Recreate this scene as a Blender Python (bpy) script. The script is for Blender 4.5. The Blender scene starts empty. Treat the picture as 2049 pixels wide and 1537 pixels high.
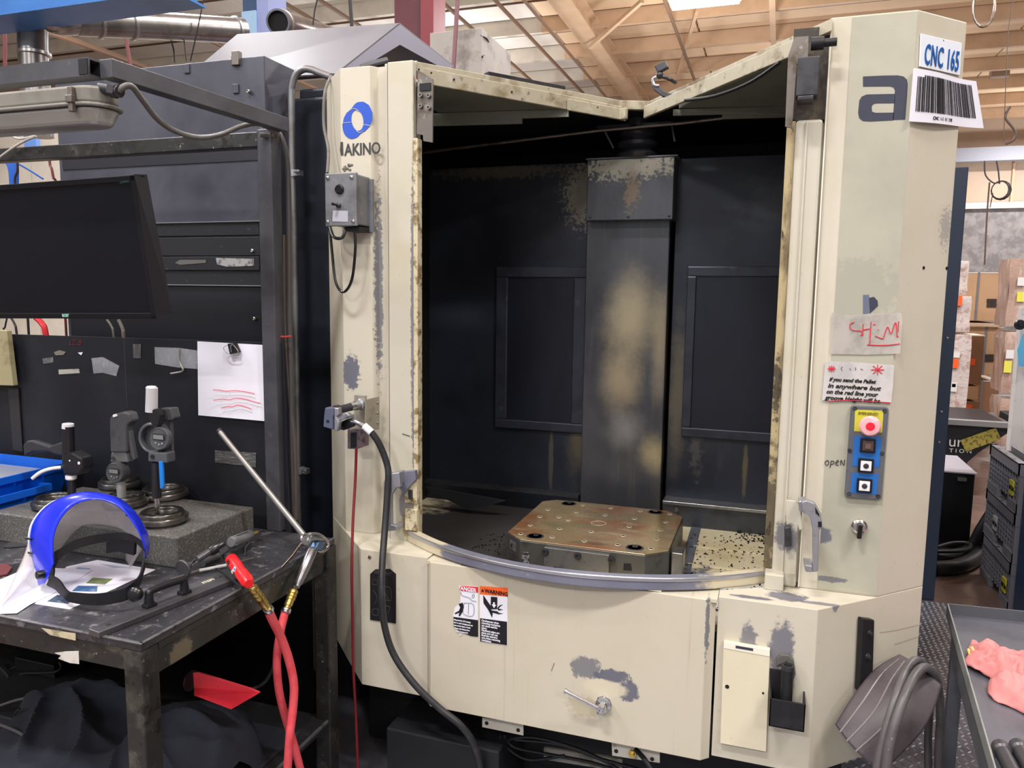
import bpy, math, random
import numpy as np
from mathutils import Vector, Matrix
random.seed(7)
S = bpy.context.scene
COL = S.collection

# ---------------------------------------------------------------- camera
FPX, YAW, PITCH, ROLL, EYE = 1540.0, math.radians(18.7), math.radians(6.75), math.radians(.74), 1.6
_cy, _sy, _cp, _sp = math.cos(YAW), math.sin(YAW), math.cos(PITCH), math.sin(PITCH)
CF = Vector((-_sy * _cp, _cy * _cp, -_sp)); _R = Vector((_cy, _sy, 0)); _U = _R.cross(CF)
CR = _R * math.cos(ROLL) + _U * math.sin(ROLL); CU = -_R * math.sin(ROLL) + _U * math.cos(ROLL)
cam_data = bpy.data.cameras.new('camera'); cam = bpy.data.objects.new('camera', cam_data); COL.objects.link(cam)
cam.matrix_world = Matrix(((CR.x, CU.x, -CF.x, 0), (CR.y, CU.y, -CF.y, 0), (CR.z, CU.z, -CF.z, EYE), (0, 0, 0, 1)))
cam_data.sensor_fit = 'HORIZONTAL'; cam_data.sensor_width = 36; cam_data.lens = 36 * FPX / 2049
cam_data.clip_start = .05; cam_data.clip_end = 200
S.camera = cam

# ---------------------------------------------------------------- world, exposure
S.view_settings.view_transform = 'Standard'; S.view_settings.look = 'None'
S.view_settings.gamma = 1; S.view_settings.use_curve_mapping = False
S.view_settings.exposure = -.5
W = bpy.data.worlds.new('hall_air'); S.world = W; W.use_nodes = True
bg = W.node_tree.nodes['Background']; bg.inputs[0].default_value = (.93, .96, 1.0, 1); bg.inputs[1].default_value = .85

# the hall's high-bay lamps (the rows over the aisle and over the machines), and added fill lights
def area(name, loc, sx, sy, power, col=(.99, .98, 1), rot=(0, 0, 0), spread=math.pi):
    l = bpy.data.lights.new(name, 'AREA'); l.shape = 'RECTANGLE'; l.size = sx; l.size_y = sy
    l.energy = power; l.color = col; l.spread = spread
    o = bpy.data.objects.new(name, l); COL.objects.link(o); o.location = loc; o.rotation_euler = rot
    return o
LAMP_Z = 5.86
UP = .4     # power share of added fill lights below the lamps, aimed up at the deck
for x, y, p in ((-1.2, -.6, 340), (2.6, .2, 300), (-5.2, .2, 260), (-1.0, 4.6, 260), (-5.5, 6, 300), (3.4, 6, 300),
                (-1.5, -5.5, 420), (4.5, -5, 330), (-7, -5, 330), (-1.2, 12.2, 420), (6.1, 21.5, 420), (-6, 14, 330), (7, 12, 360), (1, 18, 330), (-9, 3, 300), (-8.5, 7.2, 300)):  # last two lamps are added to brighten the partition
    area('high_bay_and_fill_light', (x, y, LAMP_Z), 1.25, .35, p)
    area('deck_fill_light', (x, y, 3.7), 1.25, .35, p * UP * (1.35 if x < -4 else 1), rot=(math.pi, 0, 0))

# ---------------------------------------------------------------- helpers
def at(x, y, X=None, Y=None, Z=None, n=None, d=None):
    "point of a real plane (X=, Y=, Z= or n.p=d) seen at pixel x, y of the 2049x1537 photograph"
    r = CF + CR * ((x - 1024.5) / FPX) - CU * ((y - 768.5) / FPX)
    o = Vector((0, 0, EYE))
    if X is not None: t = X / r.x
    elif Y is not None: t = Y / r.y
    elif Z is not None: t = (Z - EYE) / r.z
    else:
        n = Vector(n); t = (d - o.dot(n)) / r.dot(n)
    return o + r * t
def sc(r, g, b):
    f = lambda u: (u / 255 / 12.92) if u / 255 <= .04045 else ((u / 255 + .055) / 1.055) ** 2.4
    return (f(r), f(g), f(b), 1)

class NB:
    def __init__(s, m):
        s.t = m.node_tree; s.n = s.t.nodes; s.l = s.t.links
    def new(s, k, **kw):
        nd = s.n.new(k)
        for a, v in kw.items(): setattr(nd, a, v)
        return nd
    def set(s, sock, v):
        if hasattr(v, 'links') or isinstance(v, bpy.types.NodeSocket): s.l.new(v, sock)
        else: sock.default_value = v
    def math(s, op, a, b=0.0, clamp=False):
        nd = s.new('ShaderNodeMath', operation=op, use_clamp=clamp); s.set(nd.inputs[0], a); s.set(nd.inputs[1], b); return nd.outputs[0]
    def ramp(s, v, lo, hi, a=0.0, b=1.0):
        nd = s.new('ShaderNodeMapRange', interpolation_type='SMOOTHSTEP'); s.set(nd.inputs[0], v)
        nd.inputs[1].default_value = lo; nd.inputs[2].default_value = hi; nd.inputs[3].default_value = a; nd.inputs[4].default_value = b
        return nd.outputs[0]
    def mix(s, f, a, b):
        nd = s.new('ShaderNodeMix', data_type='RGBA'); s.set(nd.inputs[0], f); s.set(nd.inputs[6], a); s.set(nd.inputs[7], b); return nd.outputs[2]
    def vec(s, v, loc=(0, 0, 0), scale=(1, 1, 1)):
        # (v - loc) * scale
        a = s.new('ShaderNodeVectorMath', operation='SUBTRACT'); s.l.new(v, a.inputs[0]); a.inputs[1].default_value = loc
        b = s.new('ShaderNodeVectorMath', operation='MULTIPLY'); s.l.new(a.outputs[0], b.inputs[0]); b.inputs[1].default_value = scale
        return b.outputs[0]
    def noise(s, v, scale, detail=4, rough=.6, stretch=(1, 1, 1)):
        nd = s.new('ShaderNodeTexNoise'); nd.inputs['Scale'].default_value = scale; nd.inputs['Detail'].default_value = detail
        nd.inputs['Roughness'].default_value = rough
        s.l.new(s.vec(v, (0, 0, 0), stretch), nd.inputs['Vector']); return nd.outputs['Fac']
MATS = {}
def mat(name, col, rough=.5, metal=0.0, layers=(), patches=(), bump=None, spec=.5, coat=0, alpha=1, trans=0, ior=1.45, rvar=None, emit=None):
    """layers: (scale, colour, lo, hi, opacity[, stretch[, detail]]) cloudy colour over the base
       patches: (centre, radii, colour, noise scale, noise amount, opacity) worn, stained or painted-light spots with a ragged rim"""
    if name in MATS: return MATS[name]
    m = bpy.data.materials.new(name); m.use_nodes = True; b = NB(m); P = b.n['Principled BSDF']
    tc = b.new('ShaderNodeTexCoord').outputs['Object']
    c = col
    for L in layers:
        s_, c2, lo, hi, op = L[:5]; st = L[5] if len(L) > 5 else (1, 1, 1); de = L[6] if len(L) > 6 else 5
        f = b.math('MULTIPLY', b.ramp(b.noise(tc, s_, de, .62, st), lo, hi), op)
        c = b.mix(f, c, c2)
    for pt in patches:
        ce, ra, c2, ns, na, op = pt[:6]; sf = pt[6] if len(pt) > 6 else .3; na *= 1.7
        v = b.vec(tc, ce, tuple(1 / r for r in ra))
        ln = b.new('ShaderNodeVectorMath', operation='LENGTH'); b.l.new(v, ln.inputs[0])
        nz = b.math('MULTIPLY', b.math('SUBTRACT', b.noise(tc, ns, 6, .7), .5), na)
        f = b.math('MULTIPLY', b.ramp(b.math('ADD', ln.outputs['Value'], nz), 1.05, 1.05 - sf), op)
        c = b.mix(f, c, c2)
    b.set(P.inputs['Base Color'], c)
    P.inputs['Metallic'].default_value = metal; P.inputs['IOR'].default_value = ior
    P.inputs['Specular IOR Level'].default_value = spec; P.inputs['Coat Weight'].default_value = coat
    P.inputs['Alpha'].default_value = alpha; P.inputs['Transmission Weight'].default_value = trans
    if rvar: b.set(P.inputs['Roughness'], b.ramp(b.noise(tc, rvar[0], 4), .3, .7, rough - rvar[1], rough + rvar[1]))
    else: P.inputs['Roughness'].default_value = rough
    if bump:
        bp = b.new('ShaderNodeBump'); bp.inputs['Strength'].default_value = bump[1]; bp.inputs['Distance'].default_value = bump[2] if len(bump) > 2 else .002
        b.l.new(b.noise(tc, bump[0], 5, .6, bump[3] if len(bump) > 3 else (1, 1, 1)), bp.inputs['Height']); b.l.new(bp.outputs[0], P.inputs['Normal'])
    if emit:
        P.inputs['Emission Color'].default_value = emit[0]; P.inputs['Emission Strength'].default_value = emit[1]
    MATS[name] = m
    return m

class M:
    "collects shapes, builds ONE mesh object"
    def __init__(s): s.v = []; s.f = []
    def add(s, vs, fs):
        o = len(s.v); s.v += [tuple(p) for p in vs]; s.f += [tuple(i + o for i in f) for f in fs]; return s
    def box(s, x0, x1, y0, y1, z0, z1):
        v = [(x, y, z) for z in (z0, z1) for y in (y0, y1) for x in (x0, x1)]
        return s.add(v, [(0, 2, 3, 1), (4, 5, 7, 6), (0, 1, 5, 4), (2, 6, 7, 3), (0, 4, 6, 2), (1, 3, 7, 5)])
    def obox(s, c, ax, ay, az):
        c, ax, ay, az = map(Vector, (c, ax, ay, az))
        v = [c + ax * i + ay * j + az * k for k in (-1, 1) for j in (-1, 1) for i in (-1, 1)]
        return s.add(v, [(0, 2, 3, 1), (4, 5, 7, 6), (0, 1, 5, 4), (2, 6, 7, 3), (0, 4, 6, 2), (1, 3, 7, 5)])
    def bar(s, p0, p1, w, h, up=(0, 0, 1)):
        p0, p1 = Vector(p0), Vector(p1); d = (p1 - p0); u = Vector(up); sd = d.cross(u).normalized(); u2 = sd.cross(d).normalized()
        return s.obox((p0 + p1) / 2, d / 2, sd * w / 2, u2 * h / 2)
    def prism(s, poly, ext):
        n = len(poly); e = Vector(ext); a = [Vector(p) for p in poly]
        v = a + [p + e for p in a]
        f = [tuple(range(n - 1, -1, -1)), tuple(range(n, 2 * n))] + [(i, (i + 1) % n, (i + 1) % n + n, i + n) for i in range(n)]
        return s.add(v, f)
    def vprism(s, xy, z0, z1):
        return s.prism([(x, y, z0) for x, y in xy], (0, 0, z1 - z0))
    def tube(s, pts, r, n=10, closed=False, smooth=True, rs=None):
        pts = [Vector(p) for p in pts]
        if smooth and len(pts) > 2: pts, rs = spline(pts, rs)
        N = len(pts); last = None; rings = []
        for i, p in enumerate(pts):
            t = (pts[min(i + 1, N - 1)] - pts[max(i - 1, 0)]).normalized()
            if last is None:
                a = Vector((0, 0, 1)) if abs(t.z) < .9 else Vector((1, 0, 0)); u = (a - t * a.dot(t)).normalized()
            else:
                u = last - t * last.dot(t); u = u.normalized() if u.length > 1e-6 else Vector((1, 0, 0))
            last = u; w = t.cross(u); rr = rs[i] if rs else r
            rings.append([p + u * (rr * math.cos(2 * math.pi * k / n)) + w * (rr * math.sin(2 * math.pi * k / n)) for k in range(n)])
        v = [q for R_ in rings for q in R_]
        f = [(i * n + k, i * n + (k + 1) % n, (i + 1) * n + (k + 1) % n, (i + 1) * n + k) for i in range(N - 1) for k in range(n)]
        if closed: f += [((N - 1) * n + k, (N - 1) * n + (k + 1) % n, (k + 1) % n, k) for k in range(n)]
        else: f += [tuple(range(n - 1, -1, -1)), tuple((N - 1) * n + k for k in range(n))]
        return s.add(v, f)
    def lathe(s, o, ax, prof, n=28, up=None):
        "prof: (radius, height along ax)"
        o = Vector(o); ax = Vector(ax).normalized(); a = Vector(up) if up else (Vector((1, 0, 0)) if abs(ax.x) < .8 else Vector((0, 0, 1)))
        u = (a - ax * a.dot(ax)).normalized(); w = ax.cross(u)
        v = []
        for r, h in prof:
            v += [o + ax * h + u * (r * math.cos(2 * math.pi * k / n)) + w * (r * math.sin(2 * math.pi * k / n)) for k in range(n)]
        f = [(i * n + k, i * n + (k + 1) % n, (i + 1) * n + (k + 1) % n, (i + 1) * n + k) for i in range(len(prof) - 1) for k in range(n)]
        ann = abs(prof[0][1] - prof[-1][1]) <= .0025 and min(prof[0][0], prof[-1][0]) > 1e-6
        if prof[0][0] > 1e-6 and not ann: f.append(tuple(range(n - 1, -1, -1)))
        if prof[-1][0] > 1e-6 and not ann: f.append(tuple((len(prof) - 1) * n + k for k in range(n)))
        return s.add(v, f)
    def cyl(s, p0, p1, r, n=20, r1=None):
        p0, p1 = Vector(p0), Vector(p1)
        return s.lathe(p0, p1 - p0, [(r, 0), (r if r1 is None else r1, (p1 - p0).length)], n)
    def ball(s, c, r, n=10, sq=(1, 1, 1)):
        c = Vector(c); v = []; m = n // 2 + 1
        for i in range(m + 1):
            th = math.pi * i / m
            for k in range(n):
                ph = 2 * math.pi * k / n
                v.append(c + Vector((r * sq[0] * math.sin(th) * math.cos(ph), r * sq[1] * math.sin(th) * math.sin(ph), r * sq[2] * math.cos(th))))
        f = [(i * n + k, (i + 1) * n + k, (i + 1) * n + (k + 1) % n, i * n + (k + 1) % n) for i in range(m) for k in range(n)]
        return s.add(v, f)
    def grid(s, fn, nu, nv, th=0):
        v = [Vector(fn(i / nu, j / nv)) for j in range(nv + 1) for i in range(nu + 1)]
        f = [(j * (nu + 1) + i, j * (nu + 1) + i + 1, (j + 1) * (nu + 1) + i + 1, (j + 1) * (nu + 1) + i) for j in range(nv) for i in range(nu)]
        return s.add(v, f)
    def plate(s, px, ext, **pl):
        "flat piece whose outline is seen at the given pixels of the plane; ext = depth vector"
        return s.prism([at(x, y, **pl) for x, y in px], ext)
    def build(s, name, m, parent=None, smooth=False, bevel=0, thick=0, sub=0):
        me = bpy.data.meshes.new(name); me.from_pydata(s.v, [], s.f); me.validate(); me.update()
        import bmesh
        bm = bmesh.new(); bm.from_mesh(me); bmesh.ops.recalc_face_normals(bm, faces=bm.faces); bm.to_mesh(me); bm.free()
        me.materials.append(m)
        if smooth: me.polygons.foreach_set('use_smooth', [True] * len(me.polygons))
        o = bpy.data.objects.new(name, me); COL.objects.link(o)
        if smooth and not sub and hasattr(me, 'set_sharp_from_angle'): me.set_sharp_from_angle(angle=math.radians(38))
        if thick:
            q = o.modifiers.new('t', 'SOLIDIFY'); q.thickness = thick; q.offset = 0
        if bevel:
            q = o.modifiers.new('b', 'BEVEL'); q.width = bevel; q.segments = 2; q.limit_method = 'ANGLE'; q.angle_limit = math.radians(35)
            q.harden_normals = False
        if sub:
            q = o.modifiers.new('s', 'SUBSURF'); q.levels = q.render_levels = sub
        if parent: adopt(o, parent)
        return o
def adopt(o, parent):
    o.parent = parent
    o.matrix_parent_inverse = Matrix.Translation(-parent.location) if parent.type == 'EMPTY' else Matrix.Identity(4)
def spline(pts, rs=None, sub=6):
    out = []; ro = [] if rs else None; N = len(pts)
    for i in range(N - 1):
        a, b, c, d = pts[max(i - 1, 0)], pts[i], pts[i + 1], pts[min(i + 2, N - 1)]
        for k in range(sub):
            t = k / sub
            out.append(.5 * ((2 * b) + (c - a) * t + (2 * a - 5 * b + 4 * c - d) * t * t + (3 * b - a - 3 * c + d) * t ** 3))
            if rs: ro.append(rs[i] * (1 - t) + rs[i + 1] * t)
    out.append(pts[-1])
    if rs: ro.append(rs[-1])
    return out, ro
def tag(o, label=None, cat=None, group=None, kind=None):
    if label: o['label'] = label
    if cat: o['category'] = cat
    if group: o['group'] = group
    if kind: o['kind'] = kind
    return o
def root(name, loc, label, cat, group=None):
    o = bpy.data.objects.new(name, None); o.empty_display_size = .05; COL.objects.link(o); o.location = loc
    return tag(o, label, cat, group)
def text(name, body, m, size, org, xdir, ydir, parent=None, align='LEFT', ext=.0006, shear=0, bold=0, sx=1, gap=1):
    cu = bpy.data.curves.new(name, 'FONT'); cu.body = body; cu.size = size; cu.extrude = ext; cu.align_x = align; cu.shear = shear
    cu.offset = bold; cu.space_character = gap; cu.materials.append(m); cu.resolution_u = 3
    o = bpy.data.objects.new(name, cu); COL.objects.link(o)
    x = Vector(xdir).normalized(); z = x.cross(Vector(ydir)).normalized(); y = z.cross(x)
    mw = Matrix(((x.x * sx, y.x, z.x, org[0]), (x.y * sx, y.y, z.y, org[1]), (x.z * sx, y.z, z.z, org[2]), (0, 0, 0, 1)))
    if parent:
        adopt(o, parent)
    o.matrix_basis = mw
    return o
def strokes(name, m, lines, r, parent=None, **pl):
    "pen strokes on a plane: thin beads along pixel polylines"
    q = M()
    for ln in lines: q.tube([at(x, y, **pl) for x, y in ln], r, 5)
    return q.build(name, m, parent)
def dup(src, name=None):
    c = src.copy(); COL.objects.link(c)
    if name: c.name = name
    for ch in list(src.children):
        d = dup(ch); d.parent = c; d.matrix_parent_inverse = ch.matrix_parent_inverse.copy()
    return c

# ---------------------------------------------------------------- materials
G1 = sc(96, 98, 112)      # grey primer under the worn paint
beige = mat('machine_beige_paint', sc(197, 191, 174), .42, layers=((3, sc(184, 178, 156), .45, .75, .6), (40, sc(170, 160, 130), .63, .72, .35), (2.2, sc(206, 202, 188), .5, .8, .5, (1, 1, .25)), (160, sc(90, 86, 78), .72, .76, .55)),
            patches=((tuple(at(703, 745, Y=2.2)), (.034, .05, .062), G1, 60, 1.3, .95), (tuple(at(1893, 455, n=(1, -1, 0), d=-1.903)), (.022, .022, .045), sc(130, 130, 132), 150, 3.0, .6, .1), (tuple(at(1700, 1100, n=(1, -1, 0), d=-1.903)), (.01, .01, .01), G1, 60, 1.0, .5), ((-1.205, 2.2, 1.62), (.013, .06, .34), G1, 70, 1.4, .8),
                     ((-1.26, 2.19, 1.19), (.06, .04, .012), G1, 60, .5, .9),
                     ((.07, 2.12, .80), (.055, .035, .02), G1, 40, .9, .9), ((-.02, 2.08, .80), (.06, .012, .02), G1, 40, .8, .9), ((.15, 2.1, .80), (.07, .012, .02), G1, 40, .8, .8),
                     ((-.02, 2.06, .68), (.025, .02, .065), G1, 50, 1.0, .8), ((.06, 2.06, .685), (.035, .02, .075), G1, 50, 1.0, .85), ((.08, 2.06, .61), (.02, .02, .07), G1, 40, 1.0, .5),
                     ((-.135, 2.05, .78), (.014, .03, .02), G1, 60, .8, .9), ((-.127, 2.05, .71), (.004, .03, .09), G1, 90, 1.6, .8)))
beige_front = mat('center_panel_beige', sc(197, 190, 171), .4, layers=((2.5, sc(186, 179, 156), .45, .75, .6), (60, sc(160, 150, 125), .66, .74, .3), (130, sc(80, 76, 70), .72, .76, .6),
                     (9, sc(160, 150, 126), .6, .72, .5, (6, 1, .12))),
            patches=(((-.455, 2.04, .545), (.05, .05, .035), G1, 45, 1.1, .8), ((-.38, 2.04, .535), (.055, .05, .022), G1, 45, .9, .95), ((-.335, 2.04, .50), (.035, .05, .035), G1, 45, .9, .95),
                     ((-.40, 2.04, .497), (.07, .05, .026), sc(205, 196, 172), 30, .4, .9),
                     ((-.46, 2.04, .43), (.05, .05, .035), sc(170, 160, 130), 60, 1.6, .6), ((-.129, 2.04, .72), (.006, .05, .1), G1, 60, 1.5, .8)))
band = mat('column_grey_green_paint', sc(172, 170, 153), .45, layers=((4, sc(155, 154, 138), .4, .75, .7), (90, sc(120, 120, 108), .68, .74, .5)),
           patches=(((.2, 2.198, 1.61), (.11, .05, .10), sc(150, 150, 136), 40, 1.3, .5), ((.148, 2.198, .955), (.032, .05, .026), G1, 50, .8, .9), ((.18, 2.198, .835), (.05, .05, .009), G1, 60, .9, .8)))
frame_p = mat('door_frame_paint', sc(192, 188, 172), .45, layers=((5, sc(186, 178, 150), .45, .75, .6), (70, sc(140, 125, 90), .66, .75, .5)),
           patches=(((-1.085, 2.17, 1.0), (.05, .04, .03), G1, 50, .7, .9), ((-1.062, 2.17, 1.5), (.008, .05, .5), G1, 60, 1.5, .8), ((-1.085, 2.17, .92), (.03, .03, .07), G1, 50, .8, .7),
                    ((-1.075, 2.17, .86), (.03, .03, .06), sc(140, 118, 60), 60, .9, .8), ((.06, 2.17, .95), (.04, .05, .05), G1, 50, .8, .8)))
rust_edge = mat('door_edge_worn', sc(200, 190, 160), .6, layers=((26, sc(120, 96, 50), .5, .62, .85), (60, sc(70, 62, 55), .58, .66, .7)), bump=(60, .4))
rust_edge_dark = mat('door_edge_stained', sc(170, 155, 118), .6, layers=((12, sc(84, 66, 42), .45, .62, .9, (1, 1, .3)), (40, sc(30, 26, 22), .58, .68, .9, (1, 1, .4))), patches=(((.016, 2.21, 1.0), (.03, .06, .24), sc(50, 42, 32), 30, 2.0, .8, .6), ((.016, 2.21, 1.35), (.012, .06, .1), sc(30, 26, 22), 40, 2.0, .8, .4)))
fascia = mat('header_stained_metal', sc(178, 172, 150), .42, .25, layers=((9, sc(122, 106, 78), .5, .68, .8), (30, sc(70, 60, 48), .6, .7, .7), (14, sc(205, 203, 190), .55, .7, .6)))
steel_plate = mat('stained_steel', sc(120, 114, 108), .42, .7, layers=((14, sc(80, 68, 52), .5, .7, .8), (40, sc(165, 160, 152), .6, .7, .6)))
primer = mat('lip_grey_primer', sc(122, 124, 140), .38, .15, layers=((30, sc(180, 182, 192), .64, .72, .7), (6, sc(106, 108, 124), .4, .7, .6)),
             patches=(((-1.02, 2.12, .8), (.12, .2, .1), sc(205, 196, 168), 26, .5, .95), ((.01, 2.15, .8), (.18, .2, .1), sc(205, 196, 168), 26, .5, .95)))
bright_edge = mat('worn_bright_steel', sc(190, 192, 200), .3, .8)
alu = mat('cast_aluminium', sc(168, 170, 176), .36, .75, layers=((30, sc(110, 112, 118), .5, .7, .6),))
chrome = mat('chrome', sc(205, 205, 208), .16, 1)
steel = mat('ground_steel', sc(150, 148, 145), .32, .9, layers=((20, sc(96, 92, 86), .5, .75, .6),), bump=(90, .1))
dsteel = mat('dark_steel', sc(72, 72, 76), .4, .6, layers=((14, sc(40, 40, 44), .45, .7, .7),))
black_m = mat('black_rubber', sc(24, 24, 27), .5, layers=((20, sc(44, 44, 48), .5, .8, .6),))
black_gloss = mat('black_plastic', sc(15, 15, 18), .28, spec=.6)
black_paint = mat('black_machine_paint', sc(42, 43, 50), .42, layers=((2.2, sc(60, 62, 72), .45, .75, .7), (55, sc(92, 90, 90), .66, .72, .55), (150, sc(130, 130, 132), .73, .77, .6)), rvar=(5, .1))
navy_paint = mat('dark_navy_enclosure_paint', sc(28, 32, 40), .38, layers=((1.8, sc(42, 46, 56), .5, .8, .7), (70, sc(120, 122, 125), .74, .78, .7)), rvar=(4, .1))
cab_paint = mat('cabinet_charcoal_paint', sc(72, 74, 85), .38, layers=((1.6, sc(48, 49, 58), .4, .7, .85), (3, sc(88, 90, 100), .55, .8, .5, (1, 1, .4)), (130, sc(150, 150, 152), .73, .77, .6)), rvar=(6, .12))
cab_low = mat('cabinet_low_dirty_paint', sc(30, 31, 36), .4, layers=((50, sc(85, 84, 84), .63, .7, .5), (140, sc(160, 160, 160), .71, .75, .7)))
inner = mat('enclosure_inner_grime', sc(46, 50, 60), .34, .3, layers=((1.6, sc(26, 28, 36), .4, .7, .9), (4, sc(84, 82, 74), .6, .8, .5, (1, 1, .3))),
            patches=(((-.755, 3.1, 2.0), (.09, .2, .14), sc(128, 122, 104), 60, 2.2, .75, .5), ((.0, 3.1, 1.95), (.18, .2, .14), sc(80, 82, 84), 9, 1.0, .5, .9), ((-1.1, 3.1, 2.1), (.4, .2, .03), sc(96, 90, 78), 50, 2, .6, .5),
                     ((-.745, 3.1, 1.0), (.07, .2, .25), sc(112, 102, 80), 9, .8, .6, .9), ((-.87, 3.1, .9), (.012, .2, .16), sc(110, 102, 84), 20, .8, .5, .6), ((-.35, 3.1, 1.2), (.05, .2, .4), sc(124, 116, 96), 9, .8, .5, .9), ((-.08, 3.1, .93), (.012, .2, .13), sc(120, 108, 80), 14, .8, .6, .7), ((-.27, 3.1, 1.05), (.03, .2, .2), sc(92, 90, 84), 30, 2, .5, .6)))
shroud_m = mat('divider_stained_lit_steel', sc(86, 87, 92), .3, .5, layers=((2.5, sc(50, 52, 58), .4, .7, .8, (1, 1, .5)), (10, sc(128, 118, 96), .55, .8, .45, (3, 1, .2)), (60, sc(150, 140, 116), .66, .76, .35)),
            patches=(((-.54, 3.05, 1.50), (.14, .3, .26), sc(186, 173, 142), 7, .45, .85, 1.0), ((-.57, 3.05, 1.26), (.11, .3, .2), sc(184, 170, 138), 7, .45, .7, 1.0), ((-.42, 3.05, 1.42), (.05, .3, .3), sc(182, 168, 136), 9, .45, .6, 1.0),  # broad soft beige patches paint the glow of light on the steel
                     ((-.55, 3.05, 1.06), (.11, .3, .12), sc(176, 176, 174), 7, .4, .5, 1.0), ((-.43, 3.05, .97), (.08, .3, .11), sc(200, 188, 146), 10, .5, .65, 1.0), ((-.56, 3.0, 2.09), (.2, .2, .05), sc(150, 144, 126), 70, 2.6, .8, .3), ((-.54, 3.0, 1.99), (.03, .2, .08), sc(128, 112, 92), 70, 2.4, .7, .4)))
pan_m = mat('floor_pan_cream', sc(216, 206, 172), .4, layers=((5, sc(198, 180, 128), .45, .75, .8), (90, sc(60, 54, 44), .66, .7, .8)),
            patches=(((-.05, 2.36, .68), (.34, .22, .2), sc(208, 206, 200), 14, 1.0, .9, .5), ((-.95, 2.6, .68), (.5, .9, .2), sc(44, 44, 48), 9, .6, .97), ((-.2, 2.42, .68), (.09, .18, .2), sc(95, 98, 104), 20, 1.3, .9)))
pallet_top = mat('pallet_top_oily_brown', sc(160, 140, 106), .26, .4, layers=((3.5, sc(142, 82, 46), .42, .62, .8), (4, sc(124, 130, 96), .5, .7, .7, (1, 2, 1)), (7, sc(74, 42, 30), .58, .74, .8, (.6, 1.6, 1)), (12, sc(196, 186, 150), .58, .75, .6, (.5, 1.6, 1))), rvar=(8, .08), coat=.35)
white_plastic = mat('white_plastic', sc(222, 222, 228), .45)
white_paper = mat('white_paper', sc(226, 226, 236), .7, layers=((40, sc(190, 190, 196), .66, .74, .5),))
red_ink = mat('red_marker', sc(200, 40, 62), .5)
black_ink = mat('black_marker', sc(22, 22, 26), .5)
blue_ink = mat('blue_print', sc(24, 88, 158), .5)
grey_print = mat('dark_grey_decal', sc(52, 56, 72), .5)
orange = mat('orange_sticker', sc(240, 100, 40), .5)
red_paint = mat('red_print', sc(214, 40, 56), .45)
blue_plastic = mat('blue_bin_plastic', sc(8, 92, 205), .34, layers=((6, sc(4, 74, 180), .4, .7, .6),))
crown_blue = mat('cobalt_crown_plastic', sc(22, 44, 224), .25, coat=.5)
brass = mat('brass', sc(196, 170, 96), .3, .9, layers=((40, sc(140, 110, 50), .5, .7, .6),))
red_hose = mat('red_air_hose', sc(222, 84, 92), .55, layers=((18, sc(196, 52, 62), .45, .7, .7), (50, sc(120, 50, 56), .68, .74, .6)))
red_tool = mat('red_tool_plastic', sc(228, 28, 34), .32, coat=.3)
table_m = mat('worn_black_steel_table', sc(62, 62, 67), .36, .35, layers=((6, sc(112, 112, 118), .48, .72, .8, (1, .35, 1)), (30, sc(150, 150, 154), .56, .68, .6), (110, sc(190, 190, 194), .64, .70, .6), (70, sc(24, 24, 26), .60, .68, .6), (4, sc(30, 30, 33), .5, .7, .7)), rvar=(10, .1), bump=(60, .15))
table_leg = mat('table_frame_black_steel', sc(52, 52, 51), .38, .35, layers=((12, sc(100, 98, 90), .52, .70, .7), (60, sc(160, 156, 146), .64, .70, .7), (28, sc(20, 20, 20), .58, .66, .7), (5, sc(28, 28, 28), .45, .7, .7)),
                patches=(((-1.24, 1.34, .78), (.05, .04, .03), sc(140, 130, 105), 60, 1, .6),))
granite = mat('granite_plate', sc(84, 83, 80), .5, layers=((180, sc(128, 128, 124), .5, .62, .7), (7, sc(70, 70, 68), .45, .7, .8)), bump=(150, .3))
tube_m = mat('bench_frame_grey_tube', sc(78, 79, 84), .42, .3, layers=((30, sc(112, 112, 114), .6, .72, .6), (8, sc(58, 58, 64), .4, .7, .7)))
tape_m = mat('clear_tape', sc(190, 192, 198), .22, alpha=.34, layers=((90, sc(235, 236, 240), .55, .66, .8, (3, 1, .4)),))
cable_m = mat('grey_cable', sc(104, 102, 98), .5, layers=((30, sc(76, 74, 72), .5, .7, .6),))
galv = mat('galvanised_duct', sc(150, 148, 146), .3, .85, layers=((5, sc(110, 104, 100), .45, .7, .7), (30, sc(180, 180, 180), .6, .7, .5)))
conduit_m = mat('conduit_steel', sc(138, 138, 140), .34, .7, layers=((6, sc(96, 94, 92), .45, .7, .7),))
hood_m = mat('hood_dusty_grey', sc(128, 129, 136), .42, .25, layers=((1.5, sc(108, 109, 117), .45, .65, .7), (60, sc(160, 160, 166), .68, .74, .6)))
# ================================================================ the hall
conc = mat('hall_floor_concrete', sc(112, 92, 84), .3, layers=((1.5, sc(80, 66, 62), .4, .7, .8), (9, sc(140, 124, 116), .6, .78, .6), (50, sc(190, 186, 180), .72, .77, .5)), rvar=(3, .15))
tag(M().box(-18, 16, -9, 24.2, -.12, 0).build('floor', conc), kind='structure')
deck_r = mat('warm_roof_deck', sc(226, 198, 164), .7, layers=((.6, sc(212, 180, 144), .4, .7, .6), (8, sc(196, 160, 126), .6, .75, .4)))
deck_l = mat('roof_deck_pale_lit', sc(224, 217, 207), .7, layers=((.8, sc(206, 197, 184), .4, .7, .6),))  # paler deck copy: the whiter light on this side is put into the colour
purl = mat('purlin_paint', sc(205, 174, 142), .6, layers=((2, sc(180, 150, 120), .4, .7, .6),))
purl_l = mat('purlin_pale_lit', sc(208, 199, 184), .6, layers=((2, sc(182, 172, 156), .4, .7, .6),))  # paler purlin copy, whiter light painted in to go with the deck
dark_line = mat('panel_joint_strip', sc(96, 72, 56), .6)
CZ = 6.5
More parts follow.
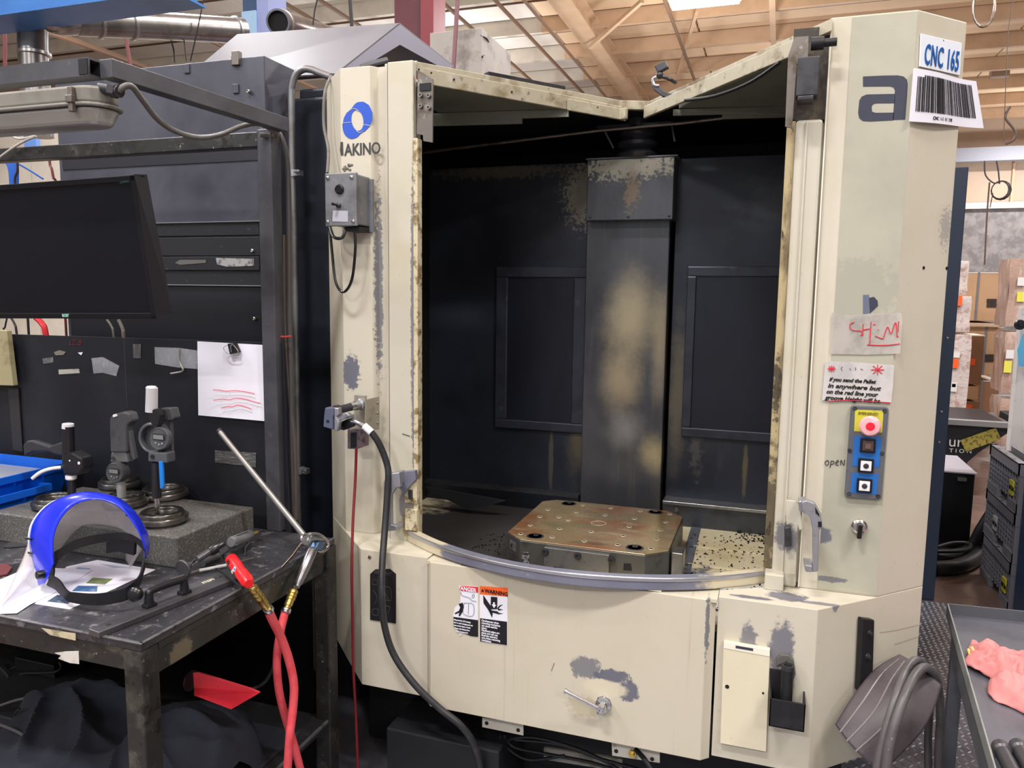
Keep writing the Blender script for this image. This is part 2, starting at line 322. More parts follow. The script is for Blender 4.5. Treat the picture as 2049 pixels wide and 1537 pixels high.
ceil = tag(M().box(-18, 16, -9, 24.2, CZ + .12, CZ + .2).build('ceiling', deck_l), kind='structure')
yy = -8.6; j = 0
while yy < 24:
    for (xa, xb, m) in ((-17.9, -9, deck_l), (-9, -4.2, deck_l), (-4.2, -1.6, deck_r), (-1.6, 4, deck_r), (4, 15.9, deck_r)):
        M().box(xa + .02, xb - .02, yy + .04, yy + 1.56, CZ, CZ + .12).build('deck_panel', m, ceil)
    for (xa, xb, m) in ((-17.9, -4.2, purl_l), (-4.2, 15.9, purl)):
        z0 = CZ - .26
        q = M().prism([(xa, yy, CZ), (xa, yy, z0), (xa, yy + .1, z0), (xa, yy + .1, z0 + .02), (xa, yy + .02, z0 + .02), (xa, yy + .02, CZ)], (xb - xa, 0, 0))
        q.build('purlin', m, ceil)
    if yy > 2:
        M().box(-17.9, 15.9, yy + .79, yy + .815, CZ - .03, CZ).build('joint_strip', dark_line, ceil)
    yy += 1.6; j += 1
# rivet rows along the purlin flanges near the notch of the machine
q = M()
for yv in (7.4, 9.0, 10.6, 12.2):
    for i in range(70):
        q.box(-4 + i * .12, -3.975 + i * .12, yv - .004, yv, CZ - .235, CZ - .21)
tag(q.build('rivet_row', mat('rivet_white', sc(240, 235, 225), .5), ceil), kind='stuff')
# girders and small runs that follow the depth of the hall
def xrun(px, py, z): return at(px, py, Z=z).x
for px, w, h, z in ((1118, .34, .3, 6.0),):
    x = xrun(px, 0, z)
    g = M(); g.box(x - w / 2, x + w / 2, 2, 24, z, z + .03); g.box(x - w / 2, x + w / 2, 2, 24, z + h, z + h + .03); g.box(x - .05, x + .05, 2, 24, z + .03, z + h)
    tag(g.build('roof_girder', purl), 'broad tan roof girder running into the hall above the machine notch', 'girder')
runs = [(1048, .025, 5.8, 'thin steel pipe run beside the broad tan roof girder'), (880, .03, 5.9, 'short brown unistrut run beside the red column top'), (990, .03, 5.9, 'brown unistrut run between red column and girder'),
        (1330, .03, 6.1, 'tan pipe run just past the broad roof girder'), (640, .03, 5.9, 'brown pipe run above the grey peaked hood'), (560, .03, 6.0, 'brown pipe run over the open duct mouth'), (240, .035, 5.6, 'brown pipe run over the elbow of the silver duct'), (90, .05, 5.2, 'thick red-brown sprinkler pipe run over the cabinet')]
for px, r, z, lb in runs:
    x = xrun(px, 0 if px > 200 else 60, z)
    tag(M().tube([(x, 2, z), (x, 23.5, z)], r, 8, smooth=False).build('ceiling_pipe', mat('pipe_brown', sc(130, 104, 84), .5)), lb, 'pipe', 'pipe runs under the roof')
tag(M().bar(at(1180, 95, Z=5.9), at(1285, 2, Z=6.1), .06, .06).build('roof_brace', purl), 'tan diagonal brace crossing above the machine notch', 'brace')
tag(M().bar(at(1395, 20, Z=6.2), at(1355, 150, Z=6.2), .05, .05).build('roof_brace', purl), 'tan strut behind the lit ceiling lamp over the notch', 'brace')
tag(M().bar(at(1545, -10, Z=6.1), at(1548, 95, Z=6.2), .09, .05).build('roof_brace', purl), 'brown strut above the stained header of the machine', 'brace')
wall_m = mat('far_wall_panel', sc(196, 172, 150), .7, layers=((.7, sc(170, 150, 134), .4, .7, .6),))
wall_s = mat('far_wall_dusty_sheet', sc(158, 152, 150), .6, layers=((3, sc(120, 116, 116), .42, .6, .8), (14, sc(196, 194, 194), .6, .75, .6)))
wb = tag(M().box(-18, 16, 24.2, 24.4, 0, 6.7).build('wall_back', wall_m), kind='structure')
M().box(-1, 15, 24.02, 24.2, 0, 4.0).build('lower_sheet', wall_s, wb)
M().box(-1, 15, 23.9, 24.1, 4.0, 4.16).build('white_rail', mat('white_rail', sc(225, 215, 205), .5), wb)
M().box(-1, 15, 23.6, 23.9, 5.2, 5.55).build('blue_grey_beam', mat('blue_grey_beam', sc(150, 152, 162), .5), wb)
for i in range(9):
    M().box(-1 + i * 1.7, -.95 + i * 1.7, 24.12, 24.2, 4.16, 5.2).build('wall_stud', purl, wb)
tag(M().box(-18, -17.8, -9, 24.2, 0, 6.7).build('wall_left', wall_m), kind='structure')
tag(M().box(16, 16.2, -9, 24.2, 0, 6.7).build('wall_right', wall_m), kind='structure')
# partition seen through the gaps behind the monitor
pw = mat('cream_partition', sc(226, 218, 204), .6, layers=((2, sc(205, 196, 180), .4, .7, .5),))
for i in range(5):
    o = M().box(-13 + i * 1.6, -11.42 + i * 1.6, 9.5, 9.6, 0, 4.1)
    tag(o.build('partition_panel', pw), 'cream partition panel standing behind the black cabinet and monitor', 'partition', 'partition panels')
bp = at(52, 150, Y=7.5)
tag(M().box(bp.x - .10, bp.x + .10, 7.5, 7.56, at(52, 296, Y=7.5).z, 6.24).build('blue_post', mat('blue_steel', sc(92, 128, 190), .45)), 'pale blue steel hanger post seen between work lamp and bench rail', 'post')
# lamps in view
def high_bay(x, y, L, lb, down=.5):
    r = root('ceiling_lamp', (x, y, 5.95), lb, 'lamp', 'linear high-bay lamps')
    M().box(x - L / 2, x + L / 2, y - .17, y + .17, 5.98, 6.04).build('housing', mat('lamp_white_housing', sc(225, 225, 225), .5), r, bevel=.01)
    M().box(x - L / 2 + .03, x + L / 2 - .03, y - .15, y + .15, 5.94, 5.98).build('diffuser', mat('lamp_glow', (1, 1, 1, 1), .5, emit=((1, .97, .93, 1), 14)), r)
    for s in (-1, 1): M().tube([(x + s * L * .35, y, 6.04), (x + s * L * .35, y, CZ)], .006, 5, smooth=False).build('hanger', black_m, r)
a = at(1410, 6, Z=5.95); high_bay(a.x, a.y, 1.05, 'lit linear ceiling lamp directly above the machine notch')
a = at(2040, 300, Z=5.95); high_bay(a.x, a.y, 1.9, 'lit linear ceiling lamp far away beyond the barcode sign')
a = at(2000, 145, Z=6.3)
tag(M().box(a.x - .17, a.x + .17, a.y - .1, a.y + .1, 6.2, 6.5).build('junction_box', mat('grey_box_far', sc(150, 128, 108), .5), bevel=.01), 'small grey junction box under the roof above the barcode sign', 'junction box')

# ---- ducts, posts and columns above the machine
def cylpx(q, a, b, r, n=24): q.cyl(a, b, r, n)
r = root('silver_duct', at(155, 40, Y=3.6), 'long silver round duct with elbow dropping behind the bench frame', 'duct')
q = M(); A = at(150, 42, Y=3.6); B = at(486, 62, Y=4.6); q.cyl(A, B, .082, 28); q.build('pipe', galv, r, smooth=True)
d = (B - A).normalized()
for t in (.12, .3, .95): M().lathe(A + (B - A) * t - d * .01, d, [(.083, 0), (.092, .003), (.092, .017), (.083, .02)], 28).build('seam_band', mat('duct_band', sc(176, 174, 172), .3, .85), r, smooth=True)
E0 = at(66, 62, Y=3.55)
M().tube([A, A - d * .1, (E0 + A) / 2 + Vector((-.05, 0, .07)), E0 + Vector((0, 0, .02)), E0 + Vector((0, 0, -.6))], .08, 24).build('elbow', galv, r, smooth=True)
M().lathe(E0 + Vector((0, 0, -.14)), (0, 0, 1), [(.082, 0), (.09, .004), (.09, .02), (.082, .024)], 24).build('collar', mat('duct_band', sc(176, 174, 172), .3, .85), r, smooth=True)
r = root('open_duct', at(556, 43, Y=4.4), 'short silver duct with open black mouth above the grey hood', 'duct')
A = at(556, 44, Y=4.3); B = at(660, 75, Y=5.2); d = (B - A).normalized()
q = M(); q.lathe(A, d, [(.066, .03), (.066, 0), (.078, 0), (.078, (B - A).length)], 28); q.build('pipe', galv, r, smooth=True)
M().lathe(A, d, [(.075, .02), (.0, .03)], 24).build('dark_mouth', mat('duct_inside', sc(14, 14, 16), .8), r)
M().lathe(A + d * .05, d, [(.078, 0), (.084, .003), (.084, .02), (.078, .023)], 28).build('collar', mat('duct_band', sc(176, 174, 172), .3, .85), r, smooth=True)
blue_beam = mat('blue_beam_paint', sc(58, 118, 188), .45, layers=((4, sc(44, 92, 156), .4, .7, .6),))
a = at(0, 36, Y=3.3); b = at(266, -6, Y=3.3)
q = M(); q.box(a.x - .4, b.x + .3, 3.3, 3.42, a.z, a.z + .16); q.box(a.x - .4, b.x + .3, 3.24, 3.48, a.z - .012, a.z)
tag(q.build('blue_beam', blue_beam), 'blue steel beam over the silver duct elbow', 'beam')
def vpost(x0, x1, xm, y1, Y, m1, m2, name, lb, cat, extra=None):
    A, Bm, C = at(x0, y1, Y=Y), at(xm, y1, Y=Y), at(x1, y1, Y=Y); z0, z1 = .0, 6.3
    q = root(name, ((A.x + C.x) / 2, Y, 0), lb, cat)
    w = Bm.x - A.x
    M().box(A.x, Bm.x, Y + .02, Y + .2, z0, z1).build('web', m1, q); M().box(Bm.x, C.x, Y, Y + .22, z0, z1).build('flange', m2, q, bevel=.003)
    return q
q = vpost(483, 538, 514, 40, 5.0, mat('navy_post', sc(38, 66, 104), .5), mat('lilac_post', sc(140, 150, 196), .45), 'blue_column', 'navy and pale blue steel column beside the open duct mouth', 'column')
a = at(484, 24, Y=4.99); b = at(513, 68, Y=4.99)
M().box(a.x, b.x, 4.985, 5.02, b.z, a.z).build('pale_plate', mat('pale_plate', sc(150, 184, 214), .5), q)
vpost(787, 867, 841, 50, 5.4, mat('dark_red_web', sc(84, 24, 34), .45, layers=((4, sc(90, 30, 40), .4, .7, .6),)), mat('dark_red_flange', sc(118, 18, 32), .4), 'red_column', 'dark red steel column rising behind the grey peaked hood', 'column')
r = root('square_duct', at(915, 100, Y=5.0), 'stained grey square duct behind the hood beside a thin pipe', 'duct')
sq_m = mat('stained_square_duct', sc(168, 162, 156), .5, .2, layers=((5, sc(110, 104, 98), .5, .66, .7), (2, sc(190, 180, 166), .5, .7, .5)))
a = at(860, 66, Y=4.6); b = at(963, 200, Y=4.6)
M().box(a.x, b.x, 4.6, 5.15, 0, a.z).build('duct_body', sq_m, r, bevel=.004)
M().tube([at(962, 72, Y=4.6), at(976, 80, Y=4.7), at(978, 100, Y=4.8), at(965, 114, Y=4.6)], .006, 6).build('wire', black_m, r)
tag(M().tube([at(917, -20, Y=4.4), at(906, 160, Y=4.4)], .014, 8, smooth=False).build('thin_pipe', mat('thin_pipe', sc(128, 92, 98), .4, .4)), 'thin red-brown vertical pipe in front of the square duct', 'pipe')
for (pp, rr, lb) in (([(310, -5), (322, 40), (345, 90), (350, 125)], .006, 'black cable dropping behind the cabinet beside the silver duct'), ([(408, -5), (395, 60), (381, 122)], .004, 'thin wire slanting down to the cabinet top'),
                 ([(250, 40), (255, 95), (262, 135)], .012, 'dark red hose dropping behind the bench frame tube'), ([(8, 40), (10, 90), (10, 140)], .012, 'dark red pipe at the blue beam end'),
                 ([(700, -5), (702, 25), (704, 52)], .012, 'black pipe hanging above the hood ridge'), ([(636, -5), (630, 20), (626, 50)], .005, 'thin black wire hanging above the grey hood'),
                 ([(366, 60), (370, 95), (373, 122)], .004, 'fine wire hanging between the cable and the slanting wire')):
    tag(M().tube([at(x, y, Y=4.2) for x, y in pp], rr, 6).build('hanging_cable', mat('cable_dark', sc(40, 32, 34), .5) if 'red' not in lb else mat('cable_red', sc(118, 60, 62), .5)), lb, 'cable')
for (pp, rr, lb) in (([(2028, -5), (2018, 60), (2013, 160), (2008, 285)], .004, 'thin wire hanging past the barcode sign to the far lamp'), ([(2021, 213), (2012, 235), (2031, 262), (2028, 280), (2012, 288)], .012, 'looping cable beside the thin wire under the roof'),
                 ([(1980, 365), (1975, 430), (1970, 530)], .008, 'dark cord hanging from the cable coil toward the cartons')):
    tag(M().tube([at(x, y, Y=9) for x, y in pp], rr, 6).build('hanging_cable', mat('cable_far', sc(92, 74, 66), .5)), lb, 'cable')
q = M(); c = at(2001, 380, Y=9)
for i in range(3): q.tube([c + Vector((math.cos(t) * (.075 + .006 * i) + .01 * i, .02 * i, math.sin(t) * (.085 + .004 * i))) for t in [k * math.pi / 8 for k in range(16)]], .006, 5, closed=True, smooth=False)
q.tube([at(1970, 322, Y=9), at(1972, 350, Y=9), at(1988, 366, Y=9), c + Vector((0, 0, .08))], .007, 6); q.tube([at(1994, 322, Y=9), at(1998, 345, Y=9), at(2000, 368, Y=9)], .007, 6); q.tube([c + Vector((-.06, 0, -.03)), c + Vector((-.075, 0, -.17))], .005, 5)
tag(q.build('cable_coil', mat('coil_dark', sc(62, 56, 58), .5)), 'coil of dark cable hanging above the wrapped cartons', 'cable coil')
q = M(); c = at(1969, 12, Y=2.7)
q.tube([c + Vector((math.cos(t) * .028, .012 * math.sin(t), math.sin(t) * .063)) for t in [k * math.pi / 10 for k in range(20)]], .0035, 7, closed=True, smooth=False)
q.tube([c + Vector((.026, 0, .03)), c + Vector((.04, 0, .4))], .003, 6)
tag(q.build('hanging_ring', mat('ring_metal', sc(120, 112, 104), .3, .8)), 'metal hoop hanging above the column with the machine number', 'ring')

# ---------------------------------------------------------------- right-hand aisle
tread = mat('tread_plate_steel', sc(126, 126, 134), .34, .7, layers=((3, sc(70, 68, 74), .4, .7, .7), (60, sc(150, 150, 155), .62, .7, .5)))
tp = M().box(-1.9, 2.4, .2, 4.42, 0, .012).build('tread_plate', tread); tag(tp, 'grey diamond tread plate on the floor beside the machine', 'floor plate')
q = M()
for i in range(66):
    for j in range(95):
        x = .26 + i * .026; y = 1.9 + j * .0265
        if x > 1.9 or y > 4.4: continue
        a = math.pi / 4 if (i + j) % 2 else -math.pi / 4
        c, s_ = math.cos(a), math.sin(a); L, w, h = .0115, .0036, .003
        v = [(x - c * L, y - s_ * L, .012), (x - s_ * w, y + c * w, .012), (x + c * L, y + s_ * L, .012), (x + s_ * w, y - c * w, .012), (x - c * L * .4, y - s_ * L * .4, .012 + h), (x + c * L * .4, y + s_ * L * .4, .012 + h)]
        q.add(v, [(0, 3, 4), (3, 5, 4), (3, 2, 5), (2, 1, 5), (1, 4, 5), (1, 0, 4)])
tag(q.build('tread_lugs', mat('tread_lug', sc(200, 200, 208), .3, .45), tp), kind='stuff')

# black welding set with a pale top
r = root('black_machine_box', (1.1, 5.6, 0), 'black box with pale steel lid on the floor behind the crates', 'equipment box')
q = M().box(.8, 1.25, 5.45, 6.0, .02, .50); q.build('case', black_gloss, r, bevel=.006)
M().box(.795, 1.26, 5.44, 6.02, .50, .508).build('lid', mat('pale_lid', sc(160, 158, 168), .4, .2), r)
M().box(1.15, 1.2, 5.425, 5.45, .455, .475).build('latch', steel, r)
for k in range(4): M().box(.82 + (k % 2) * .36, .86 + (k % 2) * .36, 5.5 + (k // 2) * .4, 5.54 + (k // 2) * .4, 0, .02).build('foot', black_m, r)
# hoses on the floor
for k, (pp, rr, lb) in enumerate((([(1875, 1095), (1905, 1087), (1935, 1087), (1942, 1094), (1925, 1102), (1875, 1104)], .012, 'thin black hose loop lying on the other floor hoses'), ([(1870, 1118), (1915, 1112), (1945, 1100), (1968, 1060), (2000, 1010)], .045, 'thick black corrugated hose curving up behind the crates'),
                                  ([(1868, 1137), (1910, 1135), (1950, 1118), (1975, 1085)], .045, 'thick black hose lying nearest on the brown floor'))):
    pts = [at(x, y, Z=rr + (.09 if k == 0 else 0)) if k != 1 or y > 1090 else at(x, y, Y=5.3) for x, y in pp]
    tag(M().tube(pts, rr, 10).build('floor_hose', black_m, None, smooth=True), lb, 'hose')
# tilting hopper
r = root('tilting_hopper', (2.4, 7.6, 0), 'black tilting scrap hopper with steel rim behind the crates', 'hopper')
hb = mat('hopper_black', sc(26, 27, 32), .45)
a0, a1 = at(1885, 846, Y=7), at(2032, 856, Y=7); a2, a3 = at(1958, 906, Y=7), at(1885, 925, Y=7)
a0.x -= .6; a3.x -= .6
q = M().prism([a0, a1, a2, Vector((a2.x - .3, 7, a2.z - .35)), Vector((a3.x, 7, a3.z - .3))], (0, 1.1, 0)); q.build('bucket', hb, r)
M().bar(a0 + Vector((0, -.02, .02)), a1 + Vector((.03, -.02, .02)), .05, .05).build('rim', mat('rim_steel', sc(150, 150, 150), .35, .6), r, bevel=.005)
b0, b1 = at(1885, 828, Y=8.1), at(1990, 832, Y=8.1); b0.x -= .6
M().bar(b0, b1, .04, .05).build('rear_rim', mat('rim_steel', sc(150, 150, 150), .35, .6), r)
M().prism([b0, b1, a1 + Vector((0, 0, .02)), a0 + Vector((0, 0, .02))], (0, 0, -.02)).build('inner_slope', mat('hopper_inner', sc(92, 92, 98), .5, .3), r)
for s in (0, .9): M().prism([(a0.x + .1, 7.05 + s, 0), (a2.x, 7.05 + s, 0), (a2.x, 7.05 + s, .12), (a2.x - .3, 7.05 + s, .8), (a0.x + .3, 7.05 + s, .8), (a0.x + .1, 7.05 + s, .12)], (0, .08, 0)).build('base_frame', hb, r)
wl = mat('white_lettering', sc(205, 205, 205), .5)
text('lettering', 'urce', wl, .125, at(1897, 893, Y=6.985), (1, 0, .02), (0, 0, 1), r, sx=.95)
text('lettering', 'T I O N', wl, .045, at(1899, 905, Y=6.985), (1, 0, .02), (0, 0, 1), r, sx=1.1)
a = at(1962, 880, Y=6.98)
M().obox(a, Vector((.12, 0, .06)), Vector((0, .004, 0)), Vector((-.022, 0, .045))).build('warning_label', mat('faded_yellow_label', sc(150, 138, 60), .5, layers=((40, sc(60, 58, 40), .5, .6, .8),)), r)
M().tube([at(2022, 862, Y=7), at(2020, 880, Y=7), at(2014, 905, Y=7)], .014, 6).build('chain', dsteel, r)
# three folding crates
crate_m = mat('crate_black_plastic', sc(24, 24, 27), .5); crate_rib = mat('crate_rib_plastic', sc(132, 132, 140), .42)
yl = mat('crate_yellow_tag', sc(214, 206, 60), .5)
def crate(z0, lb, tagpos, tm):
    X0, X1, Y0, Y1, H = 1.215, 1.95, 4.42, 5.0, .258
    r = root('folding_crate', (X0 + .3, 4.7, z0), lb, 'crate', 'stacked folding crates')
    M().box(X0 + .022, X1, Y0 + .02, Y1 - .02, z0 + .01, z0 + H - .03).build('crate_body', crate_m, r)
    q = M()
    for k in range(13):
        y = Y0 + (Y1 - Y0) * k / 12; q.box(X0, X0 + .02, y - .003, y + .003, z0 + .05, z0 + H - .06)
    for zz in (.075, .10, .125, .15): q.box(X0 + .002, X0 + .02, Y0, Y1, z0 + zz, z0 + zz + .006)
    for k in range(16):
        x = X0 + (X1 - X0) * k / 15; q.box(x - .004, x + .004, Y0, Y0 + .02, z0 + .05, z0 + H - .06); 
    for k in range(8):
        x = X0 + (X1 - X0) * k / 7; q.box(x - .006, x + .006, Y0, Y1, z0 + H - .03, z0 + H - .005)
    tag(q.build('ribs', crate_rib, r), kind='stuff')
    q = M(); q.box(X0 - .006, X1, Y0 - .006, Y0 + .03, z0 + H - .06, z0 + H); q.box(X0 - .006, X0 + .03, Y0, Y1, z0 + H - .06, z0 + H - .03); q.box(X0 - .006, X0 + .03, Y0, Y1, z0 + H - .01, z0 + H); q.box(X0 - .006, X0 + .03, Y1 - .03, Y1, z0 + H - .06, z0 + H)
    for k in range(5):
        y = Y0 + (Y1 - Y0) * k / 4; q.box(X0 - .004, X0 + .01, y - .008, y + .008, z0 + H - .06, z0 + H)
    q.build('top_rim', crate_rib, r)
    q = M(); q.box(X0 - .004, X1, Y0 - .004, Y0 + .02, z0, z0 + .05); q.box(X0 - .004, X0 + .02, Y0, 4.6, z0, z0 + .05); q.box(X0 - .004, X0 + .02, 4.8, Y1, z0, z0 + .05); q.build('base_rim', crate_rib, r)
    y = tagpos; M().box(X0 - .008, X0, y - .03, y + .03, z0 + .075, z0 + .15).build('tag', tm, r)
    text('tag_lettering', 'MOM', black_ink, .035, (X0 - .009, y + .028, z0 + .1), (0, -1, 0), (0, 0, 1), r, bold=.0006)
crate(0, 'black folding crate standing on the floor, lowest of the stack', 4.52, yl)
crate(.259, 'black folding crate in the middle of the stack, with white tag', 4.78, mat('crate_white_tag', sc(190, 190, 190), .5))
crate(.518, 'black folding crate on top of the stack, yellow tag near its base', 4.54, yl)
# blue cabinet edge and white post
r = root('blue_cabinet', (1.6, 4.1, 0), 'blue steel cabinet with navy side standing beside the crate stack', 'cabinet')
M().box(1.232, 1.9, 4.0, 4.38, 0, 1.36).build('cabinet_body', mat('blue_cabinet_paint', sc(20, 84, 160), .4), r, bevel=.004)
M().box(1.222, 1.232, 4.0, 4.38, 0, 1.36).build('side_panel', mat('blue_cabinet_side', sc(36, 58, 88), .45), r)
r = root('white_post', (1.52, 5.5, 0), 'white painted post above the blue cabinet beside the wrapped pallet', 'post')
a = at(2029, 800, Y=5.5); M().box(a.x, a.x + .075, 5.5, 5.58, 0, 1.55).build('pole', mat('post_white', sc(205, 200, 196), .5, layers=((12, sc(150, 146, 142), .55, .7, .6),)), r)
c = at(2041, 650, Y=5.4); M().lathe(c, (0, -1, 0), [(0, .02), (.012, .02), (.014, .012), (.028, .012), (.032, 0), (.028, -.02)], 20).build('knob', black_gloss, r, smooth=True)
M().prism([at(2046, 668, Y=5.38), at(2062, 672, Y=5.38), at(2062, 735, Y=5.38), at(2038, 733, Y=5.38), at(2036, 700, Y=5.38)], (0, .004, 0)).build('blue_tag', mat('light_blue_tag', sc(90, 170, 210), .5), r)
# palletised cartons
card = mat('cardboard', sc(196, 160, 124), .7, layers=((3, sc(178, 142, 108), .4, .7, .5),)); card_d = mat('cardboard_brown', sc(152, 112, 82), .7, layers=((4, sc(128, 92, 68), .4, .7, .6),))
film = mat('carton_under_film', sc(184, 154, 138), .3, coat=.6, layers=((9, sc(216, 200, 192), .52, .62, .55, (1, 1, .35)), (3, sc(146, 114, 98), .4, .7, .6)), bump=(25, .6, .01))
film_w = mat('white_crumpled_film', sc(206, 194, 188), .35, coat=.4, layers=((14, sc(168, 130, 118), .5, .62, .7, (1, 1, 1)),), bump=(30, .8, .01))
def carton(px, Y, dep, m, name, lb, grp, strap=None, labels=(), flap=True, bev=.006):
    (x0, y0), (x1, y1) = px; A = at(x0, y0, Y=Y); B = at(x1, y1, Y=Y)
    r = root(name, ((A.x + B.x) / 2, Y + dep / 2, B.z), lb, 'carton' if 'carton' in name else 'pallet load', grp)
    M().box(A.x, B.x, Y, Y + dep, B.z, A.z).build('box_body', m, r, bevel=bev)
    if flap: M().box(A.x - .004, B.x + .004, Y - .006, Y + dep, A.z, A.z + .012).build('lid_flap', mat('carton_top_pale', sc(232, 216, 200), .6), r)
    for sx in (strap or ()):
        C = at(sx, y0, Y=Y); M().box(C.x - .012, C.x + .012, Y - .008, Y + dep, B.z, A.z + .016).build('strap', mat('grey_strap', sc(120, 122, 126), .4), r)
    for (lx0, ly0, lx1, ly1, lm) in labels:
        C = at(lx0, ly0, Y=Y - .006); D = at(lx1, ly1, Y=Y - .006); M().box(C.x, D.x, Y - .007, Y - .001, D.z, C.z).build('label_sheet', lm, r)
    return r, A, B
lab_w = mat('label_white', sc(225, 222, 220), .6); lab_y = mat('label_yellow', sc(226, 220, 90), .6)
g = 'cartons stacked in the aisle'
r, A, B = carton(((1935, 547), (2046, 644)), 10.2, 1.0, card, 'large_carton', 'large tan carton with printed window logo and grey strap, topmost', g, strap=(1959,))
lg = mat('carton_print', sc(58, 48, 44), .6)
for (x, y) in ((1975, 598), (1984.5, 598), (1975, 607), (1984.5, 607)):
    C = at(x, y, Y=10.19); M().box(C.x, C.x + .05, 10.188, 10.199, C.z - .045, C.z).build('logo_square', lg, r)
text('print', 'AI', lg, .1, at(1997, 607, Y=10.19), (1, 0, 0), (0, 0, 1), r, bold=.002)
text('print', 'C', lg, .05, at(1997, 614, Y=10.19), (1, 0, 0), (0, 0, 1), r)
r, A, B = carton(((1930, 655), (1998, 752)), 10.25, 1.0, card, 'large_carton', 'tan carton with window logo in the middle tier behind a worn box', g, strap=(1974,))
for (x, y) in ((1971, 709), (1980, 709), (1971, 717), (1980, 717)):
    C = at(x, y, Y=10.24); M().box(C.x, C.x + .045, 10.238, 10.249, C.z - .04, C.z).build('logo_square', lg, r)
carton(((1930, 762), (1992, 866)), 10.3, 1.0, card_d, 'large_carton', 'brown shaded carton at the bottom tier behind the hopper rim', g, strap=(1965,))
carton(((1900, 645), (2000, 655)), 10.2, 1.0, mat('pallet_wood_pale', sc(205, 180, 150), .7), 'wooden_pallet', 'pale wooden pallet between the two logo cartons', None, flap=False)
carton(((1918, 672), (1962, 770)), 9.6, .5, card_d, 'worn_carton', 'worn brown carton with orange sticker and torn open top', g, labels=((1925, 717, 1951, 731, orange),))
carton(((1915, 772), (1956, 800)), 9.6, .5, card, 'worn_carton', 'small tan carton beneath the torn brown one', g, flap=False)
carton(((1913, 802), (1954, 886)), 9.6, .5, card_d, 'worn_carton', 'brown carton with orange sticker just above the hopper rim', g, flap=False, labels=((1920, 809, 1945, 822, orange),))
def wrapped(name, lb, tiers, Y, dep, m, labels=()):
    A = at(tiers[0][0], tiers[0][2], Y=Y)
    r = root(name, (A.x, Y + .3, 0), lb, 'pallet load', 'film-wrapped pallet loads')
    for (x0, x1, y0, y1) in tiers:
        a = at(x0, y0, Y=Y); b = at(x1, y1, Y=Y); H = a.z - b.z
        def f(u, v, a=a, b=b, H=H):
            t = u * 4; w = b.x - a.x; k = 1 - .05 * math.sin(v * math.pi) + .015 * math.sin(u * 60 + v * 9) + (.05 if v > .97 or v < .03 else 0) * -1
            cx, cy = (a.x + b.x) / 2, Y + dep / 2
            P_ = [(-1, -1), (1, -1), (1, 1), (-1, 1)]; i = min(int(t), 3); s_ = t - i; p, q_ = P_[i], P_[(i + 1) % 4]
            return (cx + (p[0] + (q_[0] - p[0]) * s_) * w / 2 * k, cy + (p[1] + (q_[1] - p[1]) * s_) * dep / 2 * k, b.z + H * v)
        q = M().grid(f, 40, 10); n = 41 * 10; q.f.append(tuple(range(n, n + 40))); q.f.append(tuple(range(0, 40)))
        q.build('wrapped_tier', m, r, smooth=True)
    for (lx0, ly0, lx1, ly1, lm) in labels:
        C = at(lx0, ly0, Y=Y - .012); D = at(lx1, ly1, Y=Y - .012); M().box(C.x, D.x, Y - .014, Y - .004, D.z, C.z).build('label_sheet', lm, r)
    return r
wrapped('wrapped_pallet', 'tall film-wrapped pallet of tan cartons beside the white post', ((2022, 2110, 517, 655), (2012, 2110, 664, 790), (2002, 2110, 798, 900)), 8.6, .4, film, ((2037, 555, 2050, 572, lab_w), (2036, 584, 2050, 604, lab_y), (2014, 700, 2028, 718, lab_w), (2010, 722, 2023, 746, lab_y)))
wrapped('wrapped_pallet', 'narrow crumpled film-wrapped stack of cartons behind the machine column', ((1880, 1936, 522, 590), (1870, 1941, 592, 665), (1865, 1928, 668, 907)), 8.9, .5, film_w, ((1908, 592, 1924, 612, orange), (1900, 717, 1917, 737, orange), (1905, 705, 1920, 716, lab_w), (1902, 765, 1914, 784, lab_w), (1905, 768, 1912, 775, lab_y)))
tag(M().bar(at(2008, 828, Y=6.2), at(2040, 845, Y=6.0), .06, .05).build('hopper_arm', black_m, bevel=.005), 'black steel arm poking out above the crate stack', 'arm')
# ================================================================ the machining centre
mc = root('machining_center', (-.515, 2.9, 0), 'large cream machining centre with open loading bay and oily pallet table', 'machine')
FY = 2.2; BY = 2.055
CH = dict(n=(1, -1, 0), d=-1.903)      # plane of the angled face beside the numbered sign
dark_void = mat('machine_dark_interior', sc(16, 17, 20), .6)
# --- body shell
q = M(); q.box(-1.44, .41, 2.46, 4.4, .36, .66); q.box(-1.3, .25, 2.3, 4.4, 0, .36); q.build('base', dark_void, mc)
q = M(); q.box(-1.5, -1.44, 2.46, 4.4, .36, 2.26); q.box(.40, .44, 2.46, 4.4, .36, 2.26); q.box(-1.5, .44, 4.34, 4.4, .66, 2.26); q.build('side_wall', dark_void, mc)
q = M(); q.vprism([(-1.5, 2.46), (-.85, 2.5), (-.56, 2.86), (-.465, 2.9), (-.2, 2.6), (.1, 2.46), (.44, 2.46), (.44, 4.4), (-1.5, 4.4)], 2.262, 2.285); q.build('roof', dark_void, mc)
q = M(); q.box(-1.44, .4, 3.6, 3.62, .66, 2.26); q.build('rear_bulkhead', dark_void, mc)
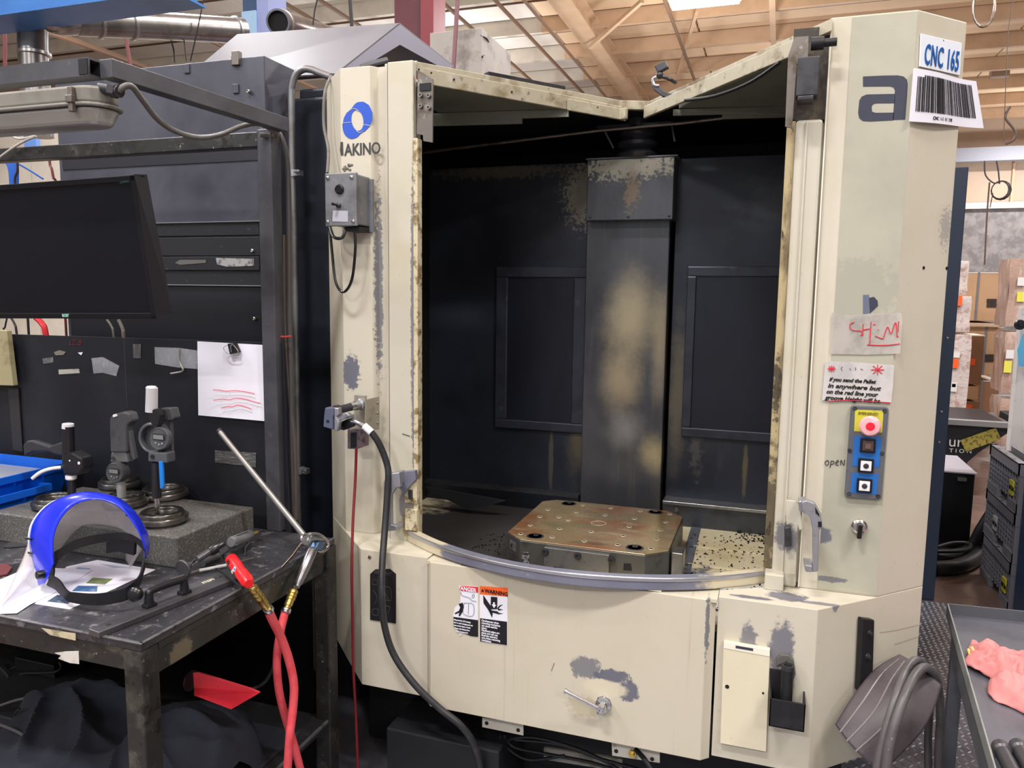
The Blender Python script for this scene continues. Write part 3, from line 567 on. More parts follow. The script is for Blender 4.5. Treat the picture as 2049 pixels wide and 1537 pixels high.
# --- columns
q = M().vprism([(.10, FY), (.297, FY), (.43, 2.333), (.43, 2.42), (.10, 2.42)], .80, 2.305); q.build('column', beige, mc, bevel=.003)
q = M().vprism([(-1.46, 2.333), (-1.327, FY), (-1.222, FY), (-1.205, 2.222), (-1.180, 2.222), (-1.168, FY - .004), (-1.149, FY - .004), (-1.149, 2.41), (-1.46, 2.41)], .80, 2.292); q.build('column', beige, mc, bevel=.002)
M().vprism([(.149, FY - .002), (.2965, FY - .002), (.2965, FY + .004), (.149, FY + .004)], .806, 2.30).build('grey_green_panel', band, mc)
M().box(.098, .102, FY - .012, FY + .02, .806, 2.30).build('column_fold', mat('fold_highlight', sc(222, 216, 200), .4), mc, bevel=.001)
M().box(-1.1490, -1.1462, 2.176, 2.2, .80, 2.285).build('door_gap', mat('gap_shadow_brown', sc(70, 64, 54), .7), mc)
# --- loading-door frames
q = M().box(-1.146, -1.06, 2.17, 2.195, .79, 2.288); q.build('door_frame', frame_p, mc, bevel=.004)
M().box(-1.0598, -1.0445, 2.168, 2.20, .80, 2.06).build('door_edge', rust_edge, mc, bevel=.0015)
q = M().box(.028, .094, 2.19, 2.25, .80, 2.055); q.build('door_frame', frame_p, mc, bevel=.008)
M().box(.052, .058, 2.184, 2.19, .82, 2.05).build('frame_rib', frame_p, mc, bevel=.002)
M().box(.006, .028, 2.20, 2.24, .82, 2.06).build('door_edge', rust_edge_dark, mc, bevel=.002)
for z0, z1 in ((.84, .91), (.93, 1.0)): M().box(-1.088, -1.0455, 2.162, 2.17, z0, z1).build('edge_pad', rust_edge, mc, bevel=.001)
M().box(-1.073, -1.060, 2.155, 2.172, .945, .975).build('latch_block', dsteel, mc, bevel=.001)
# top brackets of the frames
bl = [at(836, 140, Y=2.165), at(866, 158, Y=2.165), at(865, 285, Y=2.165), at(847, 282, Y=2.165), at(846, 270, Y=2.165), at(834, 268, Y=2.165)]
q = M().prism(bl, (0, .006, 0)).build('frame_bracket', steel_plate, mc)
for x, y in ((843, 191), (859, 192), (843, 213), (859, 216)):
    c = at(x, y, Y=2.165); M().lathe(c, (0, -1, 0), [(0, .004), (.0035, .004), (.0035, .009), (.0065, .009), (.007, 0)], 14).build('cap_screw', steel, q, smooth=True)
M().box(at(839, 175, Y=2.16).x, at(861, 175, Y=2.16).x, 2.161, 2.166, at(850, 181, Y=2.16).z, at(850, 166, Y=2.16).z).build('slot', dark_void, q)
for x, y in ((838, 139), (863, 146)): M().cyl(at(x, y, Y=2.168), at(x, y, Y=2.162), .003, 10).build('screw_hole', dark_void, q)
br = M().prism([at(1577, 112, Y=2.14), at(1590, 74, Y=2.14), at(1618, 72, Y=2.14), at(1616, 120, Y=2.14), at(1594, 128, Y=2.14), at(1585, 256, Y=2.14), at(1571, 253, Y=2.14)], (0, .008, 0)).build('frame_bracket', steel_plate, mc)
q = M(); a = at(1597, 114, Y=2.12); b = at(1636, 200, Y=2.12); q.box(a.x, b.x, 2.12, 2.17, b.z + .012, a.z); q.box(a.x + .004, b.x - .01, 2.115, 2.165, b.z, b.z + .012); q.build('door_switch', dsteel, mc, bevel=.003)
M().lathe(at(1623, 88, Y=2.15), (1, 0, 0), [(0, 0), (.016, 0), (.016, .03), (.01, .03), (.01, .06)], 16).build('guide_roller', black_m, mc, smooth=True)
M().box(at(1592, 0, Y=2.2).x, .099, 2.20, 2.25, 2.055, 2.285).build('frame_head', mat('frame_head_dark', sc(56, 50, 44), .5, layers=((20, sc(100, 90, 70), .5, .7, .7),)), mc)
# --- V-shaped header above the bay
hp = [(-1.06, 2.21), (-.565, 2.835), (-.465, 2.875), (.10, 2.165)]
def vband(pts, z0, z1, th, m, name, bev=.002):
    n = len(pts); back = [(x, y + th) for x, y in reversed(pts)]
    return M().vprism(list(pts) + back, z0, z1).build(name, m, mc, bevel=bev)
vband([(-1.149, 2.196), (-1.06, 2.196)] + hp[0:2] + hp[2:], 2.262, 2.293, .035, fascia, 'header')
vband([(-1.035, 2.185), (-.70, 2.625), (-.545, 2.84)], 2.222, 2.268, .02, fascia, 'door_top_rail')
vband([(-.70, 2.612), (-.555, 2.80), (-.535, 2.79), (-.53, 2.80)], 2.218, 2.256, .016, fascia, 'rail_end')
vband([(-.475, 2.82), (-.20, 2.475), (.03, 2.185)], 2.222, 2.262, .02, fascia, 'door_top_rail')
for (x, y, z) in ((-.84, 2.44, 2.245), (-.62, 2.72, 2.245), (-.97, 2.27, 2.25)): M().ball((x + .001, y - .001, z), .0035, 8).build('rail_screw', dark_void, mc)
rp = mat('bay_ceiling_grey', sc(120, 124, 112), .5, layers=((4, sc(92, 96, 88), .4, .7, .6),))
M().vprism([(-1.15, 2.23), (-1.02, 2.23), (-.80, 2.52), (-.72, 2.62), (-1.15, 2.56)], 2.225, 2.24).build('bay_ceiling', rp, mc)
M().vprism([(.10, 2.23), (-.0, 2.26), (-.24, 2.56), (-.34, 2.72), (.10, 2.80)], 2.225, 2.24).build('bay_ceiling', rp, mc)
M().prism([(-1.2, 2.56, 2.225), (-.70, 2.63, 2.225), (-.70, 2.63, 2.20), (-.86, 2.61, 2.20), (-.86, 2.61, 2.182), (-1.2, 2.56, 2.182)], (0, .01, 0)).build('ceiling_baffle', rp, mc)
M().prism([(-.36, 2.73, 2.225), (.12, 2.80, 2.225), (.12, 2.80, 2.19), (-.20, 2.755, 2.19), (-.20, 2.755, 2.205), (-.36, 2.73, 2.205)], (0, .01, 0)).build('ceiling_baffle', rp, mc)
M().tube([at(1370, 201, Y=2.5), at(1430, 192, Y=2.45), at(1500, 165, Y=2.35), at(1560, 125, Y=2.25)], .005, 7).build('switch_cable', black_m, mc, smooth=True)
# rail strips on top of the header
M().bar(Vector((-.92, 2.42, 2.30)), Vector((-.73, 2.66, 2.30)), .03, .012).build('roof_strip', dsteel, mc); M().bar(Vector((-.68, 2.78, 2.30)), Vector((-.55, 2.93, 2.302)), .03, .012).build('roof_strip', steel_plate, mc)
# --- lower boxes and front panel
q = M().vprism([(-.104, BY), (.144, BY), (.297, 2.2), (.43, 2.333), (.43, 2.42), (.10, 2.42), (.10, 2.25), (.05, 2.21), (0, 2.165), (-.104, 2.105)], .345, .80); q.build('lower_box', beige, mc, bevel=.002)
q = M().vprism([(-.958, BY), (-1.188, BY), (-1.327, 2.195), (-1.46, 2.333), (-1.46, 2.41), (-1.15, 2.41), (-1.15, 2.24), (-1.06, 2.16), (-.958, 2.105)], .352, .80); q.build('lower_box', beige, mc, bevel=.002)
cpn = M().prism([(-.955, 2.05, .336), (-.94, 2.035, .336), (-.132, 2.035, .336), (-.110, 2.055, .336), (-.110, 2.06, .336), (-.2, 2.046, .336), (-.9, 2.046, .336), (-.955, 2.056, .336)], (0, 0, .459)); cpanel = cpn.build('front_panel', beige_front, mc, bevel=.002)
# --- curved lip of the bay
def arc(R, cx, yc, x):
    return yc - math.sqrt(max(R * R - (x - cx) ** 2, 0))
CX, RR, YB = -.55, .86, 1.987
YC = YB + RR
def lip(dr, n=40, x0=-1.125, x1=.075): return [(x0 + (x1 - x0) * i / n, arc(RR - dr, CX, YC, x0 + (x1 - x0) * i / n)) for i in range(n + 1)]
o = lip(0); i_ = lip(.032)
q = M().vprism(o + i_[::-1], .80, .836); lipo = q.build('bay_lip', primer, mc, bevel=.004)
o = lip(-.003); i_ = lip(.004)
M().vprism(o + i_[::-1], .826, .8375).build('lip_top_edge', bright_edge, mc, bevel=.0025)
o = lip(.01); i_ = [(o[-1][0], 2.3), (o[0][0], 2.3)]
for xs in ([-.956, -.93, -.9, -.87, -.845], [-.255, -.22, -.18, -.14, -.106]):
    M().vprism([(x, arc(RR - .02, CX, YC, x)) for x in xs] + [(xs[-1], 2.042), (xs[0], 2.042)], .786, .7955).build('lip_shelf', beige_front, mc)
M().box(at(1592, 0, Y=2.15).x, at(1634, 0, Y=2.15).x, 2.15, 2.2, .80, .845).build('frame_foot', frame_p, mc, bevel=.003)
# --- bay floor
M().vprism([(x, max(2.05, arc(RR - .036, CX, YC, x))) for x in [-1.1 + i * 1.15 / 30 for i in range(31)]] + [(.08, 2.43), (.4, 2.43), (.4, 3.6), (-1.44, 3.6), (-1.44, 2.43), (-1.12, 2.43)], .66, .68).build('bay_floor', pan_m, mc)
gs = mat('bay_floor_strip', sc(104, 108, 116), .4, .2, layers=((20, sc(60, 58, 56), .5, .7, .6),))
M().prism([(-.262, 2.2, .68), (-.215, 2.2, .68), (-.235, 3.06, .68), (-.272, 3.06, .68)], (0, 0, .003)).build('floor_strip', gs, mc)
for y in (2.45, 2.62, 2.82): M().box(-.24, .03, y, y + .006, .68, .6835).build('floor_crease', pan_m, mc)
for (x, y) in ((-.25, 2.95), (-.246, 2.8), (-.242, 2.6)): M().lathe((x, y, .683), (0, 0, 1), [(.007, 0), (.005, .004), (0, .005)], 10).build('rivet', dsteel, mc, smooth=True)
q = M(); rnd = random.Random(3)
for k in range(760):
    if k < 520: x = -.26 + rnd.random() * .31; y = 2.24 + (rnd.random() ** 2.0) * .75
    elif k < 640: x = -1.0 + rnd.random() * .2; y = 2.25 + rnd.random() * .5
    else: x = -.1 + rnd.random() * .13; y = 2.95 + rnd.random() * .12
    s_ = .0012 + rnd.random() * .0032; a = rnd.random() * 6; c = Vector((x, y, .681 + s_ * .4))
    q.obox(c, Vector((math.cos(a), math.sin(a), .3)) * s_, Vector((-math.sin(a), math.cos(a), 0)) * s_ * .5, Vector((0, 0, 1)) * s_ * .35)
tag(q.build('swarf_chips', mat('swarf_dark', sc(40, 36, 34), .4, .5), mc), kind='stuff')
q = M()
for k in range(260):
    x = -1.0 + rnd.random() * .22; y = 2.2 + rnd.random() * .3; s_ = .001 + rnd.random() * .002; a = rnd.random() * 6
    q.obox((x, y, .682), Vector((math.cos(a), math.sin(a), .3)) * s_, Vector((-math.sin(a), math.cos(a), 0)) * s_ * .4, Vector((0, 0, 1)) * s_ * .3)
tag(q.build('bright_chips', steel, mc), kind='stuff')
# --- divider wall at the back of the bay
WY = 3.1
M().box(-1.44, -.735, WY, WY + .02, .76, 2.125).build('divider_panel', inner, mc, bevel=.003)
M().box(-.385, .30, WY, WY + .02, .76, 2.125).build('divider_panel', inner, mc, bevel=.003)
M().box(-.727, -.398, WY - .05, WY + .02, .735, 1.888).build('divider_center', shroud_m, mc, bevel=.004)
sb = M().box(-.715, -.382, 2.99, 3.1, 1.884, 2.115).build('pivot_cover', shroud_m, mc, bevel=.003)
for x in (-.70, -.55, -.395):
    M().lathe((x, 2.99, 1.897), (0, -1, 0), [(.006, 0), (.005, .003), (0, .004)], 10).build('cover_screw', dsteel, sb, smooth=True)
M().box(-.72, -.37, 2.985, 3.1, 2.115, 2.12).build('cover_top_edge', mat('edge_grey', sc(96, 98, 104), .4), mc)
q = M(); q.lathe((-.53, 3.04, 2.12), (0, 0, 1), [(.075, 0), (.085, .012), (.06, .03), (.078, .045), (.078, .058), (.058, .07), (.074, .085), (.074, .1), (.06, .115), (.06, .2)], 24); q.build('pivot_bellows', mat('bellows_black', sc(46, 46, 52), .25), mc, smooth=True)
q = M(); q.bar((-.68, 3.0, 2.235), (-.40, 3.0, 2.235), .03, .012); q.bar((-.66, 3.0, 2.235), (-.62, 3.02, 2.16), .006, .012, (0, 1, 0)); q.bar((-.40, 3.0, 2.235), (-.385, 3.0, 2.17), .006, .012, (0, 1, 0)); q.build('pivot_bracket', dsteel, mc)
M().tube([(-1.42, 2.95, 2.165), (-.66, 2.95, 2.215), (-.35, 2.95, 2.225), (.1, 2.9, 2.245)], .006, 8, smooth=False).build('cross_pipe', steel_plate, mc, smooth=True)
wf = mat('divider_window_frame', sc(54, 58, 68), .36, .3, layers=((6, sc(34, 36, 44), .4, .7, .8), (16, sc(92, 88, 78), .62, .74, .6)))
wp = mat('divider_window_dark', sc(30, 33, 43), .3, .2, layers=((3, sc(40, 44, 54), .5, .7, .5, (2, 1, .5)),))
for (x0, x1, y0, y1, bx0, bx1, by0, by1) in ((993, 1166, 534, 868, 1016, 1142, 555, 848), (1376, 1572, 533, 888, 1394, 1562, 553, 868)):
    A = at(x0, y0, Y=WY - .012); B = at(x1, y1, Y=WY - .012); C = at(bx0, by0, Y=WY - .012); D = at(bx1, by1, Y=WY - .012)
    q = M(); q.box(A.x, B.x, WY - .014, WY, C.z, A.z); q.box(A.x, B.x, WY - .014, WY, B.z, D.z); q.box(A.x, C.x, WY - .014, WY, D.z, C.z); q.box(D.x, B.x, WY - .014, WY, D.z, C.z)
    wo = q.build('window_frame', wf, mc, bevel=.004)
    M().box(C.x, D.x, WY - .006, WY, D.z, C.z).build('window_pane', wp, wo)
M().box(-.70, -.69, 3.07, 3.086, 1.2, 1.24).build('window_catch', alu, mc)
q = M(); q.box(-.385, .3, 3.02, 3.1, .775, .788); q.build('gutter_rail', mat('gutter_rail_steel', sc(150, 150, 150), .3, .8, layers=((12, sc(80, 78, 74), .5, .7, .6),)), mc, bevel=.002)
M().prism([(-.385, 3.03, .775), (.3, 3.03, .775), (.3, 3.06, .68), (-.385, 3.06, .68)], (0, .02, 0)).build('gutter_front', mat('gutter_grey', sc(70, 74, 82), .4, .3, layers=((9, sc(44, 46, 52), .5, .7, .7),)), mc)
M().box(-1.44, -.735, 3.05, 3.1, .755, .765).build('gutter_rail', dsteel, mc)
M().prism([(-1.44, 3.05, .755), (-.735, 3.05, .755), (-.735, 3.08, .68), (-1.44, 3.08, .68)], (0, .02, 0)).build('gutter_front', inner, mc)
M().prism([(-.74, 3.0, .74), (-.39, 3.0, .74), (-.41, 2.93, .70), (-.72, 2.93, .70)], (0, .01, -.02)).build('center_apron', mat('apron_grey', sc(88, 90, 96), .4, .3), mc)
q = M()
for k in range(26): q.ball((-.665 + rnd.random() * .16, 2.985 + rnd.random() * .01, .742 + rnd.random() * .004), .004 + rnd.random() * .006, 6, (1.6, .6, .5))
tag(q.build('dried_residue', mat('cream_residue', sc(222, 214, 182), .6), mc), kind='stuff')
for x in (-.33, .02): M().lathe((x, 3.028, .755), (0, -1, 0), [(.01, 0), (.009, .003), (.005, .004), (0, .002)], 12).build('gutter_bolt', steel, mc, smooth=True)
# crumpled cover on the dark side of the bay
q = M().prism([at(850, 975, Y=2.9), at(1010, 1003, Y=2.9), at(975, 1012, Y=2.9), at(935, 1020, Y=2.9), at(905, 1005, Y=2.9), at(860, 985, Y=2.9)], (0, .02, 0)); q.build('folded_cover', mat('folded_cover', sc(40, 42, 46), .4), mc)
# base under the pallet
M().lathe((-.547, 2.58, .68), (0, 0, 1), [(.2, 0), (.2, .02), (.16, .03), (.16, .05)], 32).build('pallet_clamp', dsteel, mc)
M().box(-.272, -.235, 2.40, 2.47, .681, .79).build('locator_block', steel, mc, bevel=.003)
M().box(-.29, -.20, 2.37, 2.49, .681, .692).build('locator_base', dark_void, mc)

# --- brand badge and lettering
def poly(px, m, name, parent, ext=.0012, **pl):
    n = Vector((0, 1, 0)) if 'Y' in pl else Vector(pl['n']).normalized() * (1 if Vector(pl['n']).y > 0 else -1)
    return M().prism([at(x, y, **pl) for x, y in px], n * ext).build(name, m, parent)
logo_b = mat('badge_blue', sc(44, 84, 190), .4)
cr4 = lambda x, y: (600 + x * .34163, y * .34163)
outer = [cr4(*p) for p in ((330, 600), (370, 594), (405, 615), (425, 660), (424, 705), (408, 740), (385, 765), (358, 780), (335, 805), (305, 815), (275, 805), (255, 775), (249, 735), (258, 690), (275, 660), (298, 642), (310, 625))]
hc = cr4(337, 705)
def ring_decal(outer, hc, rx, ry, m, name, parent, Y, tilt=0):
    n = 40; v = []
    for k in range(n):
        t = 2 * math.pi * k / n; dx, dy = math.cos(t), math.sin(t); best = 0
        for i in range(len(outer)):
            (ax, ay), (bx, by) = outer[i], outer[(i + 1) % len(outer)]
            ex, ey = bx - ax, by - ay; den = dx * ey - dy * ex
            if abs(den) < 1e-9: continue
            tt = ((ax - hc[0]) * ey - (ay - hc[1]) * ex) / den; u = ((ax - hc[0]) * dy - (ay - hc[1]) * dx) / den
            if tt > 0 and 0 <= u <= 1: best = max(best, tt)
        r_ = 1 / math.sqrt((math.cos(t - tilt) / rx) ** 2 + (math.sin(t - tilt) / ry) ** 2)
        v.append(at(hc[0] + dx * best, hc[1] + dy * best, Y=Y)); v.append(at(hc[0] + dx * r_, hc[1] + dy * r_, Y=Y))
    f = [(2 * k, 2 * ((k + 1) % n), 2 * ((k + 1) % n) + 1, 2 * k + 1) for k in range(n)]
    q = M(); q.add(v, f); return q.build(name, m, parent, thick=.001)
ring_decal(outer, hc, 12, 21, logo_b, 'badge', mc, FY - .001, -.15)
strokes('badge_gap', mat('badge_gap_cream', sc(205, 200, 180), .5), [[cr4(248, 722), cr4(300, 716)], [cr4(372, 730), cr4(412, 736)], [cr4(300, 642), cr4(318, 636), cr4(345, 650)], [cr4(330, 765), cr4(352, 778), cr4(372, 764)]], .0009, mc, Y=FY - .002)
dk = mat('maker_lettering', sc(60, 60, 62), .5)
a = at(689.5, 311, Y=FY - .0012)
text('maker_lettering', 'AKINO', dk, .0505, a, (1, 0, .0), (0, 0, 1), mc, bold=.0009, sx=.80)
poly([(681, 284), (686, 284), (687, 311), (682, 311)], dk, 'maker_lettering', mc, Y=FY - .0012)
poly([(684.5, 284), (682, 311), (680, 300), (681.5, 284)], dk, 'maker_lettering', mc, Y=FY - .0013)
poly([(677, 282), (680, 283), (683, 297), (680, 301)], dk, 'maker_lettering', mc, n=(-1, -1, 0), d=-.8735)
# big lower-case a and the torn decal under it
cr3 = lambda x, y: (1250 + x * .39033, y * .39033)
ya = FY - .003
poly([cr3(*p) for p in ((1222, 392), (1330, 387), (1400, 386), (1430, 392), (1447, 408), (1451, 430), (1447, 500), (1438, 612), (1375, 614), (1386, 462), (1378, 447), (1360, 442), (1222, 443))], grey_print, 'letter_a', mc, Y=ya)
poly([cr3(*p) for p in ((1386, 481), (1240, 484), (1215, 495), (1203, 515), (1197, 580), (1203, 605), (1222, 620), (1260, 622), (1378, 616), (1381, 577), (1285, 578), (1268, 572), (1266, 545), (1275, 533), (1290, 529), (1384, 528))], grey_print, 'letter_a', mc, Y=ya)
poly([(1727, 590), (1739, 590), (1738, 643), (1727, 642)], mat('blue_grey_decal', sc(96, 104, 124), .5), 'torn_decal', mc, Y=ya)
poly([(1739, 596), (1749, 594), (1756, 602), (1757, 612), (1740, 628)], grey_print, 'torn_decal', mc, Y=ya)
# --- push-button station
PY = FY - .014
grey_pl = mat('button_plate_grey', sc(104, 106, 114), .4, .4, layers=((30, sc(70, 70, 76), .55, .7, .6),))
st = M().prism([at(x, y, Y=PY) for x, y in ((1707, 812), (1775, 815), (1778, 819), (1764, 998), (1760, 1000), (1693, 995), (1690, 990), (1703, 815))], (0, .012, 0)).build('button_station', grey_pl, mc, bevel=.0015)
poly([(1711, 820), (1768, 822), (1765, 866), (1709, 863)], mat('emergency_yellow', sc(196, 190, 60), .45, layers=((30, sc(150, 150, 60), .5, .7, .5),)), 'emergency_plate', st, Y=PY - .001)
pb = mat('button_plate_blue', sc(32, 100, 176), .45, layers=((60, sc(110, 120, 140), .62, .7, .6),))
poly([(1709, 873), (1764, 876), (1759, 936), (1705, 933)], pb, 'blue_plate', st, Y=PY - .001)
poly([(1705, 946), (1758, 949), (1754, 990), (1702, 986)], pb, 'blue_plate', st, Y=PY - .001)
text('emergency_lettering', 'EMERGENCY', mat('olive_lettering', sc(110, 104, 40), .5), .0098, at(1717, 829, Y=PY - .002), (1, 0, -.01), (0, 0, 1), st, sx=.86)
c = at(1739, 850, Y=PY); pk = mat('emergency_pink_mushroom', sc(228, 168, 172), .4, layers=((60, sc(240, 225, 225), .55, .65, .5),))
M().lathe(c, (0, -1, 0), [(.015, 0), (.015, .012), (.0255, .016), (.0265, .022), (.023, .027), (.012, .029), (0, .029)], 28).build('emergency_button', pk, st, smooth=True)
M().lathe(c + Vector((0, -.0292, 0)), (0, -1, 0), [(.011, 0), (.010, .001), (0, .0012)], 20).build('red_center', mat('emergency_red', sc(226, 30, 52), .4), st, smooth=True)
M().lathe(c + Vector((0, -.0265, 0)), (0, -1, 0), [(.0165, 0), (.0175, .0015), (.0185, 0)], 24).build('ring_mark', mat('ring_red', sc(214, 90, 100), .4), st)
for k, (x, y, mm, dot) in enumerate(((1736, 891, mat('brown_button', sc(72, 58, 56), .4), mat('brown_button_cap', sc(96, 76, 70), .4)), (1732, 931, white_plastic, black_m), (1729, 971, white_plastic, black_m))):
    c = at(x, y, Y=PY)
    b_ = M().box(c.x - .0185, c.x + .0185, PY - .008, PY, c.z - .0185, c.z + .0185).build('push_button', black_gloss, st, bevel=.001)
    M().box(c.x - .013, c.x + .013, PY - .012, PY - .008, c.z - .013, c.z + .013).build('button_cap', mm, b_, bevel=.001)
    if k: M().lathe((c.x, PY - .012, c.z), (0, -1, 0), [(.007, 0), (.006, .002), (0, .003)], 16).build('button_dot', dsteel, b_, smooth=True)
    else: M().box(c.x - .007, c.x + .007, PY - .015, PY - .012, c.z - .007, c.z + .007).build('button_dot', dot, b_)
for (x, y) in ((1711, 817), (1770, 822), (1699, 988), (1757, 993), (1700, 902), (1765, 907)):
    M().lathe(at(x, y, Y=PY), (0, -1, 0), [(.0055, 0), (.005, .0025), (.002, .003), (0, .0015)], 12).build('plate_screw', dsteel, st, smooth=True)
# selector switch
c = at(1719, 1053, Y=FY - .003)
ss = M().lathe(c, (0, -1, 0), [(.020, 0), (.020, .006), (.0165, .010), (.013, .011), (.013, .013), (0, .013)], 26).build('selector_switch', chrome, mc, smooth=True)
M().obox(c + Vector((0, -.02, -.008)), Vector((.0055, 0, 0)), Vector((0, .009, 0)), Vector((.001, 0, .019))).build('selector_knob', black_gloss, ss, bevel=.002)
# --- handwriting on the paint and the two taped notes
note_m = mat('cloudy_plastic_note', sc(200, 194, 186), .25, alpha=.6, layers=((12, sc(150, 148, 140), .45, .65, .6),), coat=.3)
n1 = M().prism([at(x, y, Y=FY - .0045) for x, y in ((1665, 626), (1700, 632), (1737, 628), (1803, 626), (1806, 640), (1801, 708), (1740, 710), (1662, 709))], (0, .0008, 0)).build('taped_note', note_m, mc)
red_p = mat('red_pen', sc(214, 44, 66), .5)
strokes('red_writing', red_p, [[cr for cr in ((1709, 645), (1702, 648), (1701, 656), (1708, 661), (1722, 662), (1727, 667), (1722, 671))], [(1727, 648), (1726, 672)], [(1727, 660), (1740, 658)], [(1743, 644), (1740, 690)], [(1747, 650), (1752, 649)], [(1757, 659), (1758, 660)], [(1751, 672), (1760, 676), (1768, 678)], [(1768, 676), (1776, 654), (1783, 668), (1792, 645), (1795, 675)], [(1798, 643), (1797, 664)], [(1797, 672), (1797, 674)], [(1735, 690), (1770, 691), (1801, 688)]], .0012, mc, Y=FY - .0055)
n2 = M().prism([at(x, y, Y=FY - .0045) for x, y in ((1652, 723), (1700, 724), (1789, 731), (1787, 770), (1783, 806), (1700, 803), (1645, 801))], (0, .0008, 0)).build('taped_note', mat('white_plastic_note', sc(214, 210, 208), .3, alpha=.75, layers=((12, sc(170, 168, 166), .45, .65, .5),)), mc)
def star(x, y, r): return [[(x - r, y), (x + r, y)], [(x, y - r * .8), (x, y + r * .8)], [(x - r * .7, y - r * .6), (x + r * .7, y + r * .6)], [(x - r * .7, y + r * .6), (x + r * .7, y - r * .6)]]
strokes('red_writing', red_p, star(1664, 738, 8) + star(1756, 740, 13) + [[(1659, 803), (1700, 801), (1782, 806)]], .0011, mc, Y=FY - .0055)
for (x, y, t) in ((1659, 762, 'if you send the Pallet'), (1656, 775, 'in anywhere but'), (1653, 787, 'on the red line your'), (1651, 799, 'groove Height will be')):
    a = at(x, y, Y=FY - .0052); text('note_writing', t, black_ink, .0155 if 'Pall' not in t else .0135, a, (1, 0, -.018), (0, 0, 1), mc, shear=.25, bold=.0005, sx=.98 if 'any' not in t else 1.25)
strokes('note_writing', black_ink, [[(1686, 734), (1683, 738), (1686, 742)], [(1700, 737), (1703, 741)], [(1712, 735), (1712, 741)], [(1722, 738), (1727, 741)]], .0006, mc, Y=FY - .0052)
strokes('open_writing', black_ink, [[(1656, 921), (1651, 925), (1652, 930), (1657, 930), (1658, 924), (1656, 921)], [(1663, 922), (1661, 936)], [(1663, 923), (1668, 923), (1668, 928), (1662, 929)], [(1673, 927), (1678, 924), (1676, 921), (1672, 926), (1674, 931), (1678, 930)], [(1682, 931), (1683, 921), (1688, 931), (1690, 920)]], .0009, mc, Y=FY - .0035)
# --- bay handles
ha = mat('handle_cast_metal', sc(160, 162, 168), .34, .6, layers=((40, sc(120, 122, 128), .5, .7, .5),))
h = M().prism([at(x, y, Y=2.155) for x, y in ((1573, 1001), (1592, 1003), (1601, 1013), (1606, 1058), (1600, 1062), (1596, 1050), (1592, 1150), (1572, 1148), (1573, 1060))], (0, .006, 0)).build('handle_plate', frame_p, mc, bevel=.001)
q = M(); q.prism([at(x, y, Y=2.10) for x, y in ((1603, 1005), (1613, 1001), (1630, 1007), (1643, 1030), (1646, 1056), (1640, 1060), (1637, 1144), (1626, 1146), (1626, 1060), (1620, 1034), (1606, 1026))], (0, .022, 0))
q.prism([at(x, y, Y=2.10) for x, y in ((1608, 1130), (1626, 1132), (1626, 1146), (1612, 1145))], (0, .06, 0)); q.prism([at(x, y, Y=2.122) for x, y in ((1597, 1003), (1612, 1001), (1612, 1024), (1599, 1024))], (0, .045, 0))
hd = q.build('bay_handle', ha, mc, bevel=.003)
for pts in (((1631, 1014), (1639, 1028), (1640, 1034), (1632, 1027)), ((1637, 1044), (1644, 1044), (1644, 1055), (1637, 1055))): poly(pts, dark_void, 'handle_slot', hd, Y=2.0985)
M().prism([at(x, y, Y=2.13) for x, y in ((1569, 1056), (1582, 1054), (1584, 1094), (1571, 1096))], (0, .03, 0)).build('door_catch', dsteel, mc, bevel=.003)
q = M().prism([at(x, y, Y=2.15) for x, y in ((800, 945), (830, 942), (832, 960), (820, 972), (808, 990), (800, 975))], (0, .02, 0)).build('handle_plate', primer, mc, bevel=.001)
q = M(); q.prism([at(x, y, Y=2.10) for x, y in ((774, 948), (799, 945), (801, 975), (790, 978), (782, 992), (783, 1050), (795, 1053), (795, 1062), (777, 1064), (769, 1056), (767, 965))], (0, .018, 0)); q.prism([at(x, y, Y=2.118) for x, y in ((786, 947), (799, 945), (800, 970), (788, 972))], (0, .04, 0)); q.prism([at(x, y, Y=2.118) for x, y in ((784, 1052), (795, 1053), (795, 1062), (784, 1063))], (0, .05, 0))
q.build('bay_handle', ha, mc, bevel=.003)
# --- stickers on the front panel
cr2 = lambda x, y: (600 + x * .3428, 1010 + y * .3428)
SY = 2.034
def stick(pts, m, name, parent, k=0): return poly([cr2(*p) for p in pts], m, name, parent, ext=.0007, Y=SY - .0007 * k)
ws = stick(((1050, 475), (1212, 487), (1212, 824), (1050, 800)), white_paper, 'warning_sticker', mc, 0)
stick(((1050, 475), (1212, 487), (1212, 537), (1050, 523)), orange, 'orange_header', ws, 1)
stick(((1052, 663), (1209, 684), (1209, 821), (1052, 798)), black_ink, 'black_block', ws, 1)
text('warning_lettering', 'WARNING', black_ink, .0165, at(*cr2(1078, 513), Y=SY - .0016), (1, 0, -.012), (0, 0, 1), ws, bold=.0004, sx=.90)
stick(((1058, 508), (1066, 490), (1075, 510)), black_ink, 'warning_triangle', ws, 2)
for i, t in enumerate(('Carelessness when', 'removing workpiece', 'can cause serious', 'injury.', 'Machined edges are', 'sharp and can cut.', 'Exercise extreme', 'care when removing', 'workpiece.')):
    text('small_print', t, white_paper, .0082, at(*cr2(1060, 680 + i * 14.3), Y=SY - .0016), (1, 0, -.02), (0, 0, 1), ws, sx=.86, bold=.0002)
stick(((1115, 537), (1152, 541), (1151, 610), (1113, 610)), black_ink, 'press_symbol', ws, 2)
stick(((1128, 570), (1138, 571), (1138, 585), (1146, 586), (1133, 604), (1120, 583), (1128, 584)), white_paper, 'arrow_symbol', ws, 3)
stick(((1070, 528), (1082, 545), (1113, 590), (1119, 618), (1150, 622), (1162, 632), (1186, 636), (1160, 640), (1126, 630), (1122, 660), (1100, 615), (1072, 575)), black_ink, 'hand_symbol', ws, 1.5)
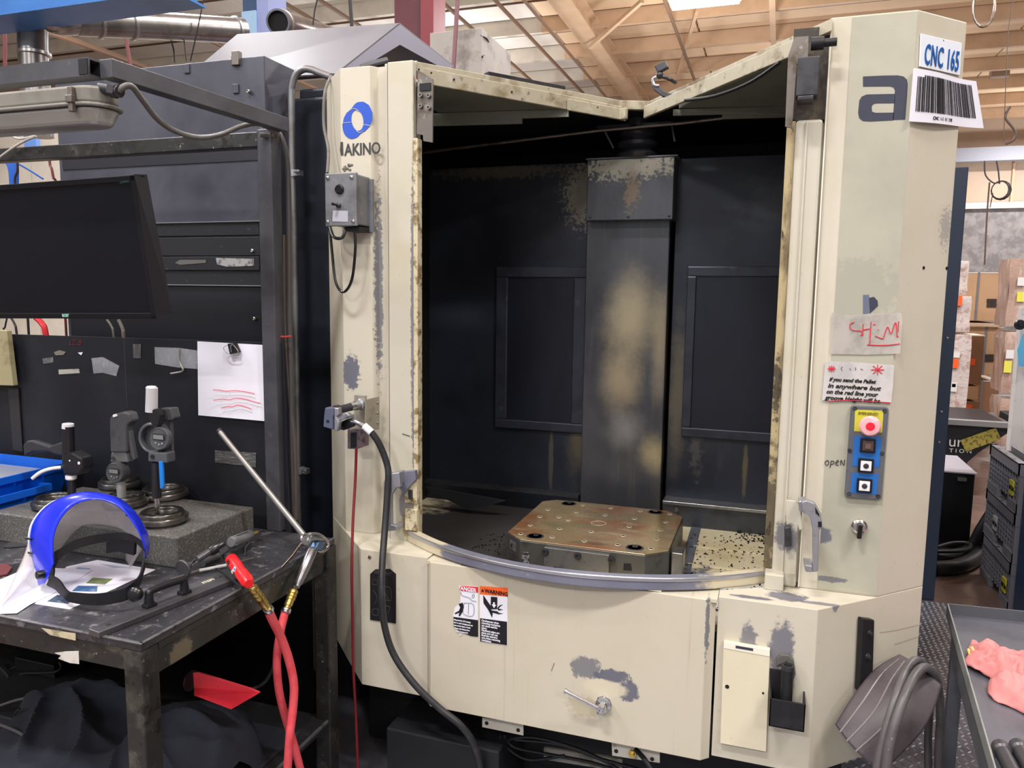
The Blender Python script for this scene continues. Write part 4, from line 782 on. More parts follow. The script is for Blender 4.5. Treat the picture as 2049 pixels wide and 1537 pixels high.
stick(((1152, 604), (1165, 588), (1184, 583), (1166, 597), (1160, 608), (1186, 612), (1158, 618)), black_ink, 'finger_symbol', ws, 2)
ds = stick(((930, 473), (1040, 480), (1040, 772), (1000, 768), (935, 742), (897, 710), (895, 640), (905, 600), (935, 575), (940, 512), (930, 495)), white_paper, 'danger_sticker', mc, 0)
stick(((940, 474), (1040, 481), (1040, 514), (940, 503), (930, 495)), red_paint, 'red_header', ds, 1)
text('danger_lettering', 'ANGER', white_paper, .0165, at(*cr2(937, 498), Y=SY - .0016), (1, 0, -.012), (0, 0, 1), ds, bold=.0004, sx=.92)
stick(((896, 655), (1040, 675), (1040, 772), (1000, 768), (935, 742), (897, 710)), black_ink, 'black_block', ds, 1)
for i, t in enumerate(('Being struck by APC rotating', 'door or other changing parts can', 'cause serious injury or death.', '   Keep a safe distance from', '      fence, if removed for', '               use.')):
    text('small_print', t, white_paper, .0060, at(*cr2(898, 674 + i * 16), Y=SY - .0016), (1, 0, -.02), (0, 0, 1), ds, sx=.76, bold=.0002)
stick(((905, 632), (928, 620), (936, 600), (926, 580), (950, 572), (957, 600), (950, 625), (934, 652), (926, 648), (932, 630), (905, 640)), black_ink, 'figure_symbol', ds, 1.5)
strokes('cabinet_symbol', grey_print, [[cr2(958, 575), cr2(1012, 582), cr2(1010, 648), cr2(955, 636), cr2(958, 575)], [cr2(985, 580), cr2(983, 640)], [cr2(940, 512), cr2(948, 530), cr2(990, 545), cr2(1005, 560), cr2(1030, 565)], [cr2(1005, 540), cr2(1008, 528), cr2(1018, 526), cr2(1016, 540), cr2(1006, 545)]], .0005, ds, Y=SY - .0012)
# black placard
pl_ = poly([cr2(*p) for p in ((410, 405), (440, 378), (525, 376), (560, 405), (560, 694), (410, 672))], mat('placard_black', sc(30, 31, 34), .35), 'placard', mc, ext=.002, Y=BY - .0025)
dim = mat('placard_faint_print', sc(76, 78, 80), .5)
text('placard_lettering', 'APC UNIT', dim, .0165, at(*cr2(436, 402), Y=BY - .003), (1, 0, -.01), (0, 0, 1), pl_, sx=.8)
strokes('placard_diagram', dim, [[cr2(425, 440), cr2(450, 440), cr2(450, 465), cr2(425, 465), cr2(425, 440)], [cr2(430, 500), cr2(450, 540), cr2(436, 580)], [cr2(490, 480), cr2(530, 490), cr2(530, 560), cr2(490, 550)], [cr2(490, 500), cr2(520, 560)], [cr2(425, 610), cr2(455, 612), cr2(455, 645), cr2(425, 640), cr2(425, 610)], [cr2(500, 590), cr2(525, 600), cr2(512, 640)]], .0006, pl_, Y=BY - .003)
M().lathe(at(*cr2(408, 306), Y=BY), (0, -1, 0), [(.006, 0), (.005, .003), (0, .004)], 12).build('box_screw', steel, mc, smooth=True)
# --- panel latch
c = at(1208, 1408, Y=2.035)
la = M().lathe(c, (0, -1, 0), [(.024, 0), (.024, .003), (.0, .003)], 8).build('panel_latch', chrome, mc)
M().lathe(c + Vector((0, -.003, 0)), (0, -1, 0), [(.021, 0), (.021, .010), (.016, .012), (.013, .013), (.013, .034), (.011, .037), (.006, .037), (.006, .03), (0, .03)], 6 * 4).build('latch_barrel', chrome, la, smooth=True)
e = at(1131, 1383, Y=1.985); s0 = c + Vector((-.004, -.03, -.002))
M().tube([s0, s0 + (e - s0) * .35, e], .0055, 12, smooth=False).build('latch_lever', chrome, la, smooth=True)
M().cyl(e - (e - s0) * .03, e + (e - s0) * .03, .0075, 14).build('lever_tip', chrome, la, smooth=True)
M().ball(c + Vector((-.012, -.012, -.022)), .005, 8).build('latch_pin', black_m, la)
# --- cover, black holder and side rail on the box
cv = M().prism([at(x, y, Y=BY - .014) for x, y in ((1448, 1284), (1541, 1300), (1533, 1505), (1441, 1488))], (0, .014, 0)).build('cover_plate', mat('cover_cream', sc(218, 210, 184), .42, layers=((30, sc(150, 140, 115), .66, .74, .4), (4, sc(205, 196, 168), .4, .7, .5))), mc, bevel=.0015)
poly([(1449, 1285), (1540, 1301), (1540, 1314), (1448, 1297)], mat('cover_bright_lip', sc(235, 230, 212), .4), 'cover_lip', cv, Y=BY - .0152)
poly([(1472, 1292), (1507, 1298), (1507, 1303), (1472, 1297)], grey_print, 'cover_label', cv, Y=BY - .016)
for (x, y, rr) in ((1455, 1374, .0055), (1527, 1387, .003)): M().lathe(at(x, y, Y=BY - .014), (0, -1, 0), [(rr, 0), (rr, .001), (0, .001)], 12).build('key_hole', dark_void, cv)
hb_ = M(); A = at(1541, 1398, Y=1.985); B = at(1609, 1466, Y=1.985)
hb_.box(A.x, B.x, 1.985, 1.99, B.z, A.z); hb_.box(A.x, A.x + .004, 1.985, BY, B.z, A.z); hb_.box(B.x - .004, B.x, 1.985, BY, B.z, A.z); hb_.box(A.x, B.x, 1.985, BY, B.z, B.z + .004)
hk = hb_.build('holder_tray', black_m, mc, bevel=.001)
M().tube([at(1572, 1412, Y=2.02), at(1576, 1334, Y=2.03)], .0155, 16, smooth=False).build('holder_tube', black_m, hk, smooth=True)
M().lathe(at(1577, 1331, Y=2.029), (0, 0, 1), [(.010, -.01), (.010, 0), (.0165, 0), (.0165, -.012)], 18).build('tube_rim', dsteel, hk, smooth=True)
M().prism([at(x, y, Y=2.046) for x, y in ((1541, 1340), (1566, 1344), (1566, 1400), (1541, 1398))], (0, .01, 0)).build('holder_plate', black_m, hk)
M().prism([at(x, y, Y=2.044) for x, y in ((1553, 1335), (1553, 1318), (1562, 1310), (1578, 1311), (1588, 1322), (1592, 1350), (1588, 1362), (1575, 1325))], (0, .01, 0)).build('holder_flap', mat('flap_grey', sc(90, 88, 84), .5), hk, bevel=.003)
off = Vector((1, -1, 0)).normalized()
sr = M().prism([at(x, y, **CH) + off * .018 for x, y in ((1716, 1233), (1739, 1236), (1735, 1372), (1709, 1378))], -off * .018).build('side_rail', black_m, mc, bevel=.003)
for (x, y) in ((1729, 1262), (1725, 1308)): M().lathe(at(x, y, **CH) + off * .018, off, [(.009, 0), (.0085, .002), (.005, .002), (.005, .007), (0, .007)], 14).build('rail_bolt', dsteel, sr, smooth=True)
for (x, y) in ((1848, 536), (1894, 537)): M().lathe(at(x, y, **CH), off, [(.0045, -.001), (.0045, .001), (0, .001)], 12).build('bolt_hole', dark_void, mc)
# scratch on the angled face
sc_m = mat('scratch_dark', sc(120, 104, 88), .6)
q = M(); q.tube([at(x, y, **CH) for x, y in ((1760, 1266), (1790, 1262), (1842, 1250))], .0007, 4); q.tube([at(x, y, **CH) for x, y in ((1790, 1290), (1838, 1274))], .0007, 4); q.build('scratch', sc_m, mc)
q = M(); q.tube([at(x, y, Y=2.034) for x, y in ((1103, 1343), (1109, 1327))], .0008, 4); q.build('scratch', sc_m, mc)
q = M(); q.tube([at(x, y, Y=2.169) for x, y in ((805, 868), (820, 873))], .0012, 4); q.build('scratch', black_ink, mc)
# --- underside brackets, rear cabinet
wbm = mat('bracket_white_worn', sc(205, 200, 186), .45, layers=((20, sc(120, 112, 98), .55, .7, .7),))
b1 = poly([(965, 1436), (1047, 1449), (1047, 1472), (965, 1455)], wbm, 'lower_bracket', mc, ext=.004, Y=2.10)
for (x, y) in ((974, 1447), (1037, 1461)): M().lathe(at(x, y, Y=2.10), (0, -1, 0), [(.006, 0), (.006, .002), (0, .002)], 12).build('bracket_bolt', black_m, b1)
b2 = poly([(1224, 1486), (1320, 1505), (1320, 1527), (1225, 1512)], wbm, 'lower_bracket', mc, ext=.004, Y=2.10)
for (x, y) in ((1233, 1503), (1305, 1519)): M().lathe(at(x, y, Y=2.10), (0, -1, 0), [(.006, 0), (.006, .002), (0, .002)], 12).build('bracket_bolt', black_m, b2)
c = at(1266, 1507, Y=2.10); M().lathe(c, (0, -1, 0), [(.012, 0), (.012, .008), (.007, .008), (.007, .014), (0, .014)], 6).build('bracket_nut', brass, b2)
poly([(1088, 1497), (1245, 1520), (1245, 1545), (1088, 1520)], mat('rail_worn_grey', sc(120, 118, 110), .5, layers=((20, sc(60, 56, 50), .5, .7, .7),)), 'lower_rail', mc, ext=.01, Y=2.16)
M().box(-1.1, -.72, 2.05, 2.3, 0, .225).build('sump_tank', mat('sump_dark_paint', sc(26, 27, 31), .4), mc, bevel=.005)
for pts in (((1000, 1470), (1020, 1500), (1060, 1520), (1130, 1512)), ((1008, 1470), (1030, 1495), (1090, 1508), (1180, 1525), (1260, 1550)), ((1030, 1480), (1120, 1490), (1200, 1518), (1300, 1545)), ((960, 1520), (990, 1490), (1060, 1475), (1160, 1500), (1240, 1540))):
    M().tube([at(x, y, Y=2.13) for x, y in pts], .005, 7).build('sump_cable', black_gloss, mc, smooth=True)
M().tube([at(1272, 1500, Y=2.09), at(1290, 1520, Y=2.06), at(1310, 1550, Y=2.05)], .007, 8).build('sump_cable', black_m, mc, smooth=True)
for x in (-.98, -.86): M().box(x, x + .02, 2.25, 2.27, .02, .36).build('base_strut', dsteel, mc)
rc = M().box(.3, .875, 4.43, 5.2, 0, 2.25).build('rear_cabinet', mat('rear_navy_paint', sc(38, 50, 68), .4), mc, bevel=.004)
for z in (.62, .46, 1.0): M().lathe((.84, 4.43, z + .4), (0, -1, 0), [(.008, 0), (.006, .004), (0, .005)], 8).build('cabinet_rivet', steel, rc)

# ---------------------------------------------------------------- pallet
pa = root('machine_pallet', (-.547, 2.58, .7), 'octagonal oily brown steel pallet with bolt holes inside the loading bay', 'pallet')
x0, x1, y0, y1, z1 = -.817, -.277, 2.32, 2.84, .80
oct_ = [(x0 + .065, y0), (x1 - .065, y0), (x1, y0 + .065), (x1, y1 - .06), (x1 - .065, y1), (x0 + .045, y1), (x0, y1 - .045), (x0, y0 + .065)]
M().vprism(oct_, .712, z1 - .004).build('pallet_body', mat('pallet_side_steel', sc(96, 95, 92), .36, .6, layers=((20, sc(64, 62, 60), .5, .72, .7),)), pa, bevel=.002)
M().vprism([(x + (.002 if x < -.5 else -.002), y + (.002 if y < 2.5 else -.002)) for x, y in oct_], z1 - .004, z1).build('top_face', pallet_top, pa, bevel=.0015)
hole_r = mat('hole_chamfer', sc(225, 218, 196), .25, .5)
for (px, py) in ((1138, 1008), (1311, 1025), (1071, 1073), (1270, 1096)):
    c = at(px, py, Z=z1)
    hh = M().lathe(c, (0, 0, 1), [(.029, 0), (.028, .001), (.0225, .001), (.0225, .0006)], 28).build('locating_hole', dsteel, pa, smooth=True)
    M().lathe(c, (0, 0, 1), [(.0225, .0007), (0, .0007)], 24).build('hole_depth', dark_void, hh)
    M().lathe(c + Vector((0, .008, .0008)), (0, 0, 1), [(.009, 0), (.009, .0012), (.004, .0012), (.004, .0008)], 16).build('hole_screw', steel, hh, smooth=True)
for (px, py) in ((1166, 1011), (1222, 1017), (1281, 1023), (1340, 1029), (1096, 1020), (1153, 1025), (1211, 1031), (1270, 1038), (1332, 1045), (1080, 1034), (1137, 1041), (1259, 1054), (1322, 1061), (1061, 1051), (1120, 1058), (1183, 1064), (1247, 1072), (1314, 1079), (1042, 1068), (1105, 1075), (1169, 1083), (1236, 1090), (1303, 1098), (1118, 1035)):
    c = at(px, py, Z=z1)
    th_ = M().lathe(c, (0, 0, 1), [(.0095, 0), (.009, .0009), (.0068, .0009), (.0066, .0002)], 16).build('threaded_hole', hole_r, pa, smooth=True)
    M().lathe(c + Vector((0, -.001, 0)), (0, 0, 1), [(.0068, .0005), (0, .0005)], 12).build('thread_depth', dark_void, th_)
M().lathe(at(1198, 1047, Z=z1), (0, 0, 1), [(.027, 0), (.027, .0006), (.0245, .0006), (.0245, 0)], 30).build('center_ring', hole_r, pa)
fp = M().box(-.665, -.452, 2.306, 2.32, .69, .789).build('front_plate', mat('front_plate_steel', sc(122, 121, 118), .34, .65, layers=((24, sc(88, 86, 84), .5, .72, .6),)), pa, bevel=.002)
for (px, py) in ((1091, 1104), (1156, 1112), (1224, 1121)):
    c = at(px, py, Y=2.306); M().lathe(c, (0, -1, 0), [(.0125, 0), (.0125, .0015), (.010, .0015), (.010, .006), (.006, .0065), (.006, .003), (0, .003)], 18).build('plate_bolt', dsteel, fp, smooth=True)
for x in (-.625, -.50): M().lathe((x, 2.306, .715), (0, -1, 0), [(.014, 0), (.014, .001), (0, .001)], 20).build('plate_hole', dark_void, fp)
M().prism([at(x, y, Y=2.318) for x, y in ((1248, 1128), (1262, 1128), (1264, 1142), (1247, 1141))], (0, .003, 0)).build('side_slot', dark_void, pa)
M().box(x0 + .075, x0 + .1, 2.317, 2.322, .72, .76).build('side_slot', mat('bright_pitted', sc(170, 170, 172), .3, .6, layers=((120, sc(20, 20, 22), .5, .54, .9),)), pa)
c = Vector((x0 + .032, y0 + .033, .765)); M().obox(c, Vector((.014, -.014, 0)), Vector((-.002, -.002, 0)), Vector((0, 0, .014))).build('corner_plate', alu, pa)
text('corner_lettering', 'IT', black_ink, .016, c + Vector((-.0105, .0045, -.006)), (1, -1, 0), (0, 0, 1), pa)
M().lathe((-.547, 2.58, .70), (0, 0, 1), [(.17, 0), (.17, .012)], 24).build('pallet_cone', dsteel, pa)
# ================================================================ things fixed on or hanging from the machine
def qpt(Q, u, v):
    a, b, c, d = Q; return tuple((a[i] * (1 - u) + b[i] * u) * (1 - v) + (d[i] * (1 - u) + c[i] * u) * v for i in (0, 1))
CH2 = dict(n=(1, -1, 0), d=-1.897)
r = root('machine_number_sign', at(1880, 110, **CH2), 'white sign reading CNC 165 on the column of the machine', 'sign')
M().prism([at(x, y, **CH2) for x, y in ((1843, 67), (1925, 86), (1921, 151), (1840, 133))], (-.002, .002, 0)).build('sign_plate', mat('sign_white', sc(226, 232, 240), .35), r, bevel=.001)
a = at(1848, 127, n=(1, -1, 0), d=-1.8965); e = at(1918, 143, n=(1, -1, 0), d=-1.8965)
text('sign_lettering', 'CNC 165', blue_ink, .068, a + Vector((.001, -.001, .0)), (e - a), (0, 0, 1), r, sx=.46, bold=.0011, gap=1.1)
for x in (1863, 1912): M().lathe(at(1888, 81, **CH2), (1, -1, 0), [(.002, 0), (.0, .001)], 8).build('rivet', black_ink, r)
CH3 = dict(n=(1, -1, 0), d=-1.893)
r = root('barcode_sheet', at(1890, 200, **CH3), 'curled white barcode sheet taped below the machine number sign', 'sheet')
Q = [(1828, 136), (1951, 163), (1966, 257), (1819, 243)]
def bq(u, v, k=0):
    x, y = qpt(Q, u, v); p = at(x, y, n=(1, -1, 0), d=-1.893 + k)
    return p + Vector((1, -1, 0)) * (.004 * math.sin(u * 5) + (.012 * max(0, u - .7) ** 1.5 * 3 if u > .7 else 0))
M().grid(lambda u, v: bq(u, v), 24, 6).build('paper', white_paper, r, thick=.0008)
rb = random.Random(11); u = .07; q = M()
while u < .93:
    w = rb.choice((.006, .009, .014)); 
    p = [bq(u, .10 if u > .15 else .14, .002), bq(min(u + w, .95), .10 if u > .15 else .14, .002), bq(min(u + w, .95), .80, .002), bq(u, .80, .002)]
    q.add(p, [(0, 1, 2, 3)]); u += w + rb.choice((.006, .008, .012))
tag(q.build('barcode_bars', black_ink, r, thick=.0004), kind='stuff')
text('small_print', 'CNC 165 BE 208', black_ink, .012, bq(.30, .93, .0025), bq(.7, .93) - bq(.3, .93), (0, 0, 1), r, sx=.95)
# switch box on the slim column
xr = at(742, 400, Y=FY).x; yf = at(713, 400, X=xr).y; A = at(649.5, 347, Y=yf); B = at(716, 452, Y=yf)
r = root('switch_box', ((A.x + B.x) / 2, 2.15, B.z), 'grey cast electrical box with two black buttons under the maker lettering', 'electrical box')
cast = mat('cast_box_grey', sc(128, 130, 134), .42, .35, layers=((14, sc(92, 94, 98), .45, .7, .7), (40, sc(170, 170, 170), .65, .73, .5)))
M().box(A.x + .004, xr, yf + .012, FY, B.z + .004, A.z - .004).build('box_body', cast, r, bevel=.005)
M().box(A.x, xr, yf, yf + .012, B.z, A.z).build('box_lid', cast, r, bevel=.003)
for (x, y) in ((656, 356), (704, 355), (656, 444), (707, 443)): M().lathe(at(x, y, Y=yf), (0, -1, 0), [(.0055, 0), (.0055, .003), (.003, .0045), (0, .0045)], 14).build('lid_screw', chrome, r, smooth=True)
M().lathe(at(680, 379, Y=yf), (0, -1, 0), [(.0145, 0), (.0145, .006), (.011, .009), (.011, .007), (0, .007)], 24).build('black_button', black_gloss, r, smooth=True)
c = at(678, 411, Y=yf); tg = M().lathe(c, (0, -1, 0), [(.008, 0), (.008, .006), (.005, .008), (.0035, .010), (0, .010)], 16).build('toggle_nut', dsteel, r, smooth=True)
M().tube([c + Vector((0, -.008, 0)), c + Vector((-.009, -.024, .002))], .003, 10, rs=[.0025, .0048]).build('toggle_lever', black_gloss, tg, smooth=True)
poly([(666, 421), (696, 422), (696, 444), (665, 443)], mat('blank_label', sc(172, 174, 186), .4), 'label_plate', r, Y=yf - .001)
M().box(at(683, 0, Y=yf + .02).x, xr, yf + .02, FY, B.z - .014, B.z).build('cable_gland_block', black_m, r, bevel=.003)
M().box(xr - .001, xr + .012, FY - .01, FY, B.z - .012, A.z - .01).build('mounting_flange', cast, r)
q = M(); c = at(698, 338, Y=2.17)
for i in range(10): q.ball(c + Vector((rnd.random() * .03 - .015, -rnd.random() * .01, rnd.random() * .02 - .008)), .006, 6, (1, .5, .8))
q.build('sealant_lump', mat('sealant', sc(110, 106, 98), .5, layers=((60, sc(60, 58, 54), .5, .6, .7),)), r)
tag(M().tube([at(710, 464, Y=2.13), at(711, 500, Y=2.13), at(704, 560, Y=2.14), at(688, 584, Y=2.15), at(672, 565, Y=2.16), at(664, 500, Y=2.18), at(660, 455, Y=2.2)], .0045, 9).build('black_cable', black_gloss, smooth=True), 'thin black cable looping beneath the grey switch box', 'cable')
tag(M().tube([at(660, 452, Y=2.16), at(668, 474, Y=2.12), at(684, 476, Y=2.11), at(691, 462, Y=2.12)], .005, 9).build('short_cable', black_gloss, smooth=True), 'short black cable curled tight against the switch box underside', 'cable')
tag(M().tube([at(663, 152, Y=2.3), at(650, 185, Y=2.25), at(648, 250, Y=2.24), at(657, 300, Y=2.22), at(655, 347, Y=2.16)], .005, 9).build('grey_cable', cable_m, smooth=True), 'grey cable running down beside the blue badge into the switch box', 'cable')
# clamp and coupling unit on the slim column
r = root('hose_coupling', at(715, 835, Y=2.15), 'steel coupling unit with grey lever block bolted to the slim column', 'coupling')
c1 = lambda x, y: (640 + x * .14314, 740 + y * .14314)
q = M().prism([at(*c1(*p), Y=2.16) for p in ((478, 350), (640, 362), (640, 820), (478, 800))], (0, .008, 0)); q.build('back_plate', mat('bracket_beige_metal', sc(168, 162, 146), .4, .4, layers=((30, sc(120, 114, 100), .5, .7, .5),)), r, bevel=.001)
M().prism([at(*c1(628, 420), Y=2.12), at(*c1(820, 372), Y=2.19), at(*c1(820, 835), Y=2.19), at(*c1(628, 860), Y=2.12)], (.002, .003, 0)).build('side_plate', mat('bracket_beige_metal', sc(168, 162, 146), .4, .4), r, bevel=.001)
for y in (460, 600, 740): M().ball(at(*c1(808, y), Y=2.183), .005, 10).build('plate_screw', steel, r)
A = at(*c1(590, 480), Y=2.14); B = at(*c1(430, 520), Y=2.10); C = at(*c1(270, 560), Y=2.06)
M().cyl(A, B, .013, 20).build('spindle', chrome, r, smooth=True)
M().lathe(A + (A - B) * .1, B - A, [(.0195, 0), (.0195, .012), (.015, .016), (.015, .03)], 24).build('bearing_ring', alu, r, smooth=True)
M().cyl(B, C, .0125, 18).build('clevis', dsteel, r, smooth=True)
M().cyl(C - (B - C) * .0, C + (C - B) * .35, .0165, 20).build('clevis_end', dsteel, r, smooth=True)
lb_ = M().prism([at(*c1(*p), Y=2.03) for p in ((70, 530), (190, 528), (192, 640), (178, 660), (178, 840), (45, 800), (55, 640))], (0, .03, 0)).build('lever_block', mat('lever_blue_grey', sc(82, 88, 108), .4), r, bevel=.003)
M().lathe(at(*c1(112, 722), Y=2.03), (0, -1, 0), [(.005, 0), (.005, .0008), (0, .0008)], 14).build('block_hole', dark_void, lb_)
M().prism([at(*c1(*p), Y=2.035) for p in ((190, 528), (262, 535), (268, 620), (230, 660), (270, 740), (240, 865), (195, 850), (196, 660))], (0, .02, 0)).build('lever_fork', alu, r, bevel=.003)
M().prism([at(*c1(*p), Y=2.05) for p in ((210, 640), (380, 600), (420, 650), (360, 690), (230, 715))], (0, .02, 0)).build('lever_arm', alu, r, bevel=.003)
M().prism([at(*c1(*p), Y=2.07) for p in ((272, 740), (400, 680), (440, 740), (430, 810), (330, 850), (274, 835))], (0, .03, 0)).build('black_body', black_gloss, r, bevel=.003)
M().prism([at(*c1(*p), Y=2.12) for p in ((385, 830), (620, 830), (622, 1075), (520, 1110), (385, 1105))], (0, .03, 0)).build('valve_block', mat('valve_grey', sc(120, 108, 112), .35, .5, layers=((30, sc(70, 46, 52), .5, .65, .8),)), r, bevel=.002)
M().prism([at(*c1(*p), Y=2.115) for p in ((430, 880), (500, 880), (500, 1085), (430, 1095))], (0, .01, 0)).build('valve_slot', dark_void, r)
M().tube([at(*c1(390, 735), Y=2.08), at(*c1(470, 720), Y=2.08), at(*c1(560, 755), Y=2.08), at(*c1(640, 800), Y=2.08)], .009, 14, rs=[.008, .0085, .007, .0095]).build('hose_fitting', chrome, r, smooth=True)
M().tube([at(*c1(620, 785), Y=2.08), at(*c1(725, 880), Y=2.08)], .0115, 16, smooth=False).build('hose_ferrule', white_plastic, r, smooth=True)
bh = [at(x, y, Y=Y) for x, y, Y in ((741, 862, 2.08), (757, 885, 2.09), (770, 915, 2.1), (777, 945, 2.1), (775, 990, 2.09), (770, 1060, 2.06), (765, 1130, 2.01), (764, 1190, 1.98), (769, 1250, 1.98), (788, 1310, 1.98), (830, 1370, 1.98), (880, 1418, 1.99), (925, 1455, 2.0), (952, 1500, 2.02), (965, 1560, 2.03))]
tag(M().tube(bh, .0105, 12).build('black_hose', mat('black_hose', sc(40, 40, 43), .4, layers=((14, sc(66, 66, 68), .5, .7, .6),)), smooth=True), 'thick black hose sweeping down across the front of the machine', 'hose')
tag(M().tube([at(x, y, Y=Y) for x, y, Y in ((713, 898, 2.1), (711, 960, 2.1), (706, 1050, 2.06), (704, 1150, 2.02), (706, 1260, 2.02), (707, 1340, 2.02), (712, 1430, 2.03), (717, 1560, 2.03))], .0045, 9).build('red_cable', mat('dark_red_cable', sc(112, 24, 30), .4), smooth=True), 'thin dark red cable hanging straight down from the coupling unit', 'cable')
# coolant nozzle clamped on the header
r = root('clamped_nozzle', (-.40, 2.8, 2.3), 'small articulated nozzle clamped on the stained header of the bay', 'nozzle')
Yn = 2.72; n_ = lambda x, y, dy=0: at(*cr3(x, y), Y=Yn + dy)
M().obox(n_(190, 345), Vector((.018, 0, .008)), Vector((0, .012, 0)), Vector((-.006, 0, .012))).build('head', dsteel, r, bevel=.003)
M().ball(n_(180, 385), .013, 12).build('ball_joint', dsteel, r, smooth=True)
M().tube([n_(165, 395), n_(145, 405), n_(150, 435), n_(175, 440)], .005, 8).build('clamp_ring', alu, r, smooth=True)
M().tube([n_(185, 390), n_(230, 405), n_(262, 425, .02)], .006, 8).build('arm', dsteel, r, smooth=True)
M().prism([n_(135, 440), n_(170, 430), n_(200, 468), n_(275, 490), n_(282, 515), n_(262, 512), n_(190, 492), n_(150, 460)], (0, .02, 0)).build('jaw', dsteel, r, bevel=.002)
# ================================================================ hood, cabinet and conduit
r = root('peaked_hood', (-1.75, 2.9, 2.3), 'light grey peaked sheet-metal hood on the roof behind the black cabinet', 'hood')
ap = Vector((-1.46, 2.87, 2.65)); al = Vector((-2.24, 2.87, 2.65)); fe = at(688, 142, Y=2.60); fe = Vector((-1.52, 2.52, 2.405)); re = Vector((-1.30, 3.24, 2.43))
ap = at(800, 49, Y=2.88); re = at(908, 134, Y=3.22); fe = at(672, 150, Y=2.54); al = at(476, 71, Y=2.86); fl = at(360, 122, Y=2.54)
fl.z = min(fl.z, fe.z + .02)
def sheet(pts, name, m, th=.006):
    n = (pts[1] - pts[0]).cross(pts[2] - pts[0]).normalized() * th
    return M().prism(pts, n).build(name, m, r)
sheet([ap, al, fl, fe], 'front_slope', hood_m); sheet([ap, re, re + (al - ap), al], 'rear_slope', hood_m)
inn = lambda p, k: p + (Vector(((fe.x + re.x) / 2, (fe.y + re.y) / 2, fe.z)) - p) * k
ax_ = Vector((al.x - ap.x, 0, 0)).normalized()
M().prism([ap, fe, fe + (re - fe) * .12, inn(ap, .28), re + (fe - re) * .12, re], ax_ * .006).build('gable_frame', mat('hood_edge_lilac', sc(150, 150, 164), .42, .3), r)
M().prism([p + ax_ * .55 for p in (ap, fe, re)], ax_ * .01).build('inner_baffle', mat('hood_inside', sc(140, 134, 126), .6), r)
q = M(); cc = (fe + re) / 2 + Vector((-.12, 0, -.03))
q.lathe(cc + Vector((0, -.05, 0)), (0, 1, 0), [(.06, 0), (.09, .03), (.09, .28), (.06, .33)], 26); q.build('filter_drum', black_m, r, smooth=True)
q = M()
for k in range(26): q.lathe(at(718 + k * 2.1, 134 - k * .55, Y=2.66 + k * .004), (0, 1, 0), [(.010, 0), (.013, .003), (.010, .006)], 6)
tag(q.build('filter_mesh', mat('mesh_grey', sc(96, 96, 100), .5), r), kind='stuff')
# black side body of the machine
sbp = M(); x0 = at(590, 600, Y=2.51).x
sbp.vprism([(x0, 2.51), (-1.47, 2.51), (-1.455, 2.53), (-1.455, 4.3), (x0, 4.3)], .0, 2.30); sbp.vprism([(x0, 2.56), (-1.50, 2.56), (-1.48, 4.3), (x0, 4.3)], 2.30, 2.345)
sbp.build('side_cover', navy_paint, mc, bevel=.012)
# cabinet
r = root('black_cabinet', (-2.2, 2.5, 0), 'tall charcoal black sheet-metal cabinet behind the monitor and bench', 'cabinet')
CYF = 2.35; xl = at(117, 300, Y=CYF).x; xr_ = at(528, 109, Y=CYF).x; zt = 2.405
M().box(xl, xr_, CYF, 2.53, .0, zt).build('cabinet_body', cab_paint, r, bevel=.003)
zc = lambda y, x=430: at(x, y, Y=CYF).z
M().box(xl + .02, xr_ - .002, CYF - .004, CYF, zc(325), zc(281)).build('dark_band', mat('cabinet_band', sc(36, 37, 43), .4, layers=((60, sc(90, 90, 90), .7, .76, .5),)), r)
for (y0_, y1_, dep, mm) in ((446, 472, .012, cab_low), (475, 512, .010, cab_low), (514, 541, .016, cab_low), (543, 570, .008, cab_low), (573, 900, .006, mat('cabinet_low_panel', sc(28, 30, 37), .36, layers=((90, sc(96, 96, 98), .70, .75, .5),)))):
    M().box(xl + .02, xr_ - .03, CYF - dep, CYF, zc(y1_), zc(y0_)).build('cabinet_rail', mm, r, bevel=.0015)
for yv in (445, 571): M().box(xl + .02, xr_ - .01, CYF - .018, CYF, zc(yv) - .0015, zc(yv) + .0015).build('bright_seam', mat('seam_bright', sc(150, 150, 152), .35, .5), r)
M().box(xr_ - .012, xr_ - .002, CYF - .014, CYF, .6, zc(255)).build('edge_trim', mat('edge_trim_grey', sc(96, 96, 100), .4, .4), r)
for (x, y) in ((375, 138), (470, 122), (473, 178)):
    a = at(x, y, Y=CYF); cl = M().box(a.x - .012, a.x + .012, CYF - .006, CYF, a.z - .016, a.z + .016).build('latch_plate', cab_paint, r, bevel=.002)
M().box(at(464, 0, Y=CYF).x, at(478, 0, Y=CYF).x, CYF - .012, CYF + .01, zc(132, 470), zc(104, 470)).build('top_clip', steel_plate, r, bevel=.002)
for (x, y) in ((497, 183), (505, 502), (509, 638)): M().lathe(at(x, y, Y=CYF - .012), (0, -1, 0), [(.007, -.006), (.007, .003), (.004, .005), (.002, .004), (0, .002)], 14).build('cabinet_bolt', steel, r, smooth=True)
M().prism([at(x, y, Y=CYF - .018) for x, y in ((432, 516), (508, 518), (508, 532), (455, 534), (434, 529))], (0, .001, 0)).build('tape_scrap', mat('grey_tape_scrap', sc(150, 150, 150), .4, layers=((50, sc(70, 70, 72), .5, .6, .8),)), r)
M().prism([at(x, y, Y=CYF - .018) for x, y in ((350, 526), (360, 520), (412, 520), (412, 526), (360, 530))], (0, .001, 0)).build('tape_scrap', mat('grey_smear', sc(92, 90, 88), .5), r)
poly([(528, 108), (535, 112), (550, 170), (550, 200), (532, 190)], mat('bright_patch_panel', sc(120, 124, 140), .35, .3), 'cabinet_corner_patch', r, X=xr_ + .001) if False else None
